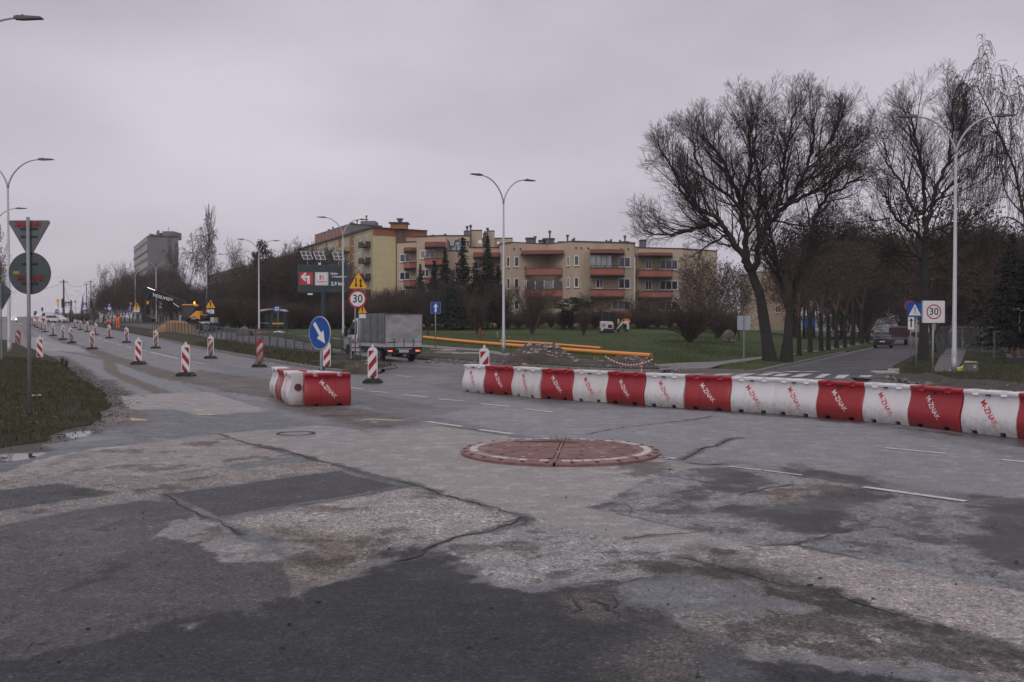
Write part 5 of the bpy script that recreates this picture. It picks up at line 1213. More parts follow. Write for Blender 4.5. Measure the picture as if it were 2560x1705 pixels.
# left, higher part of the flats
O2 = (-12, 133, 1.2)
B2_ = thing('apartment_building', 'beige stepped flats with graffiti on the top wall, half hidden by spruces', 'building', O2)
Q0, Q1, R0, R1 = XY('H',965,136), XY('H',1186,134.4), XY('H',1186,133.0), XY('H',1520,131.0)
zq = zrow('H', 392, 135.5); zr = zrow('H', 322, 132); zs = zrow('H', 500, 136)
prism_block(B2_, [Q0, Q1, (Q1[0], 150), (Q0[0], 150)], .6, zq, O2, mBeige); prism_block(B2_, [(R0[0]+.01, R0[1]), R1, XY('H',1528,138), (R1[0], 150), (R0[0]+.01, 150)], .6, zr, O2, mBeige)
S0, S1 = XY('H',1522,138.2), XY('H',1786,138.2); prism_block(B2_, [S0, S1, (S1[0], 150), (S0[0], 150)], .6, zrow('H',318,138.2), O2, mBeige)
T0, T1, T2 = XY('H',1505,134.6), XY('H',1760,135.5), XY('H',2150,136.2)
prism_block(B2_, [(T0[0]+.3, T0[1]), (S1[0], 135.6), (S1[0], 138.1), (S0[0]+.1, 138.1)], .6, zs, O2, mBeige); prism_block(B2_, [(S1[0]+.02, 135.6), (T2[0], 136.4), (T2[0], 152), (S1[0]+.02, 152)], .6, zrow('H',452,136), O2, mBeige)
prism_block(B2_, [XY('H',1800,140), XY('H',1928,140), XY('H',1928,146), XY('H',1800,146)], 9, zrow('H',258,140), O2, mBeige); prism_block(B2_, [XY('H',1720,139.5), XY('H',1786,139.5), XY('H',1786,144), XY('H',1720,144)], 9, zrow('H',270,140), O2, mConc)
prism_block(B2_, [XY('H',1985,141), XY('H',2068,141), XY('H',2068,146), XY('H',1985,146)], 9, zrow('H',265,141), O2, mBeige); prism_block(B2_, [XY('H',1937,141), XY('H',1982,141), XY('H',1982,144), XY('H',1937,144)], 9, zrow('H',290,141), O2, mConc)
prism_block(B2_, [XY('H',1930,143), XY('H',2270,143), XY('H',2270,150), XY('H',1930,150)], 9, zrow('H',347,143), O2, mBeige)
fQ, fR, fS, fT = Fac(Q0, Q1, O2), Fac(R0, R1, O2), Fac(S0, S1, O2), Fac((S1[0],135.6), (T2[0],136.4), O2)
wins(fQ, B2_, 'H', [(998,520,1115,612,2),(995,722,1115,815,2),(998,922,1122,1015,2)]); wins(fR, B2_, 'H', [(1228,478,1395,570,3),(1240,690,1330,780,2)]); wins(fT, B2_, 'H', [(1830,590,1925,690,2),(2095,640,2125,700,1)])
def hbay(par, x0, x1, Yb, Yf, rows, can, O):
    p = [XY('H',x0,Yb), XY('H',x0+3,Yf+.2), XY('H',(x0+x1)/2,Yf-.2), XY('H',x1,Yf+.2), XY('H',x1+1,Yb)]
    for y0, y1 in rows: balcony(par, p, zrow('H',y1,Yf), zrow('H',y0,Yf), O, rail=True)
    if can:
        b = MB(); b.prism([(q[0]-O[0], q[1]-O[1]) for q in p], zrow('H',can[1],Yf)-O[2], zrow('H',can[0],Yf)-O[2], ax='z'); b.build('canopy', mSalD, par)
        b = MB(); b.prism([(q[0]-O[0], q[1]-O[1]-.1) for q in p], zrow('H',can[1]+14,Yf)-O[2], zrow('H',can[1],Yf)-O[2]-.01, ax='z'); b.build('canopy', mUnder, par)
hbay(B2_, 1040, 1183, 135.8, 133.4, [(615,675),(822,880),(1040,1075)], (445,480), O2); hbay(B2_, 1278, 1510, 132.6, 129.8, [(570,635),(800,850)], (382,430), O2); hbay(B2_, 1825, 2120, 136.5, 133.8, [(700,760)], (500,545), O2)
for x, y, r in ((1903,385,26),(2108,398,18)):
    u, v = px('H', x, y); p = at(u, v, 135); t = MB(); t.tube([(p.x-O2[0], p.y-O2[1], p.z-O2[2]), (p.x-O2[0]+.02, p.y-O2[1]-.1, p.z-O2[2]+.02)], [r/4.53/18.4*1.0, r/4.53/18.4*.9], 16); t.build('satellite_dish', mFrame, B2_)
gm = M('graffiti_dark_blue', (.06,.09,.13), .7, .4, 6); gw = M('graffiti_silver', (.42,.43,.46), .6, .1)
def gstroke(pts, w, mat, o=.03):
    b = MB()
    for a, c_ in zip(pts[:-1], pts[1:]):
        ua, va = px('H', *a); uc, vc = px('H', *c_); b.bar(fS.P(fS.s_at(ua), fS.zat(ua, va), o), fS.P(fS.s_at(uc), fS.zat(uc, vc), o), w, w)
    return b
u, v = px('H', 1600, 430)
b = MB(); b.face([fS.P(fS.s_at(px('H',x,0)[0]), fS.zat(px('H',x,0)[0], px('H',0,y)[1]), .015) for x, y in ((1560,380),(1615,372),(1640,395),(1690,380),(1690,490),(1570,490),(1565,440))]); b.build('graffiti', gw, B2_)
for pts in ([(1548,368),(1560,430),(1572,445),(1568,492),(1620,488)], [(1565,440),(1610,435),(1625,368),(1700,378),(1775,380),(1760,410),(1780,440)], [(1640,420),(1632,488)], [(1688,385),(1700,430),(1690,480)], [(1570,492),(1590,480),(1625,492)]): gstroke(pts, .16, gm).build('graffiti', gm, B2_)
for x, y, hh in ((1756,205,2.2),(1796,192,2.4),(1345,308,.8),(1370,302,.9),(1508,290,1),(1987,225,2),(1962,262,1)): vent(B2_, O2, *px('H', x, y), 140, .32 if hh > 1.5 else .25, hh)
# ---- yellow and brown slab block with the big gable
O3 = (-25.5, 183, 1.0); B3 = thing('apartment_building', 'yellow and brown five storey block with a big blank gable wall', 'building', O3)
c0 = XY('H', 692, 183); c1 = XY('H', 1303, 190); far = (c0[0] - 26, c0[1] + 57); far1 = (far[0] + 11.5, far[1] + 7)
zt = at(932, 569, 183).z
prism_block(B3, [c0, c1, (c1[0]-26, c1[1]+57), far], 1.0, zt, O3, mYelF)
fG, fL = Fac(c0, c1, O3), Fac(far, c0, O3)
def panel(fc, par, f, x0, y0, x1, y1, mat, name, o=.05):
    k0, k1, z0, z1 = fc.rect(f, x0, y0, x1, y1); b = MB(); fc.box(b, min(k0,k1), max(k0,k1), z0, z1, -.02, o); return b.build(name, mat, par)
zb = fG.zat(*px('H', 800, 318)); L_ = fG.L
b = MB(); fG.box(b, 0, L_, zb, zt-.02, -.02, .06); b.build('brown_band', mBrn, B3)
k0, k1 = fG.s_at(px('H',948,0)[0]), fG.s_at(px('H',1066,0)[0]); b = MB(); fG.box(b, k0, k1, 1, zb-.005, -.02, .06); b.build('brown_strip', mBrn, B3)
b = MB(); fG.box(b, 0.02, k0-.01, 1, zb-.005, -.02, .05); b.build('yellow_panel', mYelW, B3); b = MB(); fG.box(b, k1+.01, L_-.02, 1, zb-.005, -.02, .05); b.build('yellow_panel', mYelW, B3)
for k in range(1, 13):
    z = 1 + k*1.35
    if z < zb-.1: b = MB(); fG.box(b, .05, k0-.05, z, z+.03, .045, .056); b.build('panel_joint', M('joint_dark_yellow', (.36,.31,.18), .9), B3)  # panel joints in a darker yellow than the wall
ST = [(x, y) for x, y in ((375,0),(550,0),(722,0),(890,0))]
zfl = [fL.zat(*px('H', 535, y)) for y in (415, 590, 762)]; dzf = zfl[0] - zfl[1]; zfl = [zfl[0] + dzf*i for i in (0, -1, -2, -3, -4)]
def kk(x): return fL.s_at(px('H', x, 0)[0])
Ll = fL.L
for i in range(22):
    kc = Ll - 1.6 - i * 3.05
    if kc < 1.5: break
for z in zfl:
    for xa, xb, kind in ((455,477,'w'),(520,548,'w'),(597,625,'w'),(350,372,'w'),(240,268,'w'),(190,216,'w'),(150,172,'w'),(312,332,'w'),(110,128,'w'),(75,92,'w')):
        fL.window(B3, kk(xa), kk(xb), z, z + 1.45, 1, sill=True)
    for xa, xb in ((592,668),(365,430),(205,255)):
        b = MB(); a, c_ = kk(xa), kk(xb); fL.box(b, a, c_, z - .95, z - .8, 0, 1.15); o = b.build('balcony', mUnder, B3); b = MB(); fL.box(b, a, a+(c_-a)*.62, z-.8, z+.05, 1.05, 1.12); fL.box(b, a, a+.06, z-.8, z+.05, 0, 1.05); fL.box(b, c_-.06, c_, z-.8, z+.05, 0, 1.05); fL.box(b, a, c_, z+.08, z+.13, 1.05, 1.12); b.build('parapet', mUnder if xa > 500 else mYelF, o)
for xa, xb in ((432,480),(305,335),(160,178)):
    b = MB(); fL.box(b, kk(xa), kk(xb), 1, zt-.3, -.02, .06); b.build('brown_strip', mBrn, B3)
b = MB(); fL.box(b, 0, Ll, zt-.05, zt+.25, -.1, .35); b.build('eaves', mRoof, B3)
u, v = px('H', 985, 178); p = at(u, v, 186); MB().box(p.x-1.5-O3[0], p.x+1.5-O3[0], 2, 5, zt-O3[2], p.z-O3[2]).build('chimney', plaster('orange_chimney', (.34,.15,.06)), B3); MB().box(p.x-1.8-O3[0], p.x+1.8-O3[0], 1.7, 5.3, p.z-O3[2]+.002, p.z-O3[2]+.2).build('chimney_cap', mRoof, B3)
for x in (988, 1003): vent(B3, O3, *px('H', x, 118), 186, .8, 4.5)
# long block continuing behind the trees
O4 = (-66, 270, 1.5); B4 = thing('apartment_building', 'long dull block running away behind the bare trees left of the billboard', 'building', O4)
a, c_ = far, (-111, 362); n_ = Vector((.894, .447)) * 11
prism_block(B4, [a, (a[0]+n_.x, a[1]+n_.y+.1), (c_[0]+n_.x, c_[1]+n_.y), c_], 1, 18.6, O4, plaster('old_brown_front', (.20,.16,.11)))
f4 = Fac(c_, (a[0]-.1, a[1]), O4)
for fl in range(5):
    for i in range(38):
        k = 2 + i * (f4.L-4) / 38; f4.window(B4, k, k+1.4, 3.2 + fl*2.95, 4.7 + fl*2.95, 1, sill=False)
# pink and grey block behind the yellow one
O5 = (-50, 262, 2); B5 = thing('apartment_building', 'pink and grey higher block showing above the yellow block roof', 'building', O5)
g0, g1 = XY('H', 435, 262), XY('H', 797, 268); f5 = (g0[0]-16, g0[1]+34)
prism_block(B5, [g0, g1, (g1[0]-16, g1[1]+34), f5], 2, at(876, 560, 262).z, O5, mConc)
fP = Fac(f5, g0, O5); ztp = at(876, 560, 262).z
for i in range(9):
    k = 1.5 + i*(fP.L-3)/9; b = MB(); fP.box(b, k, k+2.6, 12, ztp-.4, -.02, .2); b.build('pink_panel', mPink, B5)
    for q in (1,2): fP.window(B5, k+.6, k+1.9, ztp-q*3+.4, ztp-q*3+2, 1, sill=False); 
for xa, xb, y in ((545,716,142),(430,470,160)):
    X0, X1 = XY('H', xa, 268)[0]-O5[0], XY('H', xb, 268)[0]-O5[0]; MB().box(X0, X1, 7, 13, ztp-O5[2]-.3, zrow('H', y, 268)-O5[2]).build('roof_hut', mConc, B5)
for x, y in ((445,158),(510,135),(190,240),(237,215),(616,85)): vent(B5, O5, *px('H', x, y), 275 if x > 300 else 285, .5, 3)
# grey tower far left
O6 = (-115, 330, 2); B6 = thing('tower_block', 'tall grey concrete tower block fading in haze at the left', 'building', O6)
zt6 = at(410, 590, 330).z; h0, h1 = XY('Q', 325, 330), XY('Q', 667, 333); h2 = XY('Q', 163, 382)
prism_block(B6, [h0, h1, (h2[0]+h1[0]-h0[0]+4, 386), h2], 2, zt6, O6, mConc)
f6, f6g = Fac(h2, h0, O6), Fac(h0, h1, O6)
for fl in range(10):
    for i in range(9):
        k = 2 + i*(f6.L-3)/9; f6.window(B6, k, k+2.6, 4 + fl*2.8, 5.5 + fl*2.8, 2, sill=False)
    if fl % 2 == 0: b = MB(); f6.box(b, .5, f6.L-.5, 3.2+fl*2.8, 3.9+fl*2.8, 0, .25); b.build('balcony_band', M('pale_band', (.26,.25,.25), .8), B6)
for k in (3, 6): b = MB(); f6g.box(b, k*1.1, k*1.1+.05, 3, zt6-.5, 0, .02); b.build('panel_joint', mUnder, B6)
for xa, xb, y in ((510,637,405),(440,475,418),(362,383,432)):
    X0, X1 = XY('Q', xa, 338)[0]-O6[0], XY('Q', xb, 338)[0]-O6[0]; MB().box(X0, X1, 6, 14, zt6-O6[2]-.3, zrow('Q', y, 338)-O6[2]).build('roof_hut', mConc, B6)
for x, y in ((432,392),(549,355)): vent(B6, O6, *px('Q', x, y), 340, .8 if x < 500 else .2, 4)
# flats behind the big trees
O7 = (50, 190, .5); B7 = thing('apartment_building', 'beige flats glimpsed between the trunks right of the big tree', 'building', O7)
k0, k1 = XY('K', 690, 190), XY('K', 905, 194)
prism_block(B7, [k0, k1, (k1[0]+2, 205), (k0[0], 205)], .3, at(1920, px('K',0,990)[1], 190).z, O7, mBeige)
f7 = Fac(k0, k1, O7); wins(f7, B7, 'K', [(780,1060,806,1100,2),(780,1165,806,1200,2),(722,1060,740,1100,1)])
for y in (1030,1120,1215): k_ = f7.rect('K', 820, y, 900, y+22); b = MB(); f7.box(b, *k_[:2], k_[2], k_[3], 0, 1.2); b.build('balcony', mSal, B7)
# ================================================================ VEHICLES, MACHINES, PEOPLE
mCarW = M('white_car_paint', (.62,.61,.63), .3, .04, 2); mCarD = M('dark_green_paint', (.012,.022,.022), .25, .1, 2); mTyre = M('tyre', (.02,.02,.02), .85, .2, 9); mRim = M('wheel_rim', (.22,.22,.23), .4, .1, 5, .6)
mRedL = bpy.data.materials.new('lit_tail_lamp'); mRedL.use_nodes = True; q_ = mRedL.node_tree.nodes['Principled BSDF']; q_.inputs['Base Color'].default_value = (.5,.02,.01,1); q_.inputs['Emission Color'].default_value = (1,.10,.06,1); q_.inputs['Emission Strength'].default_value = 2.2
mWL = bpy.data.materials.new('lit_head_lamp'); mWL.use_nodes = True; q_ = mWL.node_tree.nodes['Principled BSDF']; q_.inputs['Emission Color'].default_value = (1,.86,.66,1); q_.inputs['Emission Strength'].default_value = 14
mAmb = bpy.data.materials.new('lit_amber_beacon'); mAmb.use_nodes = True; q_ = mAmb.node_tree.nodes['Principled BSDF']; q_.inputs['Base Color'].default_value = (.8,.3,.01,1); q_.inputs['Emission Color'].default_value = (1,.5,.05,1); q_.inputs['Emission Strength'].default_value = 5
def wheel(par, x, y, r, w=.2, axis='x', name='wheel'):
    t = MB().disc((x, y, r), r, w, 24, axis).build('tyre' if False else name, mTyre, par, smooth=40, bevel=.02)
    d = {'x': (1,0,0), 'y': (0,1,0)}[axis]
    MB().disc((x, y, r), r*.60, w+.02, 18, axis).build('rim', mRim, t); MB().disc((x, y, r), r*.2, w+.05, 10, axis).build('hub', mSteelD, t)
    return t
# ---- delivery truck with tarpaulin body (drives away, along +Y locally)
tp = G(1009, 904.5); S_ = .90
T = thing('tarpaulin_truck', 'white delivery truck with a grey tarpaulin box body, brake lights lit', 'truck', (tp.x, tp.y, tp.z), R(28)); T.scale = (S_, S_, S_)
mTarp = M('grey_tarpaulin', (.105,.110,.120), .45, .12, 1.2, bump=.25, bscale=3, dirt=(.22,.22,.22), damt=.15); mTarpR = M('light_grey_tarpaulin', (.30,.305,.31), .36, .12, 1.0, bump=.25, bscale=2.5, dirt=(.15,.15,.15), damt=.15)
def cloth(par, name, mat, o, ux, uz, w_, h_, nx=26, nz=18, amp=.02, n=(0,-1,0), hem=0, seed=0):
    b = MB(); o, ux, uz, n = Vector(o), Vector(ux), Vector(uz), Vector(n)
    for j in range(nz+1):
        for i in range(nx+1):
            a, c_ = i/nx, j/nz; ed = min(1, min(a, 1-a)*10) * (min(1, (1-c_)*8)); wv = amp * ed * (math.sin(a*9+seed + c_*3)*.4 + (2*float(fbm(np.array([a*4.+seed]), np.array([c_*3.]), 61)[0])-1)*1.6)
            if hem and c_ < .16: wv += hem * math.sin(a*17)*(1-c_/.16)*.5; 
            dz = (hem*.9*max(0, math.sin(a*6.0+.6)) * max(0, 1-c_*9)) if hem else 0
            b.v.append(tuple(o + ux*(a*w_) + uz*(c_*h_ + dz) + n*wv))
    for j in range(nz):
        for i in range(nx): q = j*(nx+1)+i; b.f.append((q, q+1, q+nx+2, q+nx+1)); b.m.append(0)
    return b.build(name, mat, par, smooth=180)
W_, Lb, z0, z1 = 1.06, 4.1, .96, 2.53
MB().box(-W_+.03, W_-.03, .04, Lb-.03, z0+.02, z1-.03).build('load_frame', mSteelD, T)
cloth(T, 'rear_tarpaulin', mTarpR, (-W_, -.01, z0+.03), (1,0,0), (0,0,1), 2*W_, z1-z0-.03, 40, 26, .034, (0,-1,0), .055, 2)
cloth(T, 'side_tarpaulin', mTarp, (-W_-.01, Lb, z0), (0,-1,0), (0,0,1), Lb, z1-z0, 44, 20, .020, (-1,0,0), 0, 5)
b = MB()
for y in (1.0, 2.05, 3.1): b.box(-W_-.035, -W_-.028, y-.012, y+.012, z0, z1)
for x in (-.55, .0, .55): b.box(x-.015, x+.015, -.058, -.050, .80, z0+.30)
b.build('strap', mDark, T)
MB().box(W_-.02, W_, 0, Lb, z0, z1-.02).build('side_tarpaulin', mTarp, T)
b = MB(); b.prism([(-W_-.015, z1-.015), (W_+.015, z1-.035), (W_+.015, z1+.0), (-W_-.015, z1+.03)], -.02, Lb+.02); b.build('roof_tarpaulin', mTarp, T)
b = MB(); b.tube([(-W_,-.03,z0),(-W_,-.03,z1)], [.018]*2, 6); b.tube([(W_,-.03,z0),(W_,-.03,z1)], [.018]*2, 6); b.tube([(-W_,-.03,z1-.01),(W_,-.03,z1-.01)], [.02]*2, 6); b.build('corner_seam', mRail, T)
b = MB()
for i in range(14): b.disc((-W_+.12+i*.143, -.03, z0+.10), .016, .02, 6, 'y')
for i in range(20): b.disc((-W_-.025, .12+i*.2, z0+.08), .014, .02, 6, 'x')
b.build('eyelets', mDark, T)
mAlu = M('aluminium_side', (.42,.41,.41), .5, .15, 3, .2, dirt=(.2,.18,.17), damt=.2)
MB().box(-W_-.01, W_+.01, -.03, -.001, .78, 1.0).build('tailboard', mAlu, T); MB().box(-W_-.02, -W_-.002, 0, Lb, .78, z0).build('sideboard', mAlu, T); MB().box(W_+.002, W_+.02, 0, Lb, .78, z0).build('sideboard', mAlu, T)
MB().box(-W_, W_, 0, Lb, .70, .77).build('bed', mSteelD, T)
b = MB(); b.box(-.45, -.35, .1, 6.8, .48, .7); b.box(.35, .45, .1, 6.2, .48, .7); b.box(-.9, .9, .02, .10, .50, .60); b.box(-W_+.02, W_-.02, -.02, .06, .58, .70); b.build('chassis', mDark, T)
MB().box(-.97, .97, -.03, .03, .40, .52).build('underrun_bar', mDark, T)
for s_ in (-1, 1):
    h = MB().box(min(s_*.62, s_*.93), max(s_*.62, s_*.93), -.06, -.025, .52, .64).build('tail_light', mDark, T); MB().box(min(s_*.66, s_*.84), max(s_*.66, s_*.84), -.068, -.061, .54, .62).build('lens', mRedL, h); MB().box(min(s_*.85, s_*.92), max(s_*.85, s_*.92), -.068, -.061, .54, .62).build('lens', mWhite, h)
    MB().box(s_*1.02-.02, s_*1.02+.02, -.045, -.03, .9, .96).build('marker_lamp', mRedS, T)
MB().box(-.42, .42, -.05, -.03, .655, .70).build('light_strip', mAlu, T); MB().box(-.3, .3, .85, .95, .25, .5).build('mud_flap', mDark, T)
pl_ = MB().box(-.26, .26, -.055, -.04, .50, .62).build('number_plate', mWhite, T); [MB().box(x, x+.03, -.058, -.0555, .53, .59).build('plate_character', mDark, pl_) for x in (-.20,-.15,-.08,-.03,.02,.07,.14,.19)]
for x in (-.86, .86): wheel(T, x, 1.05, .36, .24); b = MB(); b.box(x-.16, x+.16, .55, 1.55, .74, .78); b.box(x-.16, x+.16, .52, .56, .30, .78); b.build('mudguard', mDark, T)
MB().box(-.16, .16, .9, 1.2, .24, .46).build('axle', mDark, T)
# cab
cw = .98; cy = Lb + .05
prof_c = [(cy, .42), (cy+2.7, .42), (cy+2.8, .62), (cy+2.76, 1.0), (cy+2.45, 1.24), (cy+1.95, 1.38), (cy+1.15, 2.16), (cy+.9, 2.28), (cy+.1, 2.34), (cy, 2.30)]
MB().prism(prof_c, -cw, cw, ax='x').build('cab', mCarW, T, bevel=.05)
sw = [(cy+.40, 1.40), (cy+1.70, 1.36), (cy+1.80, 1.42), (cy+1.14, 2.10), (cy+.40, 2.18)]
for s_ in (-1, 1): MB().prism(sw, s_*cw-.012 if s_ < 0 else cw-.005, s_*cw+.005 if s_ < 0 else cw+.012, ax='x').build('side_window', mGlass, T)
MB().prism([(cy+1.99,1.40),(cy+1.20,2.24),(cy+1.14,2.22),(cy+1.93,1.38)], -cw+.1, cw-.1, ax='x').build('windscreen', mGlass, T)
for s_ in (-1, 1):
    wheel(T, s_*.86, cy+1.95, .36, .22); b = MB(); b.bar((s_*cw, cy+1.65, 1.40), (s_*(cw+.22), cy+1.7, 1.46), .04); mi_ = b.build('mirror', mDark, T); MB().box(s_*(cw+.22)-.09, s_*(cw+.22)+.09, cy+1.64, cy+1.76, 1.26, 1.70).build('mirror_head', mDark, mi_)
    MB().disc((s_*(cw+.004), cy+1.95, .38), .46, .01, 20, 'x').build('wheel_arch', mDark, T)
MB().box(-cw-.004, -cw+.0, cy+.1, cy+1.0, .9, 1.3).build('door', mCarW, T); MB().box(-cw-.02, -cw-.005, cy+.2, cy+.36, 1.16, 1.2).build('door_handle', mDark, T)
MB().box(-cw-.01, cw+.01, cy+1.5, cy+2.84, .36, .5).build('bumper', mDark, T)
MB().box(-cw-.012, -cw-.002, cy+.02, cy+1.55, .62, .68).build('side_strip', mDark, T)
b = text_mesh('STRADA AK', .34, .012, .001, .95); b.materials.clear(); b.materials.append(M('red_lettering', (.30,.03,.045), .5)); b.transform(Matrix.Rotation(R(90), 4, 'X')); b.transform(Matrix.Rotation(R(-90), 4, 'Z')); link('lettering', b, T, (-cw-.016, cy+.85, 1.0))
# ---- people
def person(label, loc, rz, joints, mats, cat='person', sc_=1.0):
    """joints: dict name->(x,y,z); skin figure facing -Y"""
    J = joints; names = list(J); verts = [J[n][:3] for n in names]; idn = {n: i for i, n in enumerate(names)}
    ed = [('pelvis','belly'),('belly','chest'),('chest','neck'),('neck','head'),('head','crown'),('pelvis','hipL'),('pelvis','hipR'),('hipL','kneeL'),('hipR','kneeR'),('kneeL','ankL'),('kneeR','ankR'),('ankL','toeL'),('ankR','toeR'),
          ('chest','shL'),('chest','shR'),('shL','elL'),('shR','elR'),('elL','wrL'),('elR','wrR'),('wrL','haL'),('wrR','haR')]
    rad = dict(pelvis=(.17,.13), belly=(.165,.125), chest=(.20,.14), neck=(.06,.06), head=(.088,.10), crown=(.075,.085), hipL=(.105,.11), hipR=(.105,.11), kneeL=(.075,.08), kneeR=(.075,.08), ankL=(.055,.055), ankR=(.055,.055), toeL=(.045,.035), toeR=(.045,.035),
               shL=(.075,.075), shR=(.075,.075), elL=(.058,.058), elR=(.058,.058), wrL=(.042,.042), wrR=(.042,.042), haL=(.04,.03), haR=(.04,.03))
    me = bpy.data.meshes.new('body'); me.from_pydata(verts, [(idn[a], idn[b_]) for a, b_ in ed], []); ob = bpy.data.objects.new('body', me); C.objects.link(ob)
    sk = ob.modifiers.new('skin', 'SKIN'); sk.use_smooth_shade = True; ss = ob.modifiers.new('sub', 'SUBSURF'); ss.levels = 2; ss.render_levels = 2
    for n, i in idn.items(): me.skin_vertices[0].data[i].radius = rad[n]; me.skin_vertices[0].data[i].use_root = (n == 'pelvis')
    dg = bpy.context.evaluated_depsgraph_get(); nm = bpy.data.meshes.new_from_object(ob.evaluated_get(dg)); bpy.data.objects.remove(ob)
    nm.materials.clear()
    for m in mats[0]: nm.materials.append(m)
    for p in nm.polygons: p.material_index = mats[1](p.center, J); p.use_smooth = True
    t = thing('person', label, cat, loc, rz); t.scale = (sc_,)*3; nm.name = 'body'; link('body', nm, t)
    b = MB()
    for s_ in ('L', 'R'):
        h = Vector(J['ha'+s_][:3]); w_ = Vector(J['wr'+s_][:3]); d = (h-w_).normalized(); a = d.cross(Vector((0,1,0))).normalized() if abs(d.y) < .9 else Vector((1,0,0))
        for k in range(4): p0 = h + a*(k-1.5)*.018; b.tube([p0, p0 + d*(.05+.01*(k in (1,2))), p0 + d*.08 + Vector((0,-.02,0))], [.010,.009,.007], 5)
        b.tube([h - d*.02 + a*.03, h + d*.02 + a*.06], [.012,.009], 5)
    b.build('fingers', M('work_glove', (.04,.04,.045), .8), t)
    return t, J
mHiV = M('orange_workwear', (.85,.11,.035), .75, .12, 8); mHiY = M('lime_vest', (.50,.62,.06), .7, .1, 8); mDarkCl = M('dark_clothes', (.03,.03,.038), .85, .2, 6); mRefl = M('reflective_tape', (.50,.49,.47), .4); mSkin = M('skin', (.38,.22,.16), .6); mBoot = M('work_boot', (.02,.018,.016), .8)
STAND = dict(pelvis=(0,0,.93), belly=(0,.0,1.08), chest=(0,.01,1.32), neck=(0,0,1.49), head=(0,-.02,1.60), crown=(0,-.02,1.72), hipL=(.10,0,.86), hipR=(-.10,0,.86), kneeL=(.13,-.01,.48), kneeR=(-.13,.02,.48), ankL=(.15,.02,.09), ankR=(-.15,.04,.09), toeL=(.17,-.13,.04), toeR=(-.17,-.12,.04),
             shL=(.20,0,1.41), shR=(-.20,0,1.41), elL=(.30,-.02,1.14), elR=(-.28,-.06,1.13), wrL=(.25,-.20,.98), wrR=(-.18,-.24,1.02), haL=(.22,-.27,.95), haR=(-.13,-.31,1.0))
BEND = dict(pelvis=(0,.10,.88), belly=(0,-.03,1.0), chest=(0,-.24,1.14), neck=(0,-.40,1.20), head=(0,-.50,1.20), crown=(0,-.60,1.16), hipL=(.10,.10,.82), hipR=(-.10,.10,.82), kneeL=(.13,-.02,.46), kneeR=(-.12,.10,.46), ankL=(.15,.06,.09), ankR=(-.14,.22,.09), toeL=(.16,-.09,.04), toeR=(-.15,.07,.04),
            shL=(.19,-.30,1.16), shR=(-.19,-.30,1.16), elL=(.22,-.42,.90), elR=(-.2,-.45,.90), wrL=(.12,-.55,.68), wrR=(-.08,-.56,.70), haL=(.08,-.60,.61), haR=(-.05,-.6,.63))
def mapper(top, legs):
    def f(c, J):
        z = c.z; hd = Vector(J['head'][:3]); 
        if (Vector(c) - hd).length < .17: return 2
        for s_ in ('haL','haR'):
            if (Vector(c) - Vector(J[s_][:3])).length < .07: return 3
        if z < .11: return 4
        if z > J['pelvis'][2] - .06: return 5 if abs((z - 1.12)) < .025 else top
        return 5 if abs(z - .36) < .03 and legs == 1 else legs
    return f
mts = [mDarkCl, mHiV, mDarkCl, mDarkCl, mBoot, mRefl, mHiY]
p = GZ('D', 1735, 856); person('worker in orange standing with his back turned beside the fence', (p.x, p.y, p.z + .1), R(180), STAND, (mts, mapper(1, 1)))
p = GZ('D', 1622, 870); person('worker in an orange jacket and dark trousers bending over the verge', (p.x, p.y, p.z + .1), R(-70), BEND, (mts, mapper(1, 0)))
p = base(px('I',1385,0)[0], 107.5); p.z += .1; person('worker in a lime vest half hidden beside the white mini excavator', p, R(80), STAND, (mts, mapper(6, 0)))
p = base(px('I',1470,0)[0], 109); p.z += .1; person('worker in an orange jacket standing behind the mini excavator arm', p, R(-20), {**STAND, 'elL': (.42,-.05,1.28), 'elR': (-.42,-.05,1.28), 'wrL': (.5,-.2,1.08), 'wrR': (-.5,-.2,1.08), 'haL': (.48,-.28,1.02), 'haR': (-.48,-.28,1.02)}, (mts, mapper(1, 0)))
# ---- wheeled excavator
ep = base(px('E',1030,0)[0], 108); K_ = 108/F/5.2275; ZG = ep.z
E_ = thing('wheeled_excavator', 'yellow and black wheeled excavator with its long boom raised to the left', 'excavator', (ep.x, ep.y, ep.z + .06), 0)
_, vg = 0, 0
vg = HOR + (HC - ep.z) / 108 * F; y_g = (vg - 680) * 5.2275
def ex(x, y): return ((x-1030)*K_, (y_g - y)*K_)
def epoly(pts): return [ex(*p_) for p_ in pts]
mEY = M('machine_yellow', (.72,.33,.02), .45, .08, 3, dirt=(.2,.14,.08), damt=.1); mEB = M('machine_black', (.014,.015,.017), .6, .2, 4, dirt=(.09,.08,.07), damt=.15)
MB().prism(epoly([(845,655),(850,620),(1090,625),(1175,640),(1210,660),(1210,690),(1170,712),(880,705)]), -.9, .9).build('undercarriage', mEB, E_, bevel=.03)
MB().prism(epoly([(800,655),(872,655),(872,670),(800,670)]), -1.1, -.2).build('step', mAlu, E_)
for x, r in ((1000, 46), (1172, 50)):
    for y in (-.95, .95): wheel(E_, *(ex(x, 0)[0], y), r*K_*1.15, .42, 'y')
MB().prism(epoly([(850,640),(852,470),(865,432),(1020,432),(1035,450),(1030,520),(1010,560),(950,600),(948,632)]), -1.15, -.10).build('cab', mEB, E_, bevel=.03)
MB().prism(epoly([(868,600),(872,462),(1010,462),(1015,515),(945,595)]), -1.175, -1.152).build('cab_glass', mGlass, E_)
MB().prism(epoly([(858,446),(862,430),(1015,428),(1036,445),(1034,462),(1026,462),(1010,444)]), -1.18, -.1).build('cab_roof_edge', mEY, E_)
MB().prism(epoly([(840,640),(845,560),(950,600),(1085,520),(1180,560),(1180,625),(1090,632)]), -.1, 1.1).build('engine_house', mEB, E_, bevel=.03)
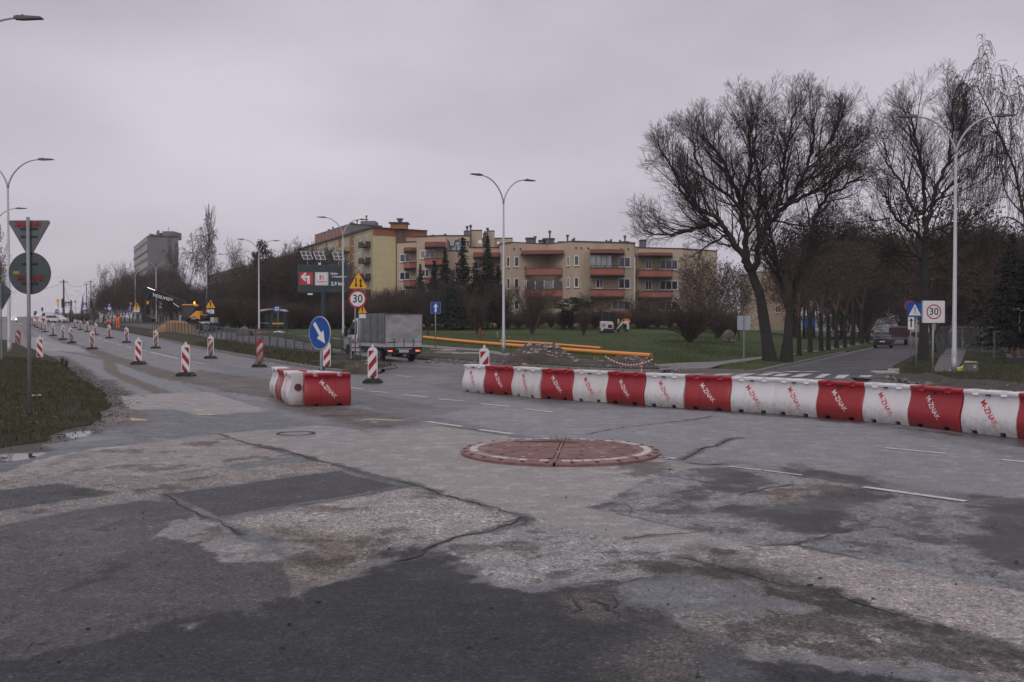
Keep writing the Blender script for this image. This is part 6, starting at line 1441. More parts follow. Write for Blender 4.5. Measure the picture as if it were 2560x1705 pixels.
MB().prism(epoly([(943,602),(1040,518),(1085,518),(1092,548),(1090,628),(1070,622),(1030,602)]), -1.17, -.08).build('side_cover', mEY, E_, bevel=.02)
MB().prism(epoly([(1090,560),(1180,568),(1180,618),(1092,618)]), -1.1, -.1).build('rear_cover', mEB, E_, bevel=.03); MB().prism(epoly([(1092,562),(1178,568),(1178,576),(1092,572)]), -1.13, -.1).build('yellow_strip', mEY, E_)
MB().prism(epoly([(1065,655),(1210,655),(1215,690),(1130,690)]), -1.15, -.9).build('side_bin', M('pale_bin', (.42,.41,.40), .6), E_); MB().prism(epoly([(1210,600),(1262,600),(1262,668),(1212,668)]), -.8, .6).build('rear_box', M('pale_bin'), E_)
MB().prism(epoly([(1180,668),(1310,675),(1310,765),(1240,770),(1240,700)]), -1.0, 1.0).build('dozer_blade', mEB, E_)
MB().prism(epoly([(1040,515),(1050,492),(1090,490),(1100,518)]), .1, .5).build('exhaust_cowl', mSteelD, E_)
MB().prism(epoly([(985,600),(1040,600),(1040,576),(985,576)]), -1.186, -1.172).build('maker_plate', M('pink_plate', (.42,.25,.24), .5), E_)
bm_ = MB(); bm_.prism(epoly([(840,470),(868,440),(862,410),(820,372),(700,335),(560,285),(400,232),(345,205),(330,230),(345,262),(470,322),(620,372),(700,402),(780,470)]), -.25, .25); bm_.build('boom', mEB, E_, bevel=.03)
b = MB()
for a_, c_ in (((378,212),(480,252)), ((712,415),(790,470))): p0, p1 = ex(*a_), ex(*c_); b.tube([(p0[0],-.34,p0[1]),(p1[0],-.34,p1[1])], [.055,.055], 8)
b.build('hydraulic_rod', M('chrome_rod', (.7,.7,.72), .2, .02, 3, .9), E_)
b = MB()
for a_, c_ in (((480,250),(640,310)), ((790,468),(850,520))): p0, p1 = ex(*a_), ex(*c_); b.tube([(p0[0],-.34,p0[1]),(p1[0],-.34,p1[1])], [.10,.10], 10)
b.build('hydraulic_cylinder', mEB, E_)
MB().prism(epoly([(330,205),(395,215),(400,300),(372,380),(362,560),(330,600),(308,560),(322,420),(322,300)]), -.22, .22).build('stick', mEB, E_, bevel=.03)
MB().prism(epoly([(318,560),(375,575),(450,618),(440,660),(360,665),(318,640),(300,600)]), -.55, .55).build('bucket', mEB, E_, bevel=.03)
MB().prism(epoly([(364,385),(390,385),(390,430),(362,430)]), -.3, -.23).build('yellow_tag', mEY, E_)
for pts in ([(330,240),(300,420),(312,600)], [(780,380),(810,360),(840,380),(845,440)]): MB().tube([(ex(*q)[0], -.3, ex(*q)[1]) for q in pts], [.04]*len(pts), 6).build('hose', mDark, E_)
x_, z_ = ex(556, 338); text_on('VOLVO', .44, M('white_lettering', (.6,.6,.6), .5), E_, (x_, -.262, z_), .02, rot=R(-16), sx=1.35)
a = R(-16); x_, z_ = ex(672, 362); q = [(-.28,-.13),(.28,-.13),(.28,.13),(-.28,.13)]; MB().prism([(x_+u*math.cos(a)-v*math.sin(a), z_+u*math.sin(a)+v*math.cos(a)) for u, v in q], -.268, -.255).build('rate_plate', M('pink_plate'), E_)
x_, z_ = ex(998, 411); o = MB().tube([(x_,-.6,z_-.12),(x_,-.6,z_+.12)], [.06,.05], 12).build('warning_beacon', mAmb, E_); x_, z_ = ex(1010,618); text_on('VOLVO', .17, M('white_lettering'), E_, (x_, -1.19, z_), .01)
# ---- mini excavator
mp_ = base(px('J',1900,0)[0], 106); K2 = 106/F/3.6797; vg2 = HOR + (HC - mp_.z)/106*F; yg2 = (vg2-760)*3.6797
Mx = thing('mini_excavator', 'white and black mini excavator digging on the lawn before the flats', 'excavator', (mp_.x, mp_.y, mp_.z + .08), 0)
def mx_(pts): return [((x-1900)*K2, (yg2-y)*K2) for x, y in pts]
mMW = M('machine_white', (.58,.57,.57), .5, .06, 3)
for y in (-.7, .4): MB().prism(mx_([(1845,278),(1842,268),(1850,256),(1955,256),(1968,268),(1960,278)]), y, y+.3).build('track', mTyre, Mx, bevel=.02)
MB().prism(mx_([(1843,256),(1843,165),(1945,168),(1958,185),(1958,232),(1940,238),(1870,232),(1862,250)]), -.75, .7).build('rear_body', mMW, Mx, bevel=.04)
MB().prism(mx_([(1842,232),(1958,240),(1958,258),(1842,258)]), -.7, .65).build('base_frame', mEB, Mx)
MB().prism(mx_([(1856,166),(1858,80),(1975,82),(1978,90),(1980,200),(1985,242),(1958,242),(1958,170)]), -.6, .6).build('cab', mEB, Mx, bevel=.02)
MB().prism(mx_([(1864,158),(1866,90),(1915,90),(1915,160)]), -.625, -.602).build('cab_glass', mGlass, Mx); MB().prism(mx_([(1922,160),(1922,90),(1970,90),(1975,200)]), -.625, -.602).build('cab_glass', mGlass, Mx)
MB().prism(mx_([(1852,188),(1885,188),(1885,214),(1852,214)]), -.765, -.752).build('badge', mRedS, Mx); x_, z_ = mx_([(1868,200)])[0]; text_on('bobcat', .15, mWhite, Mx, (x_, -.772, z_), .006)
MB().prism(mx_([(1905,196),(1945,196),(1950,230),(1910,228)]), -.765, -.752).build('side_grille', mEB, Mx); MB().prism(mx_([(1932,200),(1942,200),(1950,228),(1940,228)]), -.772, -.766).build('red_flash', mRedS, Mx)
MB().prism(mx_([(1980,232),(1990,236),(2045,170),(2100,160),(2110,175),(2085,185),(2050,190),(2000,238)]), -.12, .12).build('boom', mMW, Mx, bevel=.02)
MB().prism(mx_([(2078,160),(2100,165),(2108,200),(2105,255),(2085,255),(2088,200),(2070,175)]), -.10, .10).build('stick', mMW, Mx, bevel=.02); MB().prism(mx_([(2080,236),(2104,240),(2096,262),(2066,258)]), -.2, .2).build('bucket', mEB, Mx)
b = MB(); q = mx_([(1985,240),(2020,175),(2040,150),(2070,152)]); b.tube([(x, -.15, z) for x, z in q], [.03]*4, 6); b.build('hose', mDark, Mx); q = mx_([(2010,232),(2060,182)]); MB().tube([(q[0][0],-.16,q[0][1]),(q[1][0],-.16,q[1][1])], [.045]*2, 8).build('hydraulic_cylinder', mEB, Mx)
# ---- cars far off
def car(label, loc, rz, mat, L=4.2, W=1.75, H=1.45, hatch=True, name='car', lights=None, van=False):
    t = thing(name, label, 'van' if van else 'car', loc, rz); h = L/2
    if van: pr = [(-h,.35),(h-.1,.35),(h,.6),(h-.05,1.0),(h-.9,1.25),(h-1.5,H-.1),(h-1.8,H),(-h+.1,H),(-h,H-.1)]
    else: pr = [(-h,.32),(-h-.02,.6),(-h+.03,.92),(-h+.25,H-.12),(-h+.5,H-.02),(h-1.9,H),(h-1.6,H-.06),(h-.95,.92),(h-.15,.78),(h,.6),(h-.02,.32)]
    MB().prism(pr, -W/2, W/2, ax='y').build('body', mat, t, bevel=.08)
    if van: wn = [(h-1.0,1.28),(h-1.52,H-.2),(h-2.3,H-.2),(h-2.3,1.28)]
    else: wn = [(-h+.18,.94),(-h+.36,H-.14),(h-1.75,H-.10),(h-1.1,.94)]
    for s_ in (-1, 1): MB().prism(wn, s_*W/2-.01, s_*W/2+.012, ax='y').build('side_window', mGlass, t)
    if not van: MB().prism([(-h+.02,.95),(-h+.22,H-.15),(-h+.19,H-.14),(-h-.01,.96)], -W/2+.15, W/2-.15).build('rear_window', mGlass, t)
    MB().prism([(h-1.0,.93) if not van else (h-.95,1.26), (h-1.62,H-.1), (h-1.66,H-.08), (h-1.04,.95) if not van else (h-.99,1.30)], -W/2+.15, W/2-.15).build('windscreen', mGlass, t)
    for x in (-h+.8, h-.8):
        for y in (-W/2+.09, W/2-.09): wheel(t, x, y, .31, .2, 'y')
    for y in (-W/2+.25, W/2-.25): MB().box(h-.08, h+.015, y-.14, y+.14, .60, .74).build('headlight', mWL if lights else mWhite, t); MB().box(-h-.03, -h+.1, y-.12, y+.12, .62, .86).build('tail_light', M('dark_red_lens', (.10,.01,.01), .3), t)
    MB().box(-h-.035, -h, -.26, .26, .66, .77).build('number_plate', mWhite, t); b = MB(); b.box(-h-.06, -h+.1, -W/2+.02, W/2-.02, .30, .48); b.box(h-.1, h+.05, -W/2+.02, W/2-.02, .30, .48); b.build('bumper', mDark if mat is mCarD else mat, t)
    return t
p = GZ('M', 158, 838); car('dark hatchback parked at the far left kerb of the side street', (p.x, p.y, p.z+.01), R(67), mCarD)
p = base(33, 245); p.z = at(33, 800, 245).z - .66; car('white car approaching over the crest with its headlights on', (p.x, p.y, g(p.x, p.y) if p.z < g(p.x, p.y) else p.z), R(-63), mCarW, lights=True)
for (f, x, y, Y, rz, lb, vn) in (('D', 735, 690, 200, R(150), 'white van with red stripes parked at the crest, left of the pair', True), ('D', 845, 692, 195, R(-20), 'white estate car at the crest, right of the striped van', False),
                     ('K', 1120, 1300, 175, R(20), 'white car glimpsed between trunks of the tree row', False), ('K', 1268, 1318, 185, R(70), 'pale car at the end of the tree row before the side street', False)):
    u, v = px(f, x, y); q = base(u, Y); z = at(u, v, Y).z; t = car(lb, (q.x, q.y, q.z + .11), rz, mCarW, van=vn, H=2.1 if vn else 1.5, L=5.0 if vn else 4.3)
    if vn:
        for k in range(5): MB().box(-1.8+k*.8, -1.4+k*.8, -.89, -.876, .9, 1.25).build('red_stripe', mRedS, t)
# flatbed truck parked behind the dark car
p = GZ('M', 365, 795); t = thing('parked_trailer_truck', 'old grey and dark red tipper truck parked behind the dark hatchback, seen from behind', 'truck', (p.x, p.y, p.z+.01), R(-23))
mRust = M('dull_red_body', (.065,.028,.028), .7, .3, 3)
MB().box(-1.1, 1.1, .5, 4.2, 1.25, 2.05).build('load_body', mRust, t); MB().box(-1.1, 1.1, .42, .5, 1.0, 2.1).build('tailgate', mRust, t); MB().box(-1.0, 1.0, 4.3, 5.8, .6, 2.3).build('cab', mConc, t, bevel=.05); MB().box(-.8, .8, .5, 5.5, .75, 1.0).build('chassis', mSteelD, t)
MB().box(-1.05, 1.05, .44, .52, .62, .98).build('rear_panel', M('grimy_grey', (.16,.145,.14), .8, .3, 3), t)
for x in (-.85, .85): wheel(t, x, 1.3, .42, .35); wheel(t, x, 4.9, .42, .3); MB().box(x-.12, x+.12, .39, .43, .75, .9).build('tail_light', mRedS, t)
# parked row glimpsed at far right and boxes
# ---- billboard
Yb = 94; pb_ = base(px('F',603,0)[0], Yb); BB = thing('billboard', 'dark teal roadside billboard with white arrow in a red square and solar panels on top', 'billboard', pb_)
def fx(x, y): u, v = px('F', x, y); q = at(u, v, Yb); return (q.x - pb_.x, q.z - pb_.z)
mTeal = M('billboard_teal', (.022,.040,.046), .45, .06, 2)
x0, zt_ = fx(372, 222); x1, zb_ = fx(832, 460); cx, cz = (x0+x1)/2, (zt_+zb_)/2; hw, hh = (x1-x0)/2, (zt_-zb_)/2
MB().prism(shift(rounded(hw, hh, .22), cx, cz), -.05, .25).build('panel', mTeal, BB)
o = MB(); q0, q1 = rounded(hw*.995, hh*.99, .2), rounded(hw*.975, hh*.955, .18)
for i in range(len(q0)): j = (i+1) % len(q0); o.face([(P_[0]+cx, -.056, P_[1]+cz) for P_ in (q0[i], q0[j], q1[j], q1[i])])
o.build('border_line', M('teal_rim', (.06,.10,.11), .5), BB)
def brect(xa, ya, xb, yb, mat, name, y=-.062, par=BB): a_, c_ = fx(xa, ya), fx(xb, yb); return MB().box(a_[0], c_[0], y, y+.010, c_[1], a_[1]).build(name, mat, par)
brect(388,286,508,400, M('billboard_red', (.46,.035,.04), .45, .04), 'red_square'); ar = [(398,328),(440,288),(452,300),(430,318),(482,318),(482,390),(457,390),(457,340),(432,340),(452,358),(442,370)]
MB().prism([fx(*q) for q in ar], -.068, -.0625).build('turn_arrow', mWhite, BB)
brect(527,287,645,404, mWhite, 'white_square'); brect(533,293,639,398, mRedS, 'thin_red_frame', -.0665); brect(535,295,637,396, mWhite, 'white_field', -.0695)
MR_ = M('billboard_red')
for q in ([(567,313),(583,313),(583,330),(567,330)], [(567,335),(583,335),(583,352),(567,352)], [(587,330),(603,313),(606,313),(606,320),(592,333)], [(587,335),(592,332),(606,346),(606,352),(600,352)]): MB().prism([fx(*p_) for p_ in q], -.074, -.0702).build('emblem_piece', MR_, BB)
x_, z_ = fx(586, 372); text_on('Kaufland', .25, mRedS, BB, (x_, -.072, z_), .004)
x_, z_ = fx(697, 300); text_on('Kielce', .27, mWhite, BB, (x_, -.06, z_), .010); x_, z_ = fx(742, 327); text_on('ul. Massalskiego 3', .20, mWhite, BB, (x_, -.06, z_), .008, sx=.98); x_, z_ = fx(728, 390); text_on('2,9 km', .46, mWhite, BB, (x_, -.06, z_), .016)
xl, zl = fx(460,474); MB().box(xl, xl+.48, -.03, .0, zl-.16, zl+.0).build('name_tag', mWhite, BB); a_ = fx(372, 474); MB().box(a_[0], fx(832,0)[0], -.03, .08, a_[1]-.0, a_[1]+.06).build('lower_rail', mSteelD, BB)
b = MB(); b.tube([(0,.12,-.3),(0,.12,fx(0,462)[1])], [.24,.24], 12); b.build('pole', mTeal, BB)
mSol = M('solar_cells', (.035,.04,.055), .25, .1, 3)
for xa, xb, xc, xd, y0_, y1_, xp in ((390,470,512,428,100,172,460),(505,585,627,543,103,175,575),(675,760,790,705,110,178,735)):
    sP = thing  # keep the panels as parts of the board
    pts = [fx(xa, y0_), fx(xb, y0_), fx(xc, y1_), fx(xd, y1_)]; b = MB(); q = [(pts[0][0], .35, pts[0][1]), (pts[1][0], .35, pts[1][1]), (pts[2][0], -.25, pts[2][1]), (pts[3][0], -.25, pts[3][1])]
    b.face(q); b.face([(x, y+.04, z-.03) for x, y, z in q][::-1]); o = b.build('solar_panel', mSol, BB)
    e = MB(); m01 = lambda a, c_, t_: tuple(a[i] + (c_[i]-a[i])*t_ for i in range(3))
    for a_, c_ in ((q[0],q[1]),(q[1],q[2]),(q[2],q[3]),(q[3],q[0]),(m01(q[0],q[1],.5), m01(q[3],q[2],.5)),(m01(q[0],q[3],.5), m01(q[1],q[2],.5))): e.bar(a_, c_, .035)
    e.build('panel_frame', mFrame, o); a_ = fx(xp, 172); MB().tube([(a_[0],.05,cz+hh-.02),(a_[0],.05,a_[1]+.1)], [.04]*2, 8).build('panel_post', mPole, BB)
a_ = fx(568, 212); MB().box(a_[0]-.12, a_[0]+.12, -.05, .1, a_[1]-.2, a_[1]+.1).build('control_box', mFrame, BB)
# ---- bus shelter
Yh = 112; hp_ = base(px('F',150,0)[0], Yh); hp_.z += .12; SH = thing('bus_shelter', 'glass bus shelter with curved pale roof and a bench', 'bus shelter', hp_)
def hx(x, y): u, v = px('F', x, y); q = at(u, v, Yh); return (q.x - hp_.x, q.z - hp_.z)
mShG = M('shelter_glass', (.05,.07,.07), .15, .2, 1); mTealF = M('shelter_frame', (.03,.055,.06), .5)
xa, zz = hx(40, 633); xb, _ = hx(272, 633); ztop = hx(0, 617)[1]
MB().prism([(xa-.1,zz-.04),(xa+.3,ztop-.01),((xa+xb)/2,ztop+.06),(xb-.3,ztop),(xb+.05,zz-.02),(xb+.05,zz-.08),((xa+xb)/2,ztop-.03),(xa-.1,zz-.10)], -.8, .8).build('roof', M('pale_roof', (.42,.42,.44), .4), SH)
for x in (xa, (xa+xb)*.5, xb):
    for y in (-.7, .7): MB().box(x-.04, x+.04, y-.04, y+.04, -.05, zz-.06).build('post', mTealF, SH)
for i in range(4): k0, k1 = xa+(xb-xa)*i/4+.06, xa+(xb-xa)*(i+1)/4-.06; MB().box(k0, k1, .68, .71, .25, zz-.3).build('glass_pane', mShG, SH)
for x in (xa, xb): MB().box(x-.012, x+.012, -.62, .62, .25, zz-.3).build('glass_pane', mShG, SH)
a_, c_ = hx(160, 738), hx(258, 750); MB().box(a_[0], c_[0], -.72, -.70, c_[1], a_[1]).build('yellow_band', mYel, SH); b = MB(); b.box(xa+.2, xb-.2, .2, .6, .42, .47); 
for x in (xa+.4, xb-.4): b.box(x-.03, x+.03, .35, .42, -.02, .42)
b.build('bench', M('bench_wood', (.14,.10,.07), .7), SH); a_ = hx(40,740); MB().box(a_[0], hx(115,0)[0], -.1, .0, a_[1]-.03, a_[1]+.03).build('shelf_rail', mAlu, SH)
p = base(px('F',195,0)[0], 106); p.z += .1; t = sign_root('blue bus stop sign with a white bus symbol in front of the shelter', p); z = at(692.5, 773, 106).z - p.z; k = 106/F
plate(t, rounded(7.4*k, 8.6*k, .03), z, 0, mBlue, 'blue_plate', cx=(692.5-694.7)*k); plate(t, rounded(5*k, 4.2*k, .02), z+1.2*k, -.002, mWhite, 'white_field', back=False, cx=(692.5-694.7)*k); MB().prism(shift([(-3.4*k,-1*k),(3.4*k,-1*k),(3.4*k,.6*k),(2.2*k,1.6*k),(-3.4*k,1.6*k)], (692.5-694.7)*k, z+1.2*k), -.012, -.0085).build('bus_symbol', mBlack, t); post(t, z+.1)
# ---- pipes along the lawn
mPipe = M('orange_pipe', (.72,.26,.03), .45, .05, .8, dirt=(.45,.2,.06), damt=.05)
def pipe(label, a_, c_, r, grp='orange gas pipes laid along the lawn'):
    n = 10; pts = [a_.lerp(c_, i/n) for i in range(n+1)]; pts = [Vector((q.x, q.y, g(q.x, q.y) + .12 + r + .03)) for q in pts]; o_ = pts[0].copy()
    t = thing('gas_pipe', label, 'pipe', o_, 0, grp); MB().tube([q - o_ for q in pts], [r]*len(pts), 16).build('pipe', mPipe, t, smooth=60)
    d = (pts[-1]-pts[-2]).normalized()*.03; MB().tube([pts[-1]-o_, pts[-1]-o_+d], [r*.85, r*.8], 14).build('end_cap', M('pipe_end_green', (.12,.16,.05), .6), t); return t
def pg_(f, x, y, dz=.25): return GZ(f, x, y, dz)
pipe('long thick orange pipe, its end cap above the taped hole', pg_('J',205,305), pg_('J',2310,478), .115); pipe('shorter orange pipe lying behind the long one, left length', pg_('J',930,338), pg_('J',1410,365), .085); pipe('shorter orange pipe lying behind the long one, right length', pg_('J',1432,370), pg_('J',1850,404), .085)
p = GZ('J', 737, 352); t = thing('standpipe', 'dark red standpipe with a rounded head beside the orange pipe', 'standpipe', (p.x, p.y, p.z+.1)); b = MB(); hz_ = 107/3.68/F*p.y; b.tube([(0,0,-.1),(0,0,hz_)], [.085,.085], 10); b.tube([(0,0,hz_),(0,0,hz_+.1)], [.11,.05], 10); b.build('pipe', M('dark_red_paint', (.20,.03,.025), .6), t); MB().box(-.16,.16,-.03,.03,hz_-.12,hz_-.04).build('crossbar', M('dark_red_paint'), t)
for x, y0_, y1_, lb in ((895,265,318,'thin pale stake on the lawn left of the lamp post'),(1007,302,318,'short pale stake on the lawn just right of the lamp post'),(1205,322,338,'short pale stake on the lawn behind the pipes')):
    p = GZ('J', x, y1_); o = MB().box(-.02,.02,-.02,.02,-.1,(y1_-y0_)/3.68/F*p.y).build('stake', M('pale_stake', (.45,.45,.42), .7), None, (p.x,p.y,p.z+.1)); setp(o, lb, 'stake')
for x, y0_, y1_, lb in ((1790,503,540,'left one of two thin orange stakes before the footpath'),(1822,505,540,'right one of two thin orange stakes before the footpath')):
    p = GZ('J', x, y1_); o = MB().box(-.02,.02,-.02,.02,-.1,(y1_-y0_)/3.68/F*p.y).build('stake', M('orange_stake', (.6,.14,.05), .7), None, (p.x,p.y,p.z+.1)); setp(o, lb, 'stake')
# ---- heaps
def heap(name, label, cat, f, prof_, ybase, depth, mat, chunks=0, cm=None, seed=1, fw=1.0, Yc=None, rough_=.12, cs=(.03,.12)):
    u0, _ = px(f, prof_[0][0], ybase); u1, _ = px(f, prof_[-1][0], ybase); cen = G((u0+u1)/2, px(f, 0, ybase)[1]) if Yc is None else base((u0+u1)/2, Yc)
    Yc = cen.y + depth*.5; s_ = Yc/F; rg = random.Random(seed); hs = []
    for x, y in prof_: hs.append(((px(f,x,0)[0]-(u0+u1)/2)*s_, max(0, at((u0+u1)/2, px(f,0,y)[1], Yc).z - g(cen.x, Yc))))
    x0, x1 = hs[0][0], hs[-1][0]; nx, ny = 60, 26; b = MB(); t = thing(name, label, cat, (cen.x, Yc, g(cen.x, Yc)))
    XA, ZA = [h[0] for h in hs], [h[1] for h in hs]
    def H(x, y): k = max(0, 1 - (abs(y)/(depth/2))**1.5); e = float(fbm(np.array([x*1.6+seed]), np.array([y*1.6]), seed, 5)[0]); return float(np.interp(x, XA, ZA))*k**.8 + rough_*(e-.5)*min(1, k*3) - .03 + .12*(1 if k > 0 else 0)*min(1,k*4)
    for j in range(ny+1):
        for i in range(nx+1): x = x0+(x1-x0)*i/nx; y = depth*(j/ny-.5); b.v.append((x, y, H(x, y)))
    for j in range(ny):
        for i in range(nx): q = j*(nx+1)+i; b.f.append((q,q+1,q+nx+2,q+nx+1)); b.m.append(0)
    b.build('heap', mat, t, smooth=35)
    for k in range(chunks):
        x = rg.gauss((x0+x1)/2 + (x1-x0)*.12, (x1-x0)*.2); y = -abs(rg.gauss(0, depth*.25)); 
        if not (x0 < x < x1) or abs(y) > depth/2: continue
        s2 = rg.uniform(*cs) * (.5 if k > chunks*.25 else 1); c_ = MB().blob((0,0,0), s2, 1, .28, (rg.uniform(.8,1.5), rg.uniform(.7,1.2), rg.uniform(.35,.8)), rg)
        o = c_.build('rubble_chunk', cm, t, (x, y, H(x, y) + s2*.2), rg.uniform(0, 6)); 
    return t
mSand = M('damp_sand', (.235,.135,.065), .95, .2, 1.5, bump=.5, bscale=8, dirt=(.14,.08,.045), damt=.15); mEarth = M('dug_earth', (.060,.046,.038), .95, .4, 2, bump=.8, bscale=8, dirt=(.11,.095,.08), damt=.2)
mChunk = M('broken_concrete', (.30,.27,.25), .85, .25, 6, bump=.4, dirt=(.14,.11,.09), damt=.3)
heap('sand_heap', 'heap of ochre sand behind the fence left of the excavator wheels', 'sand heap', 'E', [(355,800),(440,735),(525,655),(600,645),(700,650),(780,652),(870,720),(960,790),(985,812)], 835, 3.6, mSand, seed=3, rough_=.08, Yc=103)
heap('dirt_heap', 'large heap of dark earth and broken concrete behind the barrier row', 'dirt heap', 'J', [(940,545),(1000,500),(1100,425),(1180,400),(1290,392),(1400,388),(1470,420),(1560,480),(1640,520),(1780,560)], 582, 3.4, mEarth, 190, mChunk, seed=8, rough_=.35)
heap('dirt_heap', 'smaller dark earth heap behind the taped hole, under the end of the pipe', 'dirt heap', 'J', [(1890,560),(1960,520),(2050,495),(2180,490),(2290,500),(2360,570)], 600, 2.6, mEarth, 40, mChunk, seed=14, rough_=.3, cs=(.03,.08))
heap('dirt_heap', 'low mound of dug earth at the tip of the median by the sign posts', 'dirt heap', 'F', [(770,1130),(850,1120),(900,1105),(950,1108),(1000,1145),(1090,1185)], 1195, 1.8, mEarth, 16, mChunk, seed=21, rough_=.2, cs=(.04,.10))
heap('gravel_heap', 'grey rubble pile at the far kerb between excavator and bus shelter', 'rubble heap', 'E', [(1510,775),(1560,735),(1600,722),(1650,745),(1690,775)], 800, 1.6, M('grey_rubble', (.11,.105,.10), .95, .4, 4, bump=.6), 40, mChunk, seed=31, Yc=92, cs=(.03,.09))
# scattered slabs and stones along the dug strip
rg = random.Random(77)
for f, x, y, sx, sy, lb in (('J',370,455,.55,.35,'pale lifted paving slab under the blue one way sign'),('J',450,462,.40,.25,'smaller dark slab right of the lifted slab by the blue sign'),('J',430,485,.65,.3,'flat pale slab lying in the mud left of the beacon'),('J',560,495,.45,.25,'flat slab fragment lying in the mud, middle of the strip'),('J',665,492,.5,.3,'flat slab fragment lying in the mud nearest the beacon'),('M',180,1262,.45,.3,'broken pale concrete lump at the corner of the right verge'),('M',300,1225,.22,.2,'small upright stone lump at the corner of the right verge')):
    p = GZ(f, x, y); o = MB().box(-sx, sx, -sy, sy, 0, .09).build('paving_slab', mChunk, None, (p.x, p.y, p.z + .17), rg.uniform(-.4,.4), bevel=.02); o.rotation_euler.x = rg.uniform(-.08,.1); setp(o, lb, 'paving slab')
b = MB()
for k in range(650):
    r_ = rg.random()
    if r_ < .5: u = rg.uniform(1040, 1700); v = 903 + (u-1040)*.036 + rg.uniform(-4, 16)*(.6 if u < 1300 else 1)
    elif r_ < .8: u = rg.uniform(2215, 2560); v = 952 + (u-2215)*.085 + rg.uniform(-8, 14)
    else: u = rg.uniform(640, 990); v = 905 + (u-640)*.05 + rg.uniform(-6, 10)
    p = G(u, v); s2 = rg.uniform(.015, .06) * (2 if rg.random() < .06 else 1); b.blob((p.x, p.y, p.z+.13), s2, 0, .3, (1.2,1,.7), rg)
o = b.build('rubble', M('muddy_rubble', (.17,.15,.14), .9, .5, 3)); setp(o, kind='stuff')
# red and white tape on stakes
mT = [M('tape_white', (.6,.56,.55), .5), M('tape_red', (.42,.05,.05), .5)]
a_, c_ = GZ('J',1885,612), GZ('J',2335,622); za, zc = at(*px('J',1885,480), a_.y).z, at(*px('J',2335,500), c_.y).z; zm = at(*px('J',2110,560), (a_.y+c_.y)/2).z
tt = thing('barrier_tape', 'sagging red and white tape strung round the hole beside the pipe end', 'tape', (a_.x, a_.y, a_.z)); n = 34; w_, r_ = MB(), MB(); O_ = Vector((a_.x, a_.y, a_.z))
for i in range(n):
    def tp_(t_): x = a_.x+(c_.x-a_.x)*t_; y = a_.y+(c_.y-a_.y)*t_; z = za+(zc-za)*t_; z -= ((za+zc)/2-zm)*4*t_*(1-t_); return Vector((x,y,z)) - O_
    (r_ if i % 2 else w_).bar(tp_(i/n), tp_((i+1)/n), .012, .06)
w_.build('white_tape', mT[0], tt); r_.build('red_tape', mT[1], tt)
for q, z in ((a_, za), (c_, zc)): MB().tube([Vector((q.x,q.y,q.z-.1))-O_, Vector((q.x,q.y,z+.05))-O_], [.02]*2, 6).build('stake', mWood, tt)
p = GZ('J', 2222, 640); b = MB(); b.bar((0,0,-.05),(0,0,.42), .04); o = b.build('stake', mT[0], None, (p.x,p.y,p.z+.1)); setp(o, 'short stake wrapped in red and white tape at the hole', 'stake')
for k in range(3): MB().box(-.032,.032,-.032,.032,.08+k*.13,.14+k*.13).build('tape_wrap', mT[1], o)
# orange ground sheet and pale sack at the far kerb by the lamp
p = base(655, 97); t = thing('orange_mat', 'crumpled orange plastic netting on the kerb below the bus shelter', 'netting', (p.x, p.y, p.z+.12)); MB().blob((0,0,.06), 1.0, 2, .25, (2.0,.5,.10)).build('netting', M('orange_netting', (.55,.14,.07), .8), t)
p = base(697, 97); t = thing('sack', 'crumpled pale sack beside the orange netting', 'sack', (p.x, p.y, p.z+.1)); MB().blob((0,0,.12), .4, 2, .25, (1.4,.7,.4)).build('sack', M('pale_sack', (.5,.48,.47), .8), t)
# small box on the lawn: old stone with niche
p = GZ('K', 540, 1358); t = thing('boulder', 'pale grey boulder standing upright on the lawn left of the square sign back', 'boulder', (p.x, p.y, p.z+.05)); s_ = p.y/F
bb = MB(); bb.blob((0,0,16*s_), 13*s_, 3, .07, (1.1,.8,1.3)); bb.blob((-6*s_,0,6*s_), 9*s_, 2, .12, (1.2,1,.9)); bb.build('stone', M('boulder_stone', (.12,.105,.10), .9, .35, 1.5, bump=.5, dirt=(.07,.06,.06), damt=.3), t, smooth=60); MB().blob((12*s_*.6,-.3,.15), .3, 1, .2, (1.2,1,.6)).build('foot_stone', M('boulder_stone'), t)
# utility cabinet and yellow sack
p = GZ('M', 1410, 1212); s_ = p.y/F; w_ = 160/5.6*s_/2; h_ = 150/5.6*s_
t = thing('utility_cabinet', 'grey utility cabinet with a pale sloping lid on the right verge', 'cabinet', (p.x, p.y+.2, p.z+.1)); mCab = M('cabinet_grey', (.13,.135,.13), .6, .1, 3, dirt=(.07,.07,.06), damt=.2)
MB().prism([(-w_,-.1),(w_*1.05,-.1),(w_*.92,h_*.88),(-w_*.88,h_*.88)], -.22, .22).build('body', mCab, t, bevel=.02); MB().prism([(-w_*.8,h_*.885),(w_*.85,h_*.885),(w_*.7,h_*1.0),(-w_*.6,h_*1.02)], -.24, .24).build('lid', M('cabinet_lid', (.40,.38,.24), .6), t, bevel=.02)
MB().box(w_*.1, w_*.5, -.232, -.224, h_*.4, h_*.62).build('label', mWhite, t); MB().box(w_*.18, w_*.42, -.236, -.233, h_*.47, h_*.55).build('label_print', mDark, t); MB().box(-w_*.85, w_*.9, -.226, -.222, h_*.80, h_*.83).build('lid_seam', mDark, t)
p = GZ('M', 1250, 1205); t = thing('yellow_sack', 'crumpled yellow plastic sack leaning on the grey cabinet', 'sack', (p.x, p.y+.1, p.z+.1)); MB().prism([(-.42,-.02),(.40,.0),(.42,.42),(.30,.40),(.05,.20),(-.3,.12),(-.44,.05)], -.12, .12).build('sack', M('yellow_plastic', (.62,.50,.10), .5, .15, 6, bump=.3), t, bevel=.04)
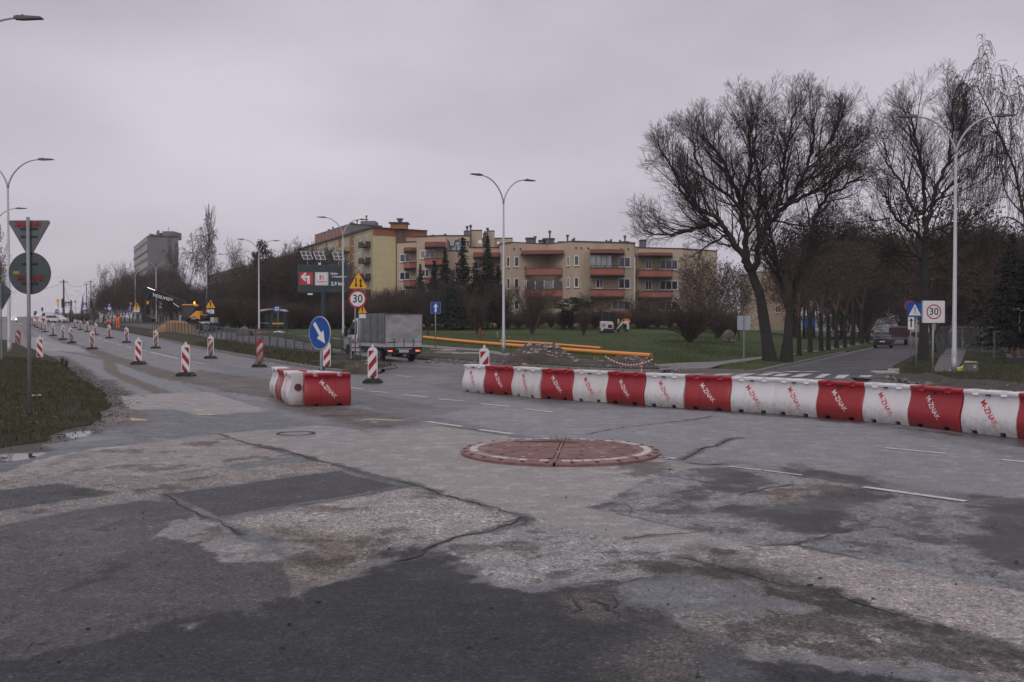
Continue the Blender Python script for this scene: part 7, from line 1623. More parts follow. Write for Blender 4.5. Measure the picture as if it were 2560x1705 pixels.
# white wire enclosure on the right
mCage = M('galvanised_mesh', (.24,.25,.27), .5, .1, 3, .4)
p = base(2475, 78); t = thing('wire_cage', 'pale galvanised mesh enclosure among the trees at the right edge', 'fence', (p.x, p.y, p.z+.1)); s_ = 78/F
def cage(x0, x1, y0, y1, h):
    b = MB()
    for x in np.linspace(x0, x1, 5): b.bar((x,y0,0),(x,y0,h), .06)
    for z in (0.1, h): b.bar((x0,y0,z),(x1,y0,z), .06)
    b.bar((x0,y0,h),(x0,y1,h), .06); b.bar((x1,y0,h),(x1,y1,h), .06); b.bar((x0,y1,h),(x1,y1,h), .06); b.bar((x0,y1,0),(x0,y1,h), .06); b.bar((x1,y1,0),(x1,y1,h), .06); b.build('frame', mCage, t)
    b = MB()
    for x in np.arange(x0, x1, .11): b.bar((x,y0,.1),(x,y0,h), .018)
    for z in np.arange(.2, h, .11): b.bar((x0,y0,z),(x1,y0,z), .012)
    for y in np.arange(y0, y1, .16): b.bar((x0,y,.1),(x0,y,h), .018)
    b.build('mesh_panel', mCage, t)
cage(-.6, 1.9, 0, 9, 2.0)
p2 = base(2535, 62); t = thing('wire_gate', 'lower pale mesh panel beside the enclosure at the right edge', 'fence', (p2.x, p2.y, p2.z+.1)); cage(-1.2, 3.6, 0, .1, 1.7)
t0 = base(2549, 60); lp_ = thing('park_lamp', 'small park lamp with a flat disc head by the enclosure', 'street lamp', (t0.x, t0.y, t0.z)); z = at(2545, 777, 60).z - t0.z; MB().tube([(0,0,-.1),(0,0,z)], [.04,.03], 8).build('pole', mPole, lp_); MB().tube([(0,0,z-.02),(0,0,z+.12),(0,0,z+.16)], [.42,.30,.05], 16).build('lamp_head', M('pale_lamp_head', (.5,.5,.5), .4), lp_)
for x, lb in ((1955,'left orange stake by the low wall on the right'),(2035,'right orange stake by the low wall on the right')):
    p = GZ('M', x, 1030); o = MB().box(-.012,.012,-.012,.012,-.1,.7).build('stake', M('orange_stake'), None, (p.x,p.y,p.z+.1)); setp(o, lb, 'stake')
wl = [GZ('M',x,y) for x, y in ((1580,680),(1700,800),(1890,1000),(1930,1100),(2500,1130))]; b = MB()
o_ = wl[0]
for a_, c_ in zip(wl[:-1], wl[1:]): b.bar(a_-o_+Vector((0,0,.25)), c_-o_+Vector((0,0,.25)), .25, .45)
o = b.build('low_wall', M('dark_retaining_wall', (.055,.05,.045), .9, .3, 2), None, o_); setp(o, 'low dark retaining wall curving in from the right edge', 'wall')
p = base(2480, 92); t = thing('info_board', 'blue parking sign glimpsed between trunks behind the lawn', 'road sign', (base(2024,120).x, 120, base(2024,120).z+.1)); z = at(2024,808,120).z-base(2024,120).z; MB().box(-.6,.6,-.03,.03,z-.5,z+.5).build('plate', mBlue, t); MB().tube([(0,.05,0),(0,.05,z)], [.04]*2, 8).build('post', mPost, t)
# ================================================================ TREES AND SHRUBS
class Wood:
    """collects branch polylines; all of one shape are turned into tubes in one numpy pass"""
    def __init__(s): s.g = {}
    def add(s, pts, rad, n): s.g.setdefault((len(pts), n), []).append((pts, rad))
    def mesh(s, name, mat):
        V_, F_, k0 = [], [], 0
        for (m, n), L in s.g.items():
            P = np.array([p for p, r in L], float); Rr = np.array([r for p, r in L], float); N = len(L)
            T = np.empty_like(P); T[:, 1:-1] = P[:, 2:] - P[:, :-2]; T[:, 0] = P[:, 1] - P[:, 0]; T[:, -1] = P[:, -1] - P[:, -2]
            T /= np.linalg.norm(T, axis=2, keepdims=True) + 1e-9
            ref = np.where(np.abs(T[:, :1, 2:3]) < .9, np.array([0, 0, 1.0]), np.array([1.0, 0, 0])); ref = np.repeat(ref, m, 1)
            A = np.cross(T, ref); A /= np.linalg.norm(A, axis=2, keepdims=True) + 1e-9; B = np.cross(T, A)
            th = np.arange(n) * 2 * np.pi / n
            ringv = P[:, :, None] + (A[:, :, None] * np.cos(th)[None, None, :, None] + B[:, :, None] * np.sin(th)[None, None, :, None]) * Rr[:, :, None, None]
            V_.append(ringv.reshape(-1, 3)); base_ = k0 + np.arange(N)[:, None, None] * (m*n); i = np.arange(m-1)[None, :, None] * n; j = np.arange(n)[None, None, :]; j1 = (j + 1) % n
            F_.append(np.stack([base_+i+j, base_+i+j1, base_+i+n+j1, base_+i+n+j], -1).reshape(-1, 4)); k0 += N*m*n
        V_ = np.concatenate(V_); F_ = np.concatenate(F_); return npmesh(name, V_, F_, mat)
def npmesh(name, V_, F_, mat, smooth=True):
    me = bpy.data.meshes.new(name); me.vertices.add(len(V_)); me.vertices.foreach_set('co', V_.ravel().astype(np.float32)); k = F_.shape[1]
    me.loops.add(F_.size); me.loops.foreach_set('vertex_index', F_.ravel().astype(np.int32)); me.polygons.add(len(F_)); me.polygons.foreach_set('loop_start', np.arange(0, F_.size, k, dtype=np.int32))
    me.polygons.foreach_set('use_smooth', np.full(len(F_), smooth)); me.update(calc_edges=True); me.materials.append(mat); return me
def flakes(name, C_, size, mat, seed=0, flat=1.0):       # leaf-sized triangles round the given centres
    rg = np.random.default_rng(seed); N = len(C_); a = rg.normal(size=(N, 3)); a /= np.linalg.norm(a, axis=1, keepdims=True); b = rg.normal(size=(N, 3)); b -= a*(a*b).sum(1, keepdims=True); b /= np.linalg.norm(b, axis=1, keepdims=True)
    s_ = size * rg.uniform(.5, 1.3, (N, 1)); b[:, 2] *= flat; V_ = np.stack([C_ - a*s_*.5, C_ + a*s_*.5 , C_ + b*s_, C_ - b*s_*.6], 1)[:, [0, 2, 1, 3]].reshape(-1, 3)
    return npmesh(name, V_, np.arange(4*N).reshape(-1, 4), mat, False)
def nrm(v): return v / (np.linalg.norm(v) + 1e-9)
def grow(W, rg, p, d, L, r, lv, P, tips):
    m = P['seg'][min(lv, len(P['seg'])-1)]; n = P['sides'][min(lv, len(P['sides'])-1)]; pts = [p]; rad = [r]; dd = d.copy(); wig = P['wig'] * (1 + .3*lv); tr = P['trop'][min(lv, len(P['trop'])-1)]
    for i in range(1, m):
        dd = nrm(dd + rg.normal(size=3)*wig + np.array([0, 0, tr])); pts.append(pts[-1] + dd*L/(m-1)); rad.append(max(P['rmin'], r*(1 - (1-P['taper'])*i/(m-1))))
    W.add(pts, rad, n)
    if lv >= P['lv']: tips.append(pts[-1]); tips.append(pts[len(pts)//2]); return
    nc = P['nch'][lv]; nc = max(1, int(nc*rg.uniform(.8, 1.2))); ph = rg.uniform(0, 6.28)
    for k in range(nc):
        t = P['t0'][min(lv, len(P['t0'])-1)]; t = t + (1-t)*((k+.5)/nc)**.9; q = t*(m-1); i = min(m-2, int(q)); f = q - i; pp = pts[i]*(1-f) + pts[i+1]*f; td = nrm(pts[i+1]-pts[i]); rr = rad[i]*(1-f) + rad[i+1]*f
        a = nrm(np.cross(td, [0, 0, 1.0]) if abs(td[2]) < .95 else np.array([1.0, 0, 0])); b = np.cross(td, a); az = ph + k*2.399; side = a*math.cos(az) + b*math.sin(az)
        ang = P['ang'][min(lv, len(P['ang'])-1)] * rg.uniform(.75, 1.25); cd = nrm(td*math.cos(ang) + side*math.sin(ang))
        lf = P['rat'][min(lv, len(P['rat'])-1)] * (P.get('shape', lambda t: 1.15-.55*t)(t) if lv == 0 else 1.1-.45*t) * rg.uniform(.75, 1.25)
        grow(W, rg, pp, cd, L*lf, min(rr*.75, max(P['rmin'], rr*P.get('rr', .55))), lv+1, P, tips)
mBark = M('dark_bark', (.030,.027,.025), .95, .3, 3, bump=.6, bscale=12); mTwig = M('dark_twigs', (.042,.034,.031), .95, .2, 2); mTwigB = M('brown_twigs', (.090,.060,.050), .95, .25, 1); mBirch = M('birch_bark', (.20,.19,.185), .9, .4, 4, dirt=(.03,.03,.03), damt=.2)
mTwigG = M('greyish_twigs', (.085,.070,.068), .95, .2, 1); mLeafB = M('withered_leaves', (.066,.040,.030), .9, .4, .8); mLeafR = M('reddish_leaves', (.062,.028,.020), .9, .35, .8); mNeed = M('dark_needles', (.014,.022,.014), .85, .4, .7); mNeedB = M('bluish_needles', (.030,.040,.038), .85, .35, .7); mNeedP = M('pine_needles', (.022,.032,.018), .85, .4, .7)
OAK = dict(lv=4, seg=[7,6,4,3,2], sides=[8,5,3,3,3], wig=.10, trop=[.02,.05,.05,.06,.05], nch=[16,9,6,4], t0=[.25,.2,.2,.2], ang=[.85,.8,.75,.7], rat=[.52,.50,.50,.55], taper=.25, rmin=.008)
def tree_parts(seed, P, H=10.0, r=.22, lean=(0,0,1), leaves=0, lsize=.10, lmat=None, bark=None, tw=None, trunk_frac=.3, forks=0, lspread=.35):
    rg = np.random.default_rng(seed); W, T = Wood(), Wood(); tips = []; d = nrm(np.array(lean, float)); th = H*trunk_frac
    pts = [np.zeros(3) - np.array([0,0,.2])]; dd = d.copy()
    for i in range(5): dd = nrm(dd + rg.normal(size=3)*.03); pts.append(pts[-1] + dd*th/5)
    T.add(pts, [r*1.35] + [r*(1-.05*i) for i in range(5)], 10)
    for k in range(forks or 1):
        if forks: az = k*6.28/forks + rg.uniform(-.4,.4); sp = rg.uniform(.22,.42); fd = nrm(np.array([math.cos(az)*sp, math.sin(az)*sp, 1]))
        else: fd = dd
        grow(W, rg, pts[-1], fd, H*(1-trunk_frac)*rg.uniform(.88, 1.0), r*(.8 if not forks else .62), 0, P, tips)
    parts = [('trunk', T.mesh('trunk', bark or mBark)), ('crown', W.mesh('crown', tw or mTwig))]
    if leaves:
        tp_ = np.array(tips); idx = rg.integers(0, len(tp_), leaves); C_ = tp_[idx] + rg.normal(size=(leaves, 3))*lspread; parts.append(('leaves', flakes('leaves', C_, lsize, lmat or mLeafB, seed)))
    return parts
BAREP = dict(lv=3, seg=[6,4,3,2], sides=[5,3,3,3], wig=.11, trop=[.03,.06,.06,.05], nch=[14,8,6], t0=[.1,.15,.15], ang=[.8,.75,.7], rat=[.50,.48,.5], taper=.2, rmin=.014)
TR_ = {}
TR_['bare'] = tree_parts(1, BAREP, 10, .18, forks=3, tw=mTwigG)
TR_['bare2'] = tree_parts(2, {**BAREP, 'nch': [16,8,5]}, 10, .16, forks=2, trunk_frac=.2, tw=mTwig)
TR_['dense'] = tree_parts(3, {**BAREP, 'nch': [18,9,5], 'rmin': .02}, 10, .16, forks=3, trunk_frac=.12, leaves=1500, lsize=.16, lmat=mLeafB, tw=mTwigB, lspread=.4)
TR_['dense2'] = tree_parts(4, {**BAREP, 'nch': [20,8,5], 'rmin': .02}, 10, .14, forks=4, trunk_frac=.06, leaves=1300, lsize=.15, lmat=mTwigB, tw=mTwig, lspread=.5)
TR_['leafy'] = tree_parts(5, {**BAREP, 'nch': [16,8,5]}, 10, .2, forks=2, trunk_frac=.33, leaves=1500, lsize=.12, lmat=mLeafB, tw=mTwigB, lspread=.2)
TR_['poplar'] = tree_parts(6, {**BAREP, 'nch': [30,5,3], 'ang': [.34,.25,.3], 'rat': [.24,.45,.5], 'trop': [.0,.10,.08], 't0': [.08,.1,.1], 'rmin': .022, 'shape': lambda t: 1.25*math.sin(math.pi*min(1, .12+t*.88))**.6+.25}, 10, .13, trunk_frac=.12, tw=mTwigG)
TR_['birch'] = tree_parts(7, {**BAREP, 'lv': 3, 'seg': [7,6,5,4], 'nch': [22,8,6], 'ang': [.75,.6,.5], 'trop': [.02,-.02,-.22,-.3], 'rat': [.34,.5,.9], 'rmin': .017, 't0': [.12,.25,.3]}, 10, .12, trunk_frac=.22, tw=mTwigG, bark=mBirch)
TR_['weeping'] = tree_parts(8, {**BAREP, 'lv': 3, 'seg': [8,8,6,5], 'nch': [24,12,8], 'ang': [.8,.6,.4], 'trop': [.02,.0,-.3,-.45], 'rat': [.36,.55,1.0], 'rmin': .0075, 't0': [.12,.25,.2]}, 10, .13, trunk_frac=.2, tw=mTwig, bark=mBirch)
TR_['shrub'] = tree_parts(9, {**BAREP, 'lv': 2, 'seg': [6,4,3], 'nch': [11,8], 'ang': [.5,.55], 'rat': [.45,.5], 'trop': [.03,.06,.05], 'wig': .09, 'rmin': .006}, 3, .07, forks=16, trunk_frac=.05, tw=mTwigB)
TR_['shrub2'] = tree_parts(10, {**BAREP, 'lv': 2, 'seg': [6,4,3], 'nch': [12,9], 'ang': [.6,.6], 'rat': [.5,.5], 'trop': [.0,.05,.04], 'wig': .12, 'rmin': .009}, 3, .06, forks=22, trunk_frac=.03, tw=mTwigB, leaves=1500, lsize=.05, lmat=mTwigB, lspread=.12)
def conifer(seed, mat, H=10., Wd=2.3, layers=34, per=15, droop=-.25, nl=260, pine=False):
    rg = np.random.default_rng(seed); T = Wood(); T.add([np.array([0,0,-.2]), np.array([0,0,H*.5]), np.array([0,0,H*.97])], [.17,.10,.02], 7); Br = Wood(); C_ = []
    for i in range(layers):
        z = H*(.10+.88*i/layers) if not pine else H*(.35+.6*i/layers); rr = Wd*((1-i/layers)**.85*(.75+.5*rg.random())) if not pine else Wd*(.35+.65*math.sin(math.pi*(.15+.8*i/layers)))*rg.uniform(.6,1.1)
        for k in range(per):
            az = rg.uniform(0, 6.28); L = rr*rg.uniform(.7, 1.12); d = np.array([math.cos(az), math.sin(az), droop*rg.uniform(.5,1.4) if not pine else rg.uniform(-.1,.4)]); p0 = np.array([0,0,z]); p1 = p0 + d*L*.6; p2 = p0 + d*L + np.array([0,0,.12*L]); Br.add([p0, p1, p2], [.025,.015,.006], 3)
            n = max(4, int(nl*L/Wd/per*2)); t = rg.uniform(.15 if not pine else .6, 1.05, n)[:, None]; c = p0 + (p2-p0)*t + rg.normal(size=(n,3))*np.array([.12,.12,.07])*(1 if not pine else 1.8); c[:, 2] -= .06; C_.append(c)
    return [('trunk', T.mesh('trunk', mBark)), ('branches', Br.mesh('branches', mTwig)), ('needles', flakes('needles', np.concatenate(C_), .17, mat, seed, .5))]
TR_['spruce'] = conifer(21, mNeed); TR_['spruce2'] = conifer(22, mNeed, Wd=2.0, layers=30); TR_['bluespruce'] = conifer(23, mNeedB, Wd=2.7, layers=28); TR_['pine'] = conifer(24, mNeedP, Wd=2.6, layers=14, per=12, pine=True, nl=330)
DIM = {}
def dims(kind):
    if kind not in DIM:
        zs, rs = [], []
        for nm, me in TR_[kind]:
            a = np.empty(len(me.vertices)*3, np.float32); me.vertices.foreach_get('co', a); a = a.reshape(-1, 3); zs.append(a[:, 2]); rs.append(np.hypot(a[:, 0], a[:, 1]))
        DIM[kind] = (float(np.percentile(np.concatenate(zs), 99.7)), 2*float(np.percentile(np.concatenate(rs), 97)))
    return DIM[kind]
def plant(kind, label, cat, u, Y, top, wpx=None, rz=None, group=None, name=None, basew=1.0, dz=0.1, H0=None, base_v=None):
    p = base(u, Y) if base_v is None else G(u, base_v); Y = p.y; Hh = at(u, top, Y).z - p.z
    H0, W0 = dims(kind)
    sz = Hh/H0; sx = (wpx/F*Y/W0) if wpx else sz
    t = thing(name or ('shrub' if 'shrub' in kind else 'tree'), label, cat, (p.x, p.y, p.z + dz), rz if rz is not None else rnd.uniform(0, 6.28), group); t.scale = (sx, sx, sz)
    for nm, me in TR_[kind]:
        o = link(nm, me, t)
        if nm in ('branches', 'needles', 'leaves'): o['kind'] = 'stuff'
    return t
# ---- the great bare tree by the crossing and its neighbour
Yt = 53.0
def K3(pts, y0=0.0, y1=0.0, fr='K', Yd=None):
    out = []; Yd = Yd or Yt
    for i, (x, y) in enumerate(pts):
        q = at(*px(fr, x, y), Yd); out.append(np.array([q.x, q.y + y0 + (y1-y0)*i/max(1, len(pts)-1), q.z]))
    return out
SUBW = None
def hero(name, label, org_px, trunk, r0, limbs, seed, leaf_fn, nleaf, sub, fr='K', Yd=None):
    Yd = Yd or Yt; o = at(*px(fr, *org_px), Yd); o.z = g(o.x, o.y) + .08; O_ = np.array(o); rg = np.random.default_rng(seed); T, W = Wood(), Wood(); tips = []
    tp_ = [p - O_ for p in K3(trunk, fr=fr, Yd=Yd)]; tp_[0][2] = -.15; T.add(tp_, list(np.interp(np.linspace(0,1,len(tp_)), [0,.12,1], [r0*1.45, r0, r0*.64])), 14)
    for pts, y1, ra, rb, n1, Ls in limbs:
        P = [p - O_ for p in K3(pts, 0, y1, fr, Yd)]; m = len(P)
        for _ in range(2):
            Q = [P[0]]
            for a, c_ in zip(P[:-1], P[1:]): Q += [a*.75+c_*.25, a*.25+c_*.75]
            P = Q + [P[-1]]
        for i in range(1, len(P)-1): P[i] = P[i] + rg.normal(size=3)*.05
        rad = [ra*(1-i/(len(P)-1))**.8 + rb for i in range(len(P))]; W.add(P, rad, 8); n1 = int(n1*1.0)
        for k in range(n1):
            t = .12 + .88*((k+.5)/n1)**.85; q = t*(len(P)-1); i = min(len(P)-2, int(q)); f = q-i; pp = P[i]*(1-f)+P[i+1]*f; td = nrm(P[i+1]-P[i]); az = rg.uniform(0, 6.28); a = nrm(np.cross(td, [0,0,1.0]+rg.normal(size=3)*.1)); b = np.cross(td, a)
            cd = nrm(td*.85 + (a*math.cos(az)+b*math.sin(az))*.75 + np.array([0,0,.30])); rr = rad[i]*(1-f)+rad[i+1]*f
            grow(W, rg, pp, cd, Ls*1.22*rg.uniform(.6,1.3)*(1.38-.82*t), min(rr*.6, .055), 1, sub, tips)
    t = thing('tree', label, 'tree', tuple(o)); link('trunk', T.mesh('trunk', mBark), t); link('crown', W.mesh('crown', mTwig), t)
    tp2 = np.array([p for p in tips if leaf_fn(p + O_)])
    if len(tp2): idx = rg.integers(0, len(tp2), nleaf//7); C_ = np.repeat(tp2[idx], 7, 0) + rg.normal(size=(len(idx)*7, 3))*.09; link('seed_clusters', flakes('seed_clusters', C_, .07, mLeafB, seed), t)['kind'] = 'stuff'
    return t
SUB = dict(lv=4, seg=[6,7,4,3,3], sides=[8,4,3,3,3], wig=.055, trop=[.02,.07,.08,.07,.05], nch=[10,9,6,4], t0=[.2,.12,.12,.15], ang=[.7,.58,.52,.48], rat=[.5,.55,.55,.62], taper=.25, rmin=.0044, rr=.48)
def lf(p):
    u = 1280 + p[0]/p[1]*F; v = HOR - (p[2]-HC)/p[1]*F; x, y = (u-1560)*2.0625, (v-200)*2.0625
    return (x > 560 and y > 190 and (y > 330 or x < 960) and not (x > 900 and y < 300)) or (x > 1130 and y > 280)
hero('tree', 'tall bare tree leaning left with a wide crown, seed clusters on its right half', (755,1445), [(755,1448),(738,1350),(716,1200),(702,1110),(668,1020),(655,985)], .31,
  [([(655,990),(612,900),(560,840),(520,790),(480,740),(420,692),(360,680),(300,640),(255,575)], -1.5, .17, .03, 22, 2.3), ([(490,750),(430,750),(370,770),(280,795),(180,802),(90,780)], -.5, .09, .02, 15, 1.7), ([(400,690),(330,600),(270,520),(210,440),(170,400)], -1.5, .07, .02, 16, 1.7),
   ([(645,985),(640,900),(640,800),(622,700),(600,570),(560,450),(500,340),(440,260)], 1.5, .16, .03, 26, 2.2), ([(620,700),(560,620),(480,590),(400,520),(330,420),(320,340)], -2.2, .08, .02, 18, 2.0), ([(605,600),(640,480),(620,350),(590,230)], -2.0, .08, .02, 16, 2.0),
   ([(662,985),(682,930),(702,850),(722,780),(770,715),(840,650),(900,575),(935,510),(985,400),(1010,280),(1010,150)], 1.0, .17, .03, 28, 2.2), ([(700,800),(690,700),(735,600),(725,450),(700,320),(705,200)], 2.2, .09, .02, 20, 2.1), ([(780,700),(800,590),(800,450),(820,320),(830,210)], -1.6, .09, .02, 20, 2.0),
   ([(940,505),(1010,490),(1080,420),(1130,350),(1170,290)], 1.2, .07, .02, 14, 1.8), ([(850,640),(930,600),(1000,560),(1060,500)], -2.0, .06, .02, 12, 1.6), ([(990,390),(1060,330),(1100,250),(1110,190)], .0, .06, .02, 12, 1.6),
   ([(560,845),(520,850),(470,800),(440,790)], 1.8, .05, .015, 8, 1.3), ([(540,800),(440,850),(380,900)], 1.5, .05, .015, 9, 1.3)], 11, lf, 3600, SUB)
hero('tree', 'twin stemmed dark tree just right of the leaning tall tree', (835,1435), [(835,1438),(845,1330),(850,1240),(852,1180)], .27,
  [([(848,1190),(832,1100),(820,1000),(800,900),(782,760),(770,640)], 1.5, .14, .02, 20, 1.7), ([(856,1190),(872,1120),(900,1000),(930,850),(972,700),(1040,592),(1130,545),(1205,500)], -1.0, .14, .02, 26, 1.8), ([(900,1000),(950,900),(1020,850),(1100,800)], 1.2, .06, .02, 12, 1.6), ([(820,1000),(760,930),(720,880)], -1, .05, .02, 10, 1.4), ([(1040,592),(1100,480),(1160,400),(1200,330)], 0, .05, .02, 14, 1.6)], 12, lambda p: True, 2400, SUB)
# ---- row of trees along the side street
ROW = [(905,1430,'third trunk of the street row, slightly bent'), (960,1415,'fourth trunk of the street row'), (1018,1405,'fifth trunk of the street row'), (1055,1400,'sixth trunk of the street row'), (1097,1390,'seventh trunk of the street row'), (1140,1385,'eighth and thickest trunk in the middle of the street row'), (1178,1375,'thin ninth trunk of the street row'), (1225,1365,'tenth trunk of the street row'), (1256,1360,'last trunk of the street row before the parked hatchback')]
for i, (x, y, lb) in enumerate(ROW):
    u, v = px('K', x, y); t = plant('leafy', lb, 'tree', u, 0, 560 + i*4 + rnd.uniform(-25, 25), None, base_v=v, group='row of trees along the side street'); t.scale.x = t.scale.y = t.scale.z*.95
# ---- right-hand side of the street
YR = G(2308, 906).y
hero('tree', 'tall wide bare tree behind the box sign with the 30', (343,1470), [(343,1472),(345,1350),(345,1150),(350,980),(352,900)], .26,
  [([(352,910),(350,800),(352,640),(335,520),(310,400),(290,300)], .5, .13, .02, 15, 2.5), ([(352,880),(375,780),(385,680),(430,600),(450,480),(450,350),(440,290)], -1, .11, .02, 14, 2.3), ([(350,920),(300,880),(240,850),(190,815),(165,750),(140,700)], -1, .10, .02, 11, 2.2),
   ([(340,790),(290,760),(272,700),(255,640),(215,580),(190,480),(190,430)], 1, .08, .02, 12, 2.3), ([(350,640),(300,560),(270,480),(250,380)], -1, .06, .015, 9, 2.1), ([(380,760),(440,700),(500,650),(560,600)], 1, .08, .02, 11, 2.2), ([(352,900),(430,850),(510,830),(580,800)], -.5, .08, .02, 11, 2.1),
   ([(430,600),(490,520),(530,430),(540,380)], .8, .06, .015, 9, 2.1), ([(350,1000),(270,960),(180,940),(120,900)], .5, .07, .015, 10, 2.0), ([(345,1000),(420,960),(520,920)], -.5, .06, .015, 9, 2.0), ([(190,815),(120,830),(90,800)], 0, .04, .012, 6, 1.7), ([(350,1080),(290,1040),(230,1030)], .6, .05, .015, 7, 1.8), ([(348,1060),(410,1020),(470,1010)], .6, .05, .015, 7, 1.8)], 13, lambda p: p[2] < 7, 900, SUB, 'L', YR)
plant('dense', 'second dark tree on the right side of the street', 'tree', 2337, 0, 470, None, base_v=884); plant('dense', 'third dark tree on the right side of the street, beside the lamp post', 'tree', 2366, 0, 540, None, base_v=866)
plant('weeping', 'large weeping birch at the right edge with hanging twigs', 'tree', 2585, 56, 112, 400, rz=.4); plant('weeping', 'weeping birch behind the large one, cut by the right edge', 'tree', 2650, 66, 60, 360, rz=2.2)
GR = 'dark brown trees massed behind the side street'
for i in range(34):
    Y = 130 + 7*i*.9 + rnd.uniform(-5, 5); u = 2160 + ((i*97) % 290) + rnd.uniform(-10, 10)
    if 2195 < u < 2330 and Y < 210: Y += 90
    plant('dense' if i % 3 else 'dense2', 'dark brown tree in the mass closing the view behind the side street', 'tree', u, Y, 600 + rnd.uniform(-25, 60), None, group=GR)
for i in range(16):
    u = 1980 + i*13 + rnd.uniform(-6, 6); plant('dense' if i % 2 else 'leafy', 'brown tree in the mass closing the view behind the street row', 'tree', u, 150 + rnd.uniform(-15, 40), 610 + rnd.uniform(-20, 50), None, group='brown trees massed behind the street row')
for i in range(12):
    u = 2400 + i*15; plant('dense2' if i % 2 else 'dense', 'dark tree in the thicket behind the wire enclosure', 'tree', u, 105 + rnd.uniform(-10, 30), 560 + rnd.uniform(-20, 60) , None, group='dark trees behind the wire enclosure')
for u, Y, top, w_, lb in ((2528, 72, 590, 150, 'dark spruce with low spreading boughs at the right edge'), (2470, 98, 640, 110, 'dark spruce farther back left of the park lamp'), (2590, 60, 500, 170, 'dark spruce cut by the right edge')): plant('spruce', lb, 'tree', u, Y, top, w_)
for i, (u, Y) in enumerate(((2440,95),(2462,92),(2500,90),(2540,88),(2420,120))): plant('shrub2', 'low brown bush beside the path on the right', 'shrub', u, Y, 800 + rnd.uniform(-8, 8), 60, group='low bushes along the right path')
# ---- in front of the flats
SP = [('spruce',1051,120,664,52,'narrow dark spruce in front of the lowest salmon balconies'), ('spruce2',1086,123,655,60,'dark spruce left of the tallest pair'), ('spruce',1113,119,624,66,'dark spruce standing before the graffiti wall'), ('spruce2',1157,121,598,72,'tall dark spruce second from the right of the group'), ('spruce',1219,120,594,74,'tallest dark spruce, rightmost of the group'),
      ('bluespruce',1130,115,680,74,'greyish blue spruce in front of the dark ones'), ('spruce2',1190,116,660,80,'broad dark spruce between the two tallest'), ('spruce2',1245,122,668,58,'low dark spruce at the corner of the flats')]
for k, u, Y, top, w_, lb in SP: plant(k, lb, 'tree', u, Y, top, w_)
plant('bare2', 'small bare tree with a dark trunk left of the blue one way sign', 'tree', 1070, 0, 690, 90, base_v=841); plant('shrub2', 'brown bush shaped like a vase behind the red standpipe', 'shrub', 1192, 0, 738, 62, base_v=840)
plant('shrub', 'spreading bare shrub on the lawn right of the lamp post', 'shrub', 1330, 0, 706, 120, base_v=838); plant('shrub2', 'vase shaped dark bush left of the mini excavator', 'shrub', 1459, 0, 765, 44, base_v=843); plant('dense2', 'round brown bare tree just behind the mini excavator cab', 'tree', 1482, 116, 733, 95)
t = plant('pine', 'low dark pine with a flat crown before the second salmon balcony', 'tree', 1432, 117, 746, 110)
plant('shrub', 'wide bare shrub with thin stems left of the boulder', 'shrub', 1722, 0, 735, 210, base_v=858); plant('shrub', 'thin bare bush in front of the third salmon balcony column', 'shrub', 1610, 0, 738, 150, base_v=822)
mm = plant('dense', 'reddish brown leafy tree between the flats and the leaning tree', 'tree', 1790, 100, 640, 170); 
for c_ in mm.children:
    if c_.name.startswith('leaves'): c_.data = c_.data.copy(); c_.data.materials.clear(); c_.data.materials.append(mLeafR)
plant('dense', 'brown tree right of the reddish one, under the tall crown', 'tree', 1848, 108, 660, 150); plant('dense2', 'dark bare tree left of the reddish one, covering the end of the flats', 'tree', 1735, 118, 655, 110)
plant('shrub2', 'reddish bush standing beside the boulder', 'shrub', 1796, 0, 760, 90, base_v=850)
plant('shrub', 'pale yellowish bare shrub against the yellow gable', 'shrub', 956, 135, 722, 90)
for i in range(22): plant('shrub2', 'brown hedge bush along the foot of the flats', 'shrub', 1268 + i*27 + rnd.uniform(-5, 5), 119 + rnd.uniform(-2, 4), 783 + rnd.uniform(-8, 6), 62, group='brown hedge along the foot of the flats')
for i in range(12): plant('dense2' if i % 3 == 0 else 'shrub2', 'dark brown bush in the thicket behind the truck', 'shrub', 880 + i*17 + rnd.uniform(-5, 5), 119 + rnd.uniform(-2, 6), 742 + rnd.uniform(-10, 18), 85, group='dark bushes behind the truck')
for i in range(13): plant('dense2' if i % 3 else 'shrub2', 'dark brown bush grown up between the spruces', 'shrub', 985 + i*22 + rnd.uniform(-5, 5), 117 + rnd.uniform(-2, 3), 712 + 22*((i*5) % 3) + rnd.uniform(-12, 12), 95, group='dark bushes between the spruces')
# ---- left side: wood behind the far carriageway
GL = 'dark trees of the wood behind bus shelter and excavator'
for i in range(40):
    u = 430 + i*11 + rnd.uniform(-6, 6); Y = 132 + rnd.uniform(-6, 42); top = np.interp(u, [430,480,560,620,665,720,770,800,830,860], [705,708,704,690,646,630,618,628,690,748]) + rnd.uniform(-12, 30)
    plant('dense2' if i % 2 else 'dense', 'dark bare tree in the wood behind bus shelter and excavator', 'tree', u, Y, top, None, group=GL)
for i in range(22): plant('shrub2', 'dark undergrowth bush along the edge of the wood behind the bus shelter', 'shrub', 560 + i*15 + rnd.uniform(-6, 6), 124 + rnd.uniform(-3, 8), 755 + rnd.uniform(-15, 15), 80, group='undergrowth at the wood edge')
for i in range(26):
    u = 228 + i*8.5 + rnd.uniform(-4, 4); Y = 185 + rnd.uniform(-10, 60); top = np.interp(u, [228,260,330,440], [760,728,690,680]) + rnd.uniform(-14, 12)
    plant('dense', 'reddish brown tree in the distant wood left of the excavator boom', 'tree', u, Y, top, None, group='distant reddish brown wood')
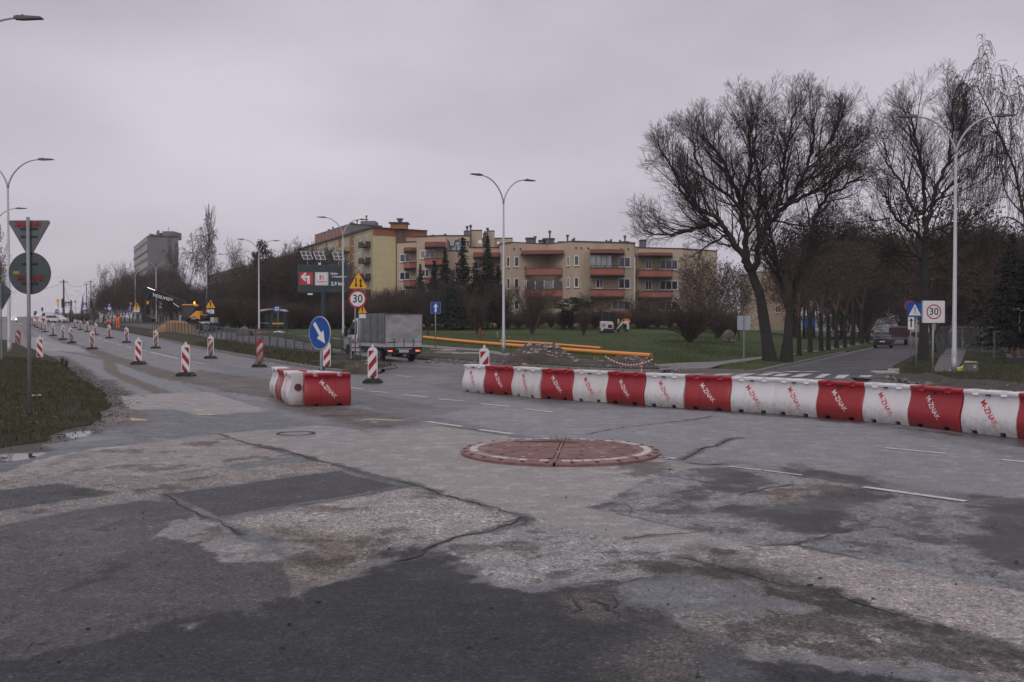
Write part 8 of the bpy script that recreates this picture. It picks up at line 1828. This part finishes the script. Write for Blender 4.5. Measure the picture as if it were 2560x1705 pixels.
for k, u, Y, top, w_, lb in (('birch',470,168,535,150,'tall fine twigged birch left of the poplar'), ('birch',446,180,590,110,'shorter pale birch beside the grey tower'), ('poplar',517,165,506,95,'slender bare poplar, tallest tree on the left'), ('birch',540,160,590,110,'drooping birch right of the poplar'), ('bare',586,178,598,86,'round bare tree right of the poplar'),
      ('pine',657,150,602,58,'dark pine behind the lamp beside the bus shelter'), ('dense2',700,150,622,80,'bare tree crown right of the dark pine'), ('dense2',735,150,600,84,'highest bare crown behind the billboard'), ('dense',768,152,606,74,'bare crown just left of the pink block'), ('bare',548,200,668,60,'low bare tree below the round bare one'),
      ('bare',404,215,655,90,'dark forked tree in front of the grey tower'), ('bare',372,225,690,80,'bare tree at the left foot of the grey tower'), ('bare',430,205,680,70,'bare tree at the right foot of the grey tower'), ('bare',290,260,652,52,'airy bare tree left of the grey tower'), ('bare',265,280,660,46,'airy bare tree, leftmost of the pair before the crest'), ('bare',312,250,655,48,'bare tree touching the grey tower on its left'),
      ('birch',487,125,700,110,'pale stemmed birch with bright branches behind the excavator'), ('spruce',207,330,742,14,'small dark conifer at the crest right of the utility poles'), ('spruce2',178,345,762,16,'tiny dark conifer at the crest')): plant(k, lb, 'tree', u, Y, top, w_)
plant('leafy', 'tree with withered leaves cut by the left edge behind the lamp', 'tree', -28, 62, 560, 130); plant('bare', 'bare tree at the left edge behind the sign backs', 'tree', -14, 110, 640, 120)
for i in range(8): plant('shrub2', 'distant low bush on the horizon at the crest', 'shrub', 150 + i*17 - (120 if i > 5 else 0), 265 + 3*i, 782, 30, group='low bushes at the crest')
# ---- grass blades
def blades(name, n, fn, h0, h1, mat, seed, wd=.006):
    rg = np.random.default_rng(seed); P = fn(rg, n); n = len(P); a = rg.uniform(0, 6.28, n); h = rg.uniform(h0, h1, n); w_ = wd*rg.uniform(.7, 1.4, n); dx, dy = np.cos(a)*w_, np.sin(a)*w_; lx, ly = rg.normal(0, .45, n)*h, rg.normal(0, .45, n)*h
    V_ = np.stack([np.stack([P[:,0]-dx, P[:,1]-dy, P[:,2]], 1), np.stack([P[:,0]+dx, P[:,1]+dy, P[:,2]], 1), np.stack([P[:,0]+lx, P[:,1]+ly, P[:,2]+h], 1)], 1).reshape(-1, 3)
    o = link(name, npmesh(name, V_, np.arange(3*n).reshape(-1, 3), mat, False)); setp(o, kind='stuff'); return o
mBl = M('grass_blades', (.050,.054,.022), .8, .5, .9); mBlD = M('dry_grass_blades', (.090,.074,.046), .85, .4, 1.2)
def on_left(rg, n):
    x = rg.uniform(-22, -3.5, n*2); y = 9 + 36*rg.random(n*2)**1.3; d = -sdf(left_poly, x, y); k = (d > .0) & (x/y > -.62); x, y, d = x[k][:n], y[k][:n], d[k][:n]
    dens = fbm(x*.8, y*.8, 90) + .12*rg.normal(size=len(x)); k = (dens > .38) | (d > .9); x, y, d = x[k], y[k], d[k]; z = gv(x, y) + .02 + mound(0, 0, d) + .10*(fbm(x*.9, y*.9, 3, 5)-.35)*np.clip(d/.4, 0, 1) - .01; return np.stack([x, y, z], 1)
blades('grass', 90000, on_left, .03, .10, mBl, 1, .007); blades('dry_grass', 30000, on_left, .03, .11, mBlD, 2, .006)
def on_med(rg, n):
    x = rg.uniform(-22, -2, n*3); y = rg.uniform(36, 80, n*3); d = -sdf(med, x, y); k = d > .1; x, y, d = x[k][:n], y[k][:n], d[k][:n]; z = gv(x, y) + .10 + .16*(fbm(x*.9, y*.9, 9, 5)-.35)*np.clip(d/.4, 0, 1) - .02; return np.stack([x, y, z], 1)
blades('grass', 26000, on_med, .06, .22, mBl, 3, .014); blades('dry_grass', 16000, on_med, .06, .25, mBlD, 4, .012)
def on_right(rg, n):
    x = rg.uniform(12, 32, n*3); y = rg.uniform(22, 60, n*3); d = -sdf(right_poly, x, y); k = (d > .5) & (x/y > .36); x, y, d = x[k][:n], y[k][:n], d[k][:n]; z = gv(x, y) + .10 + .10*(fbm(x*.9, y*.9, 12, 5)-.35)*np.clip(d/.4, 0, 1) - .02; dp = sdf(path3, x, y); k = dp > .05; return np.stack([x, y, z], 1)[k]
blades('grass', 40000, on_right, .05, .16, mBl, 5, .012)
def on_lawn(rg, n):
    x = rg.uniform(-12, 26, n*3); y = 44 + 60*rg.random(n*3)**1.2; k = (-sdf(lawn_poly, x, y) > 1.2); x, y = x[k], y[k]; k = (sdf(path1, x, y) > .1) & (sdf(path2, x, y) > .1) & (sdf(soil, x, y) > 0); x, y = x[k][:n], y[k][:n]; return np.stack([x, y, gv(x, y) + .06], 1)
blades('grass', 70000, on_lawn, .05, .13, M('lawn_blades', (.062,.082,.028), .8, .4, .6), 6, .018)
rg_ = random.Random(3); b = MB(); E_l = [Vector(q) for q in LM]
for k in range(900):
    i = rg_.randrange(len(E_l)-1); q = E_l[i].lerp(E_l[i+1], rg_.random()) + Vector((rg_.gauss(.12, .22), rg_.gauss(0, .22))); s2 = rg_.uniform(.005, .018)*(1.8 if rg_.random() < .05 else 1)
    b.blob((q.x, q.y, hl(q.x, q.y) + s2*.3), s2, 0, .35, (1.3, 1, .6), rg_)
o = b.build('mud_clods', M('mud_clod', (.045,.036,.030), .95, .4, 6)); setp(o, kind='stuff')
def on_left2(rg, n):
    P = on_left(rg, n); P[:, 2] += .03; return P
C_ = on_left2(np.random.default_rng(9), 2600); o = link('fallen_leaves', flakes('fallen_leaves', C_, .045, M('fallen_leaf', (.13,.085,.05), .85, .5, 5), 9, .4)); setp(o, kind='stuff')
# fallen leaves and litter on the left mound
p = GZ('S', 220, 1316); o = MB().blob((0,0,.02), .10, 1, .3, (1.6,.8,.2)).build('litter', mWhite, None, (p.x, p.y, hl(p.x, p.y))); setp(o, 'scrap of white litter in the grass at the foot of the sign pole', 'litter')
# thin weeds at the kerb of the left mound
for x, y, lb in ((405,1092,'spindly dead weed at the edge of the left grass'),(380,1075,'smaller dead weed at the edge of the left grass')):
    p = GZ('S', x, y); t = thing('dead_weed', lb, 'weed', (p.x, p.y, p.z+.05)); t.scale = (.09,.09,.12)
    for nm, me_ in TR_['shrub'][1:]: link('stems', me_, t)
# ---- haze: one closed box round the scene, sky outside
hb = MB().box(-1500, 1500, -300, 1950, -45, 44).build('haze', M('haze_surface'), None)
hm = bpy.data.materials.new('haze_air'); hm.use_nodes = True; hm.node_tree.nodes.clear(); pv = nn(hm.node_tree, 'ShaderNodeVolumePrincipled'); pv.inputs['Density'].default_value = HAZE = .00028; pv.inputs['Color'].default_value = (.93, .92, .95, 1); pv.inputs['Anisotropy'].default_value = .2
mo = nn(hm.node_tree, 'ShaderNodeOutputMaterial'); hm.node_tree.links.new(pv.outputs[0], mo.inputs['Volume']); hb.data.materials.clear(); hb.data.materials.append(hm); setp(hb, kind='stuff')
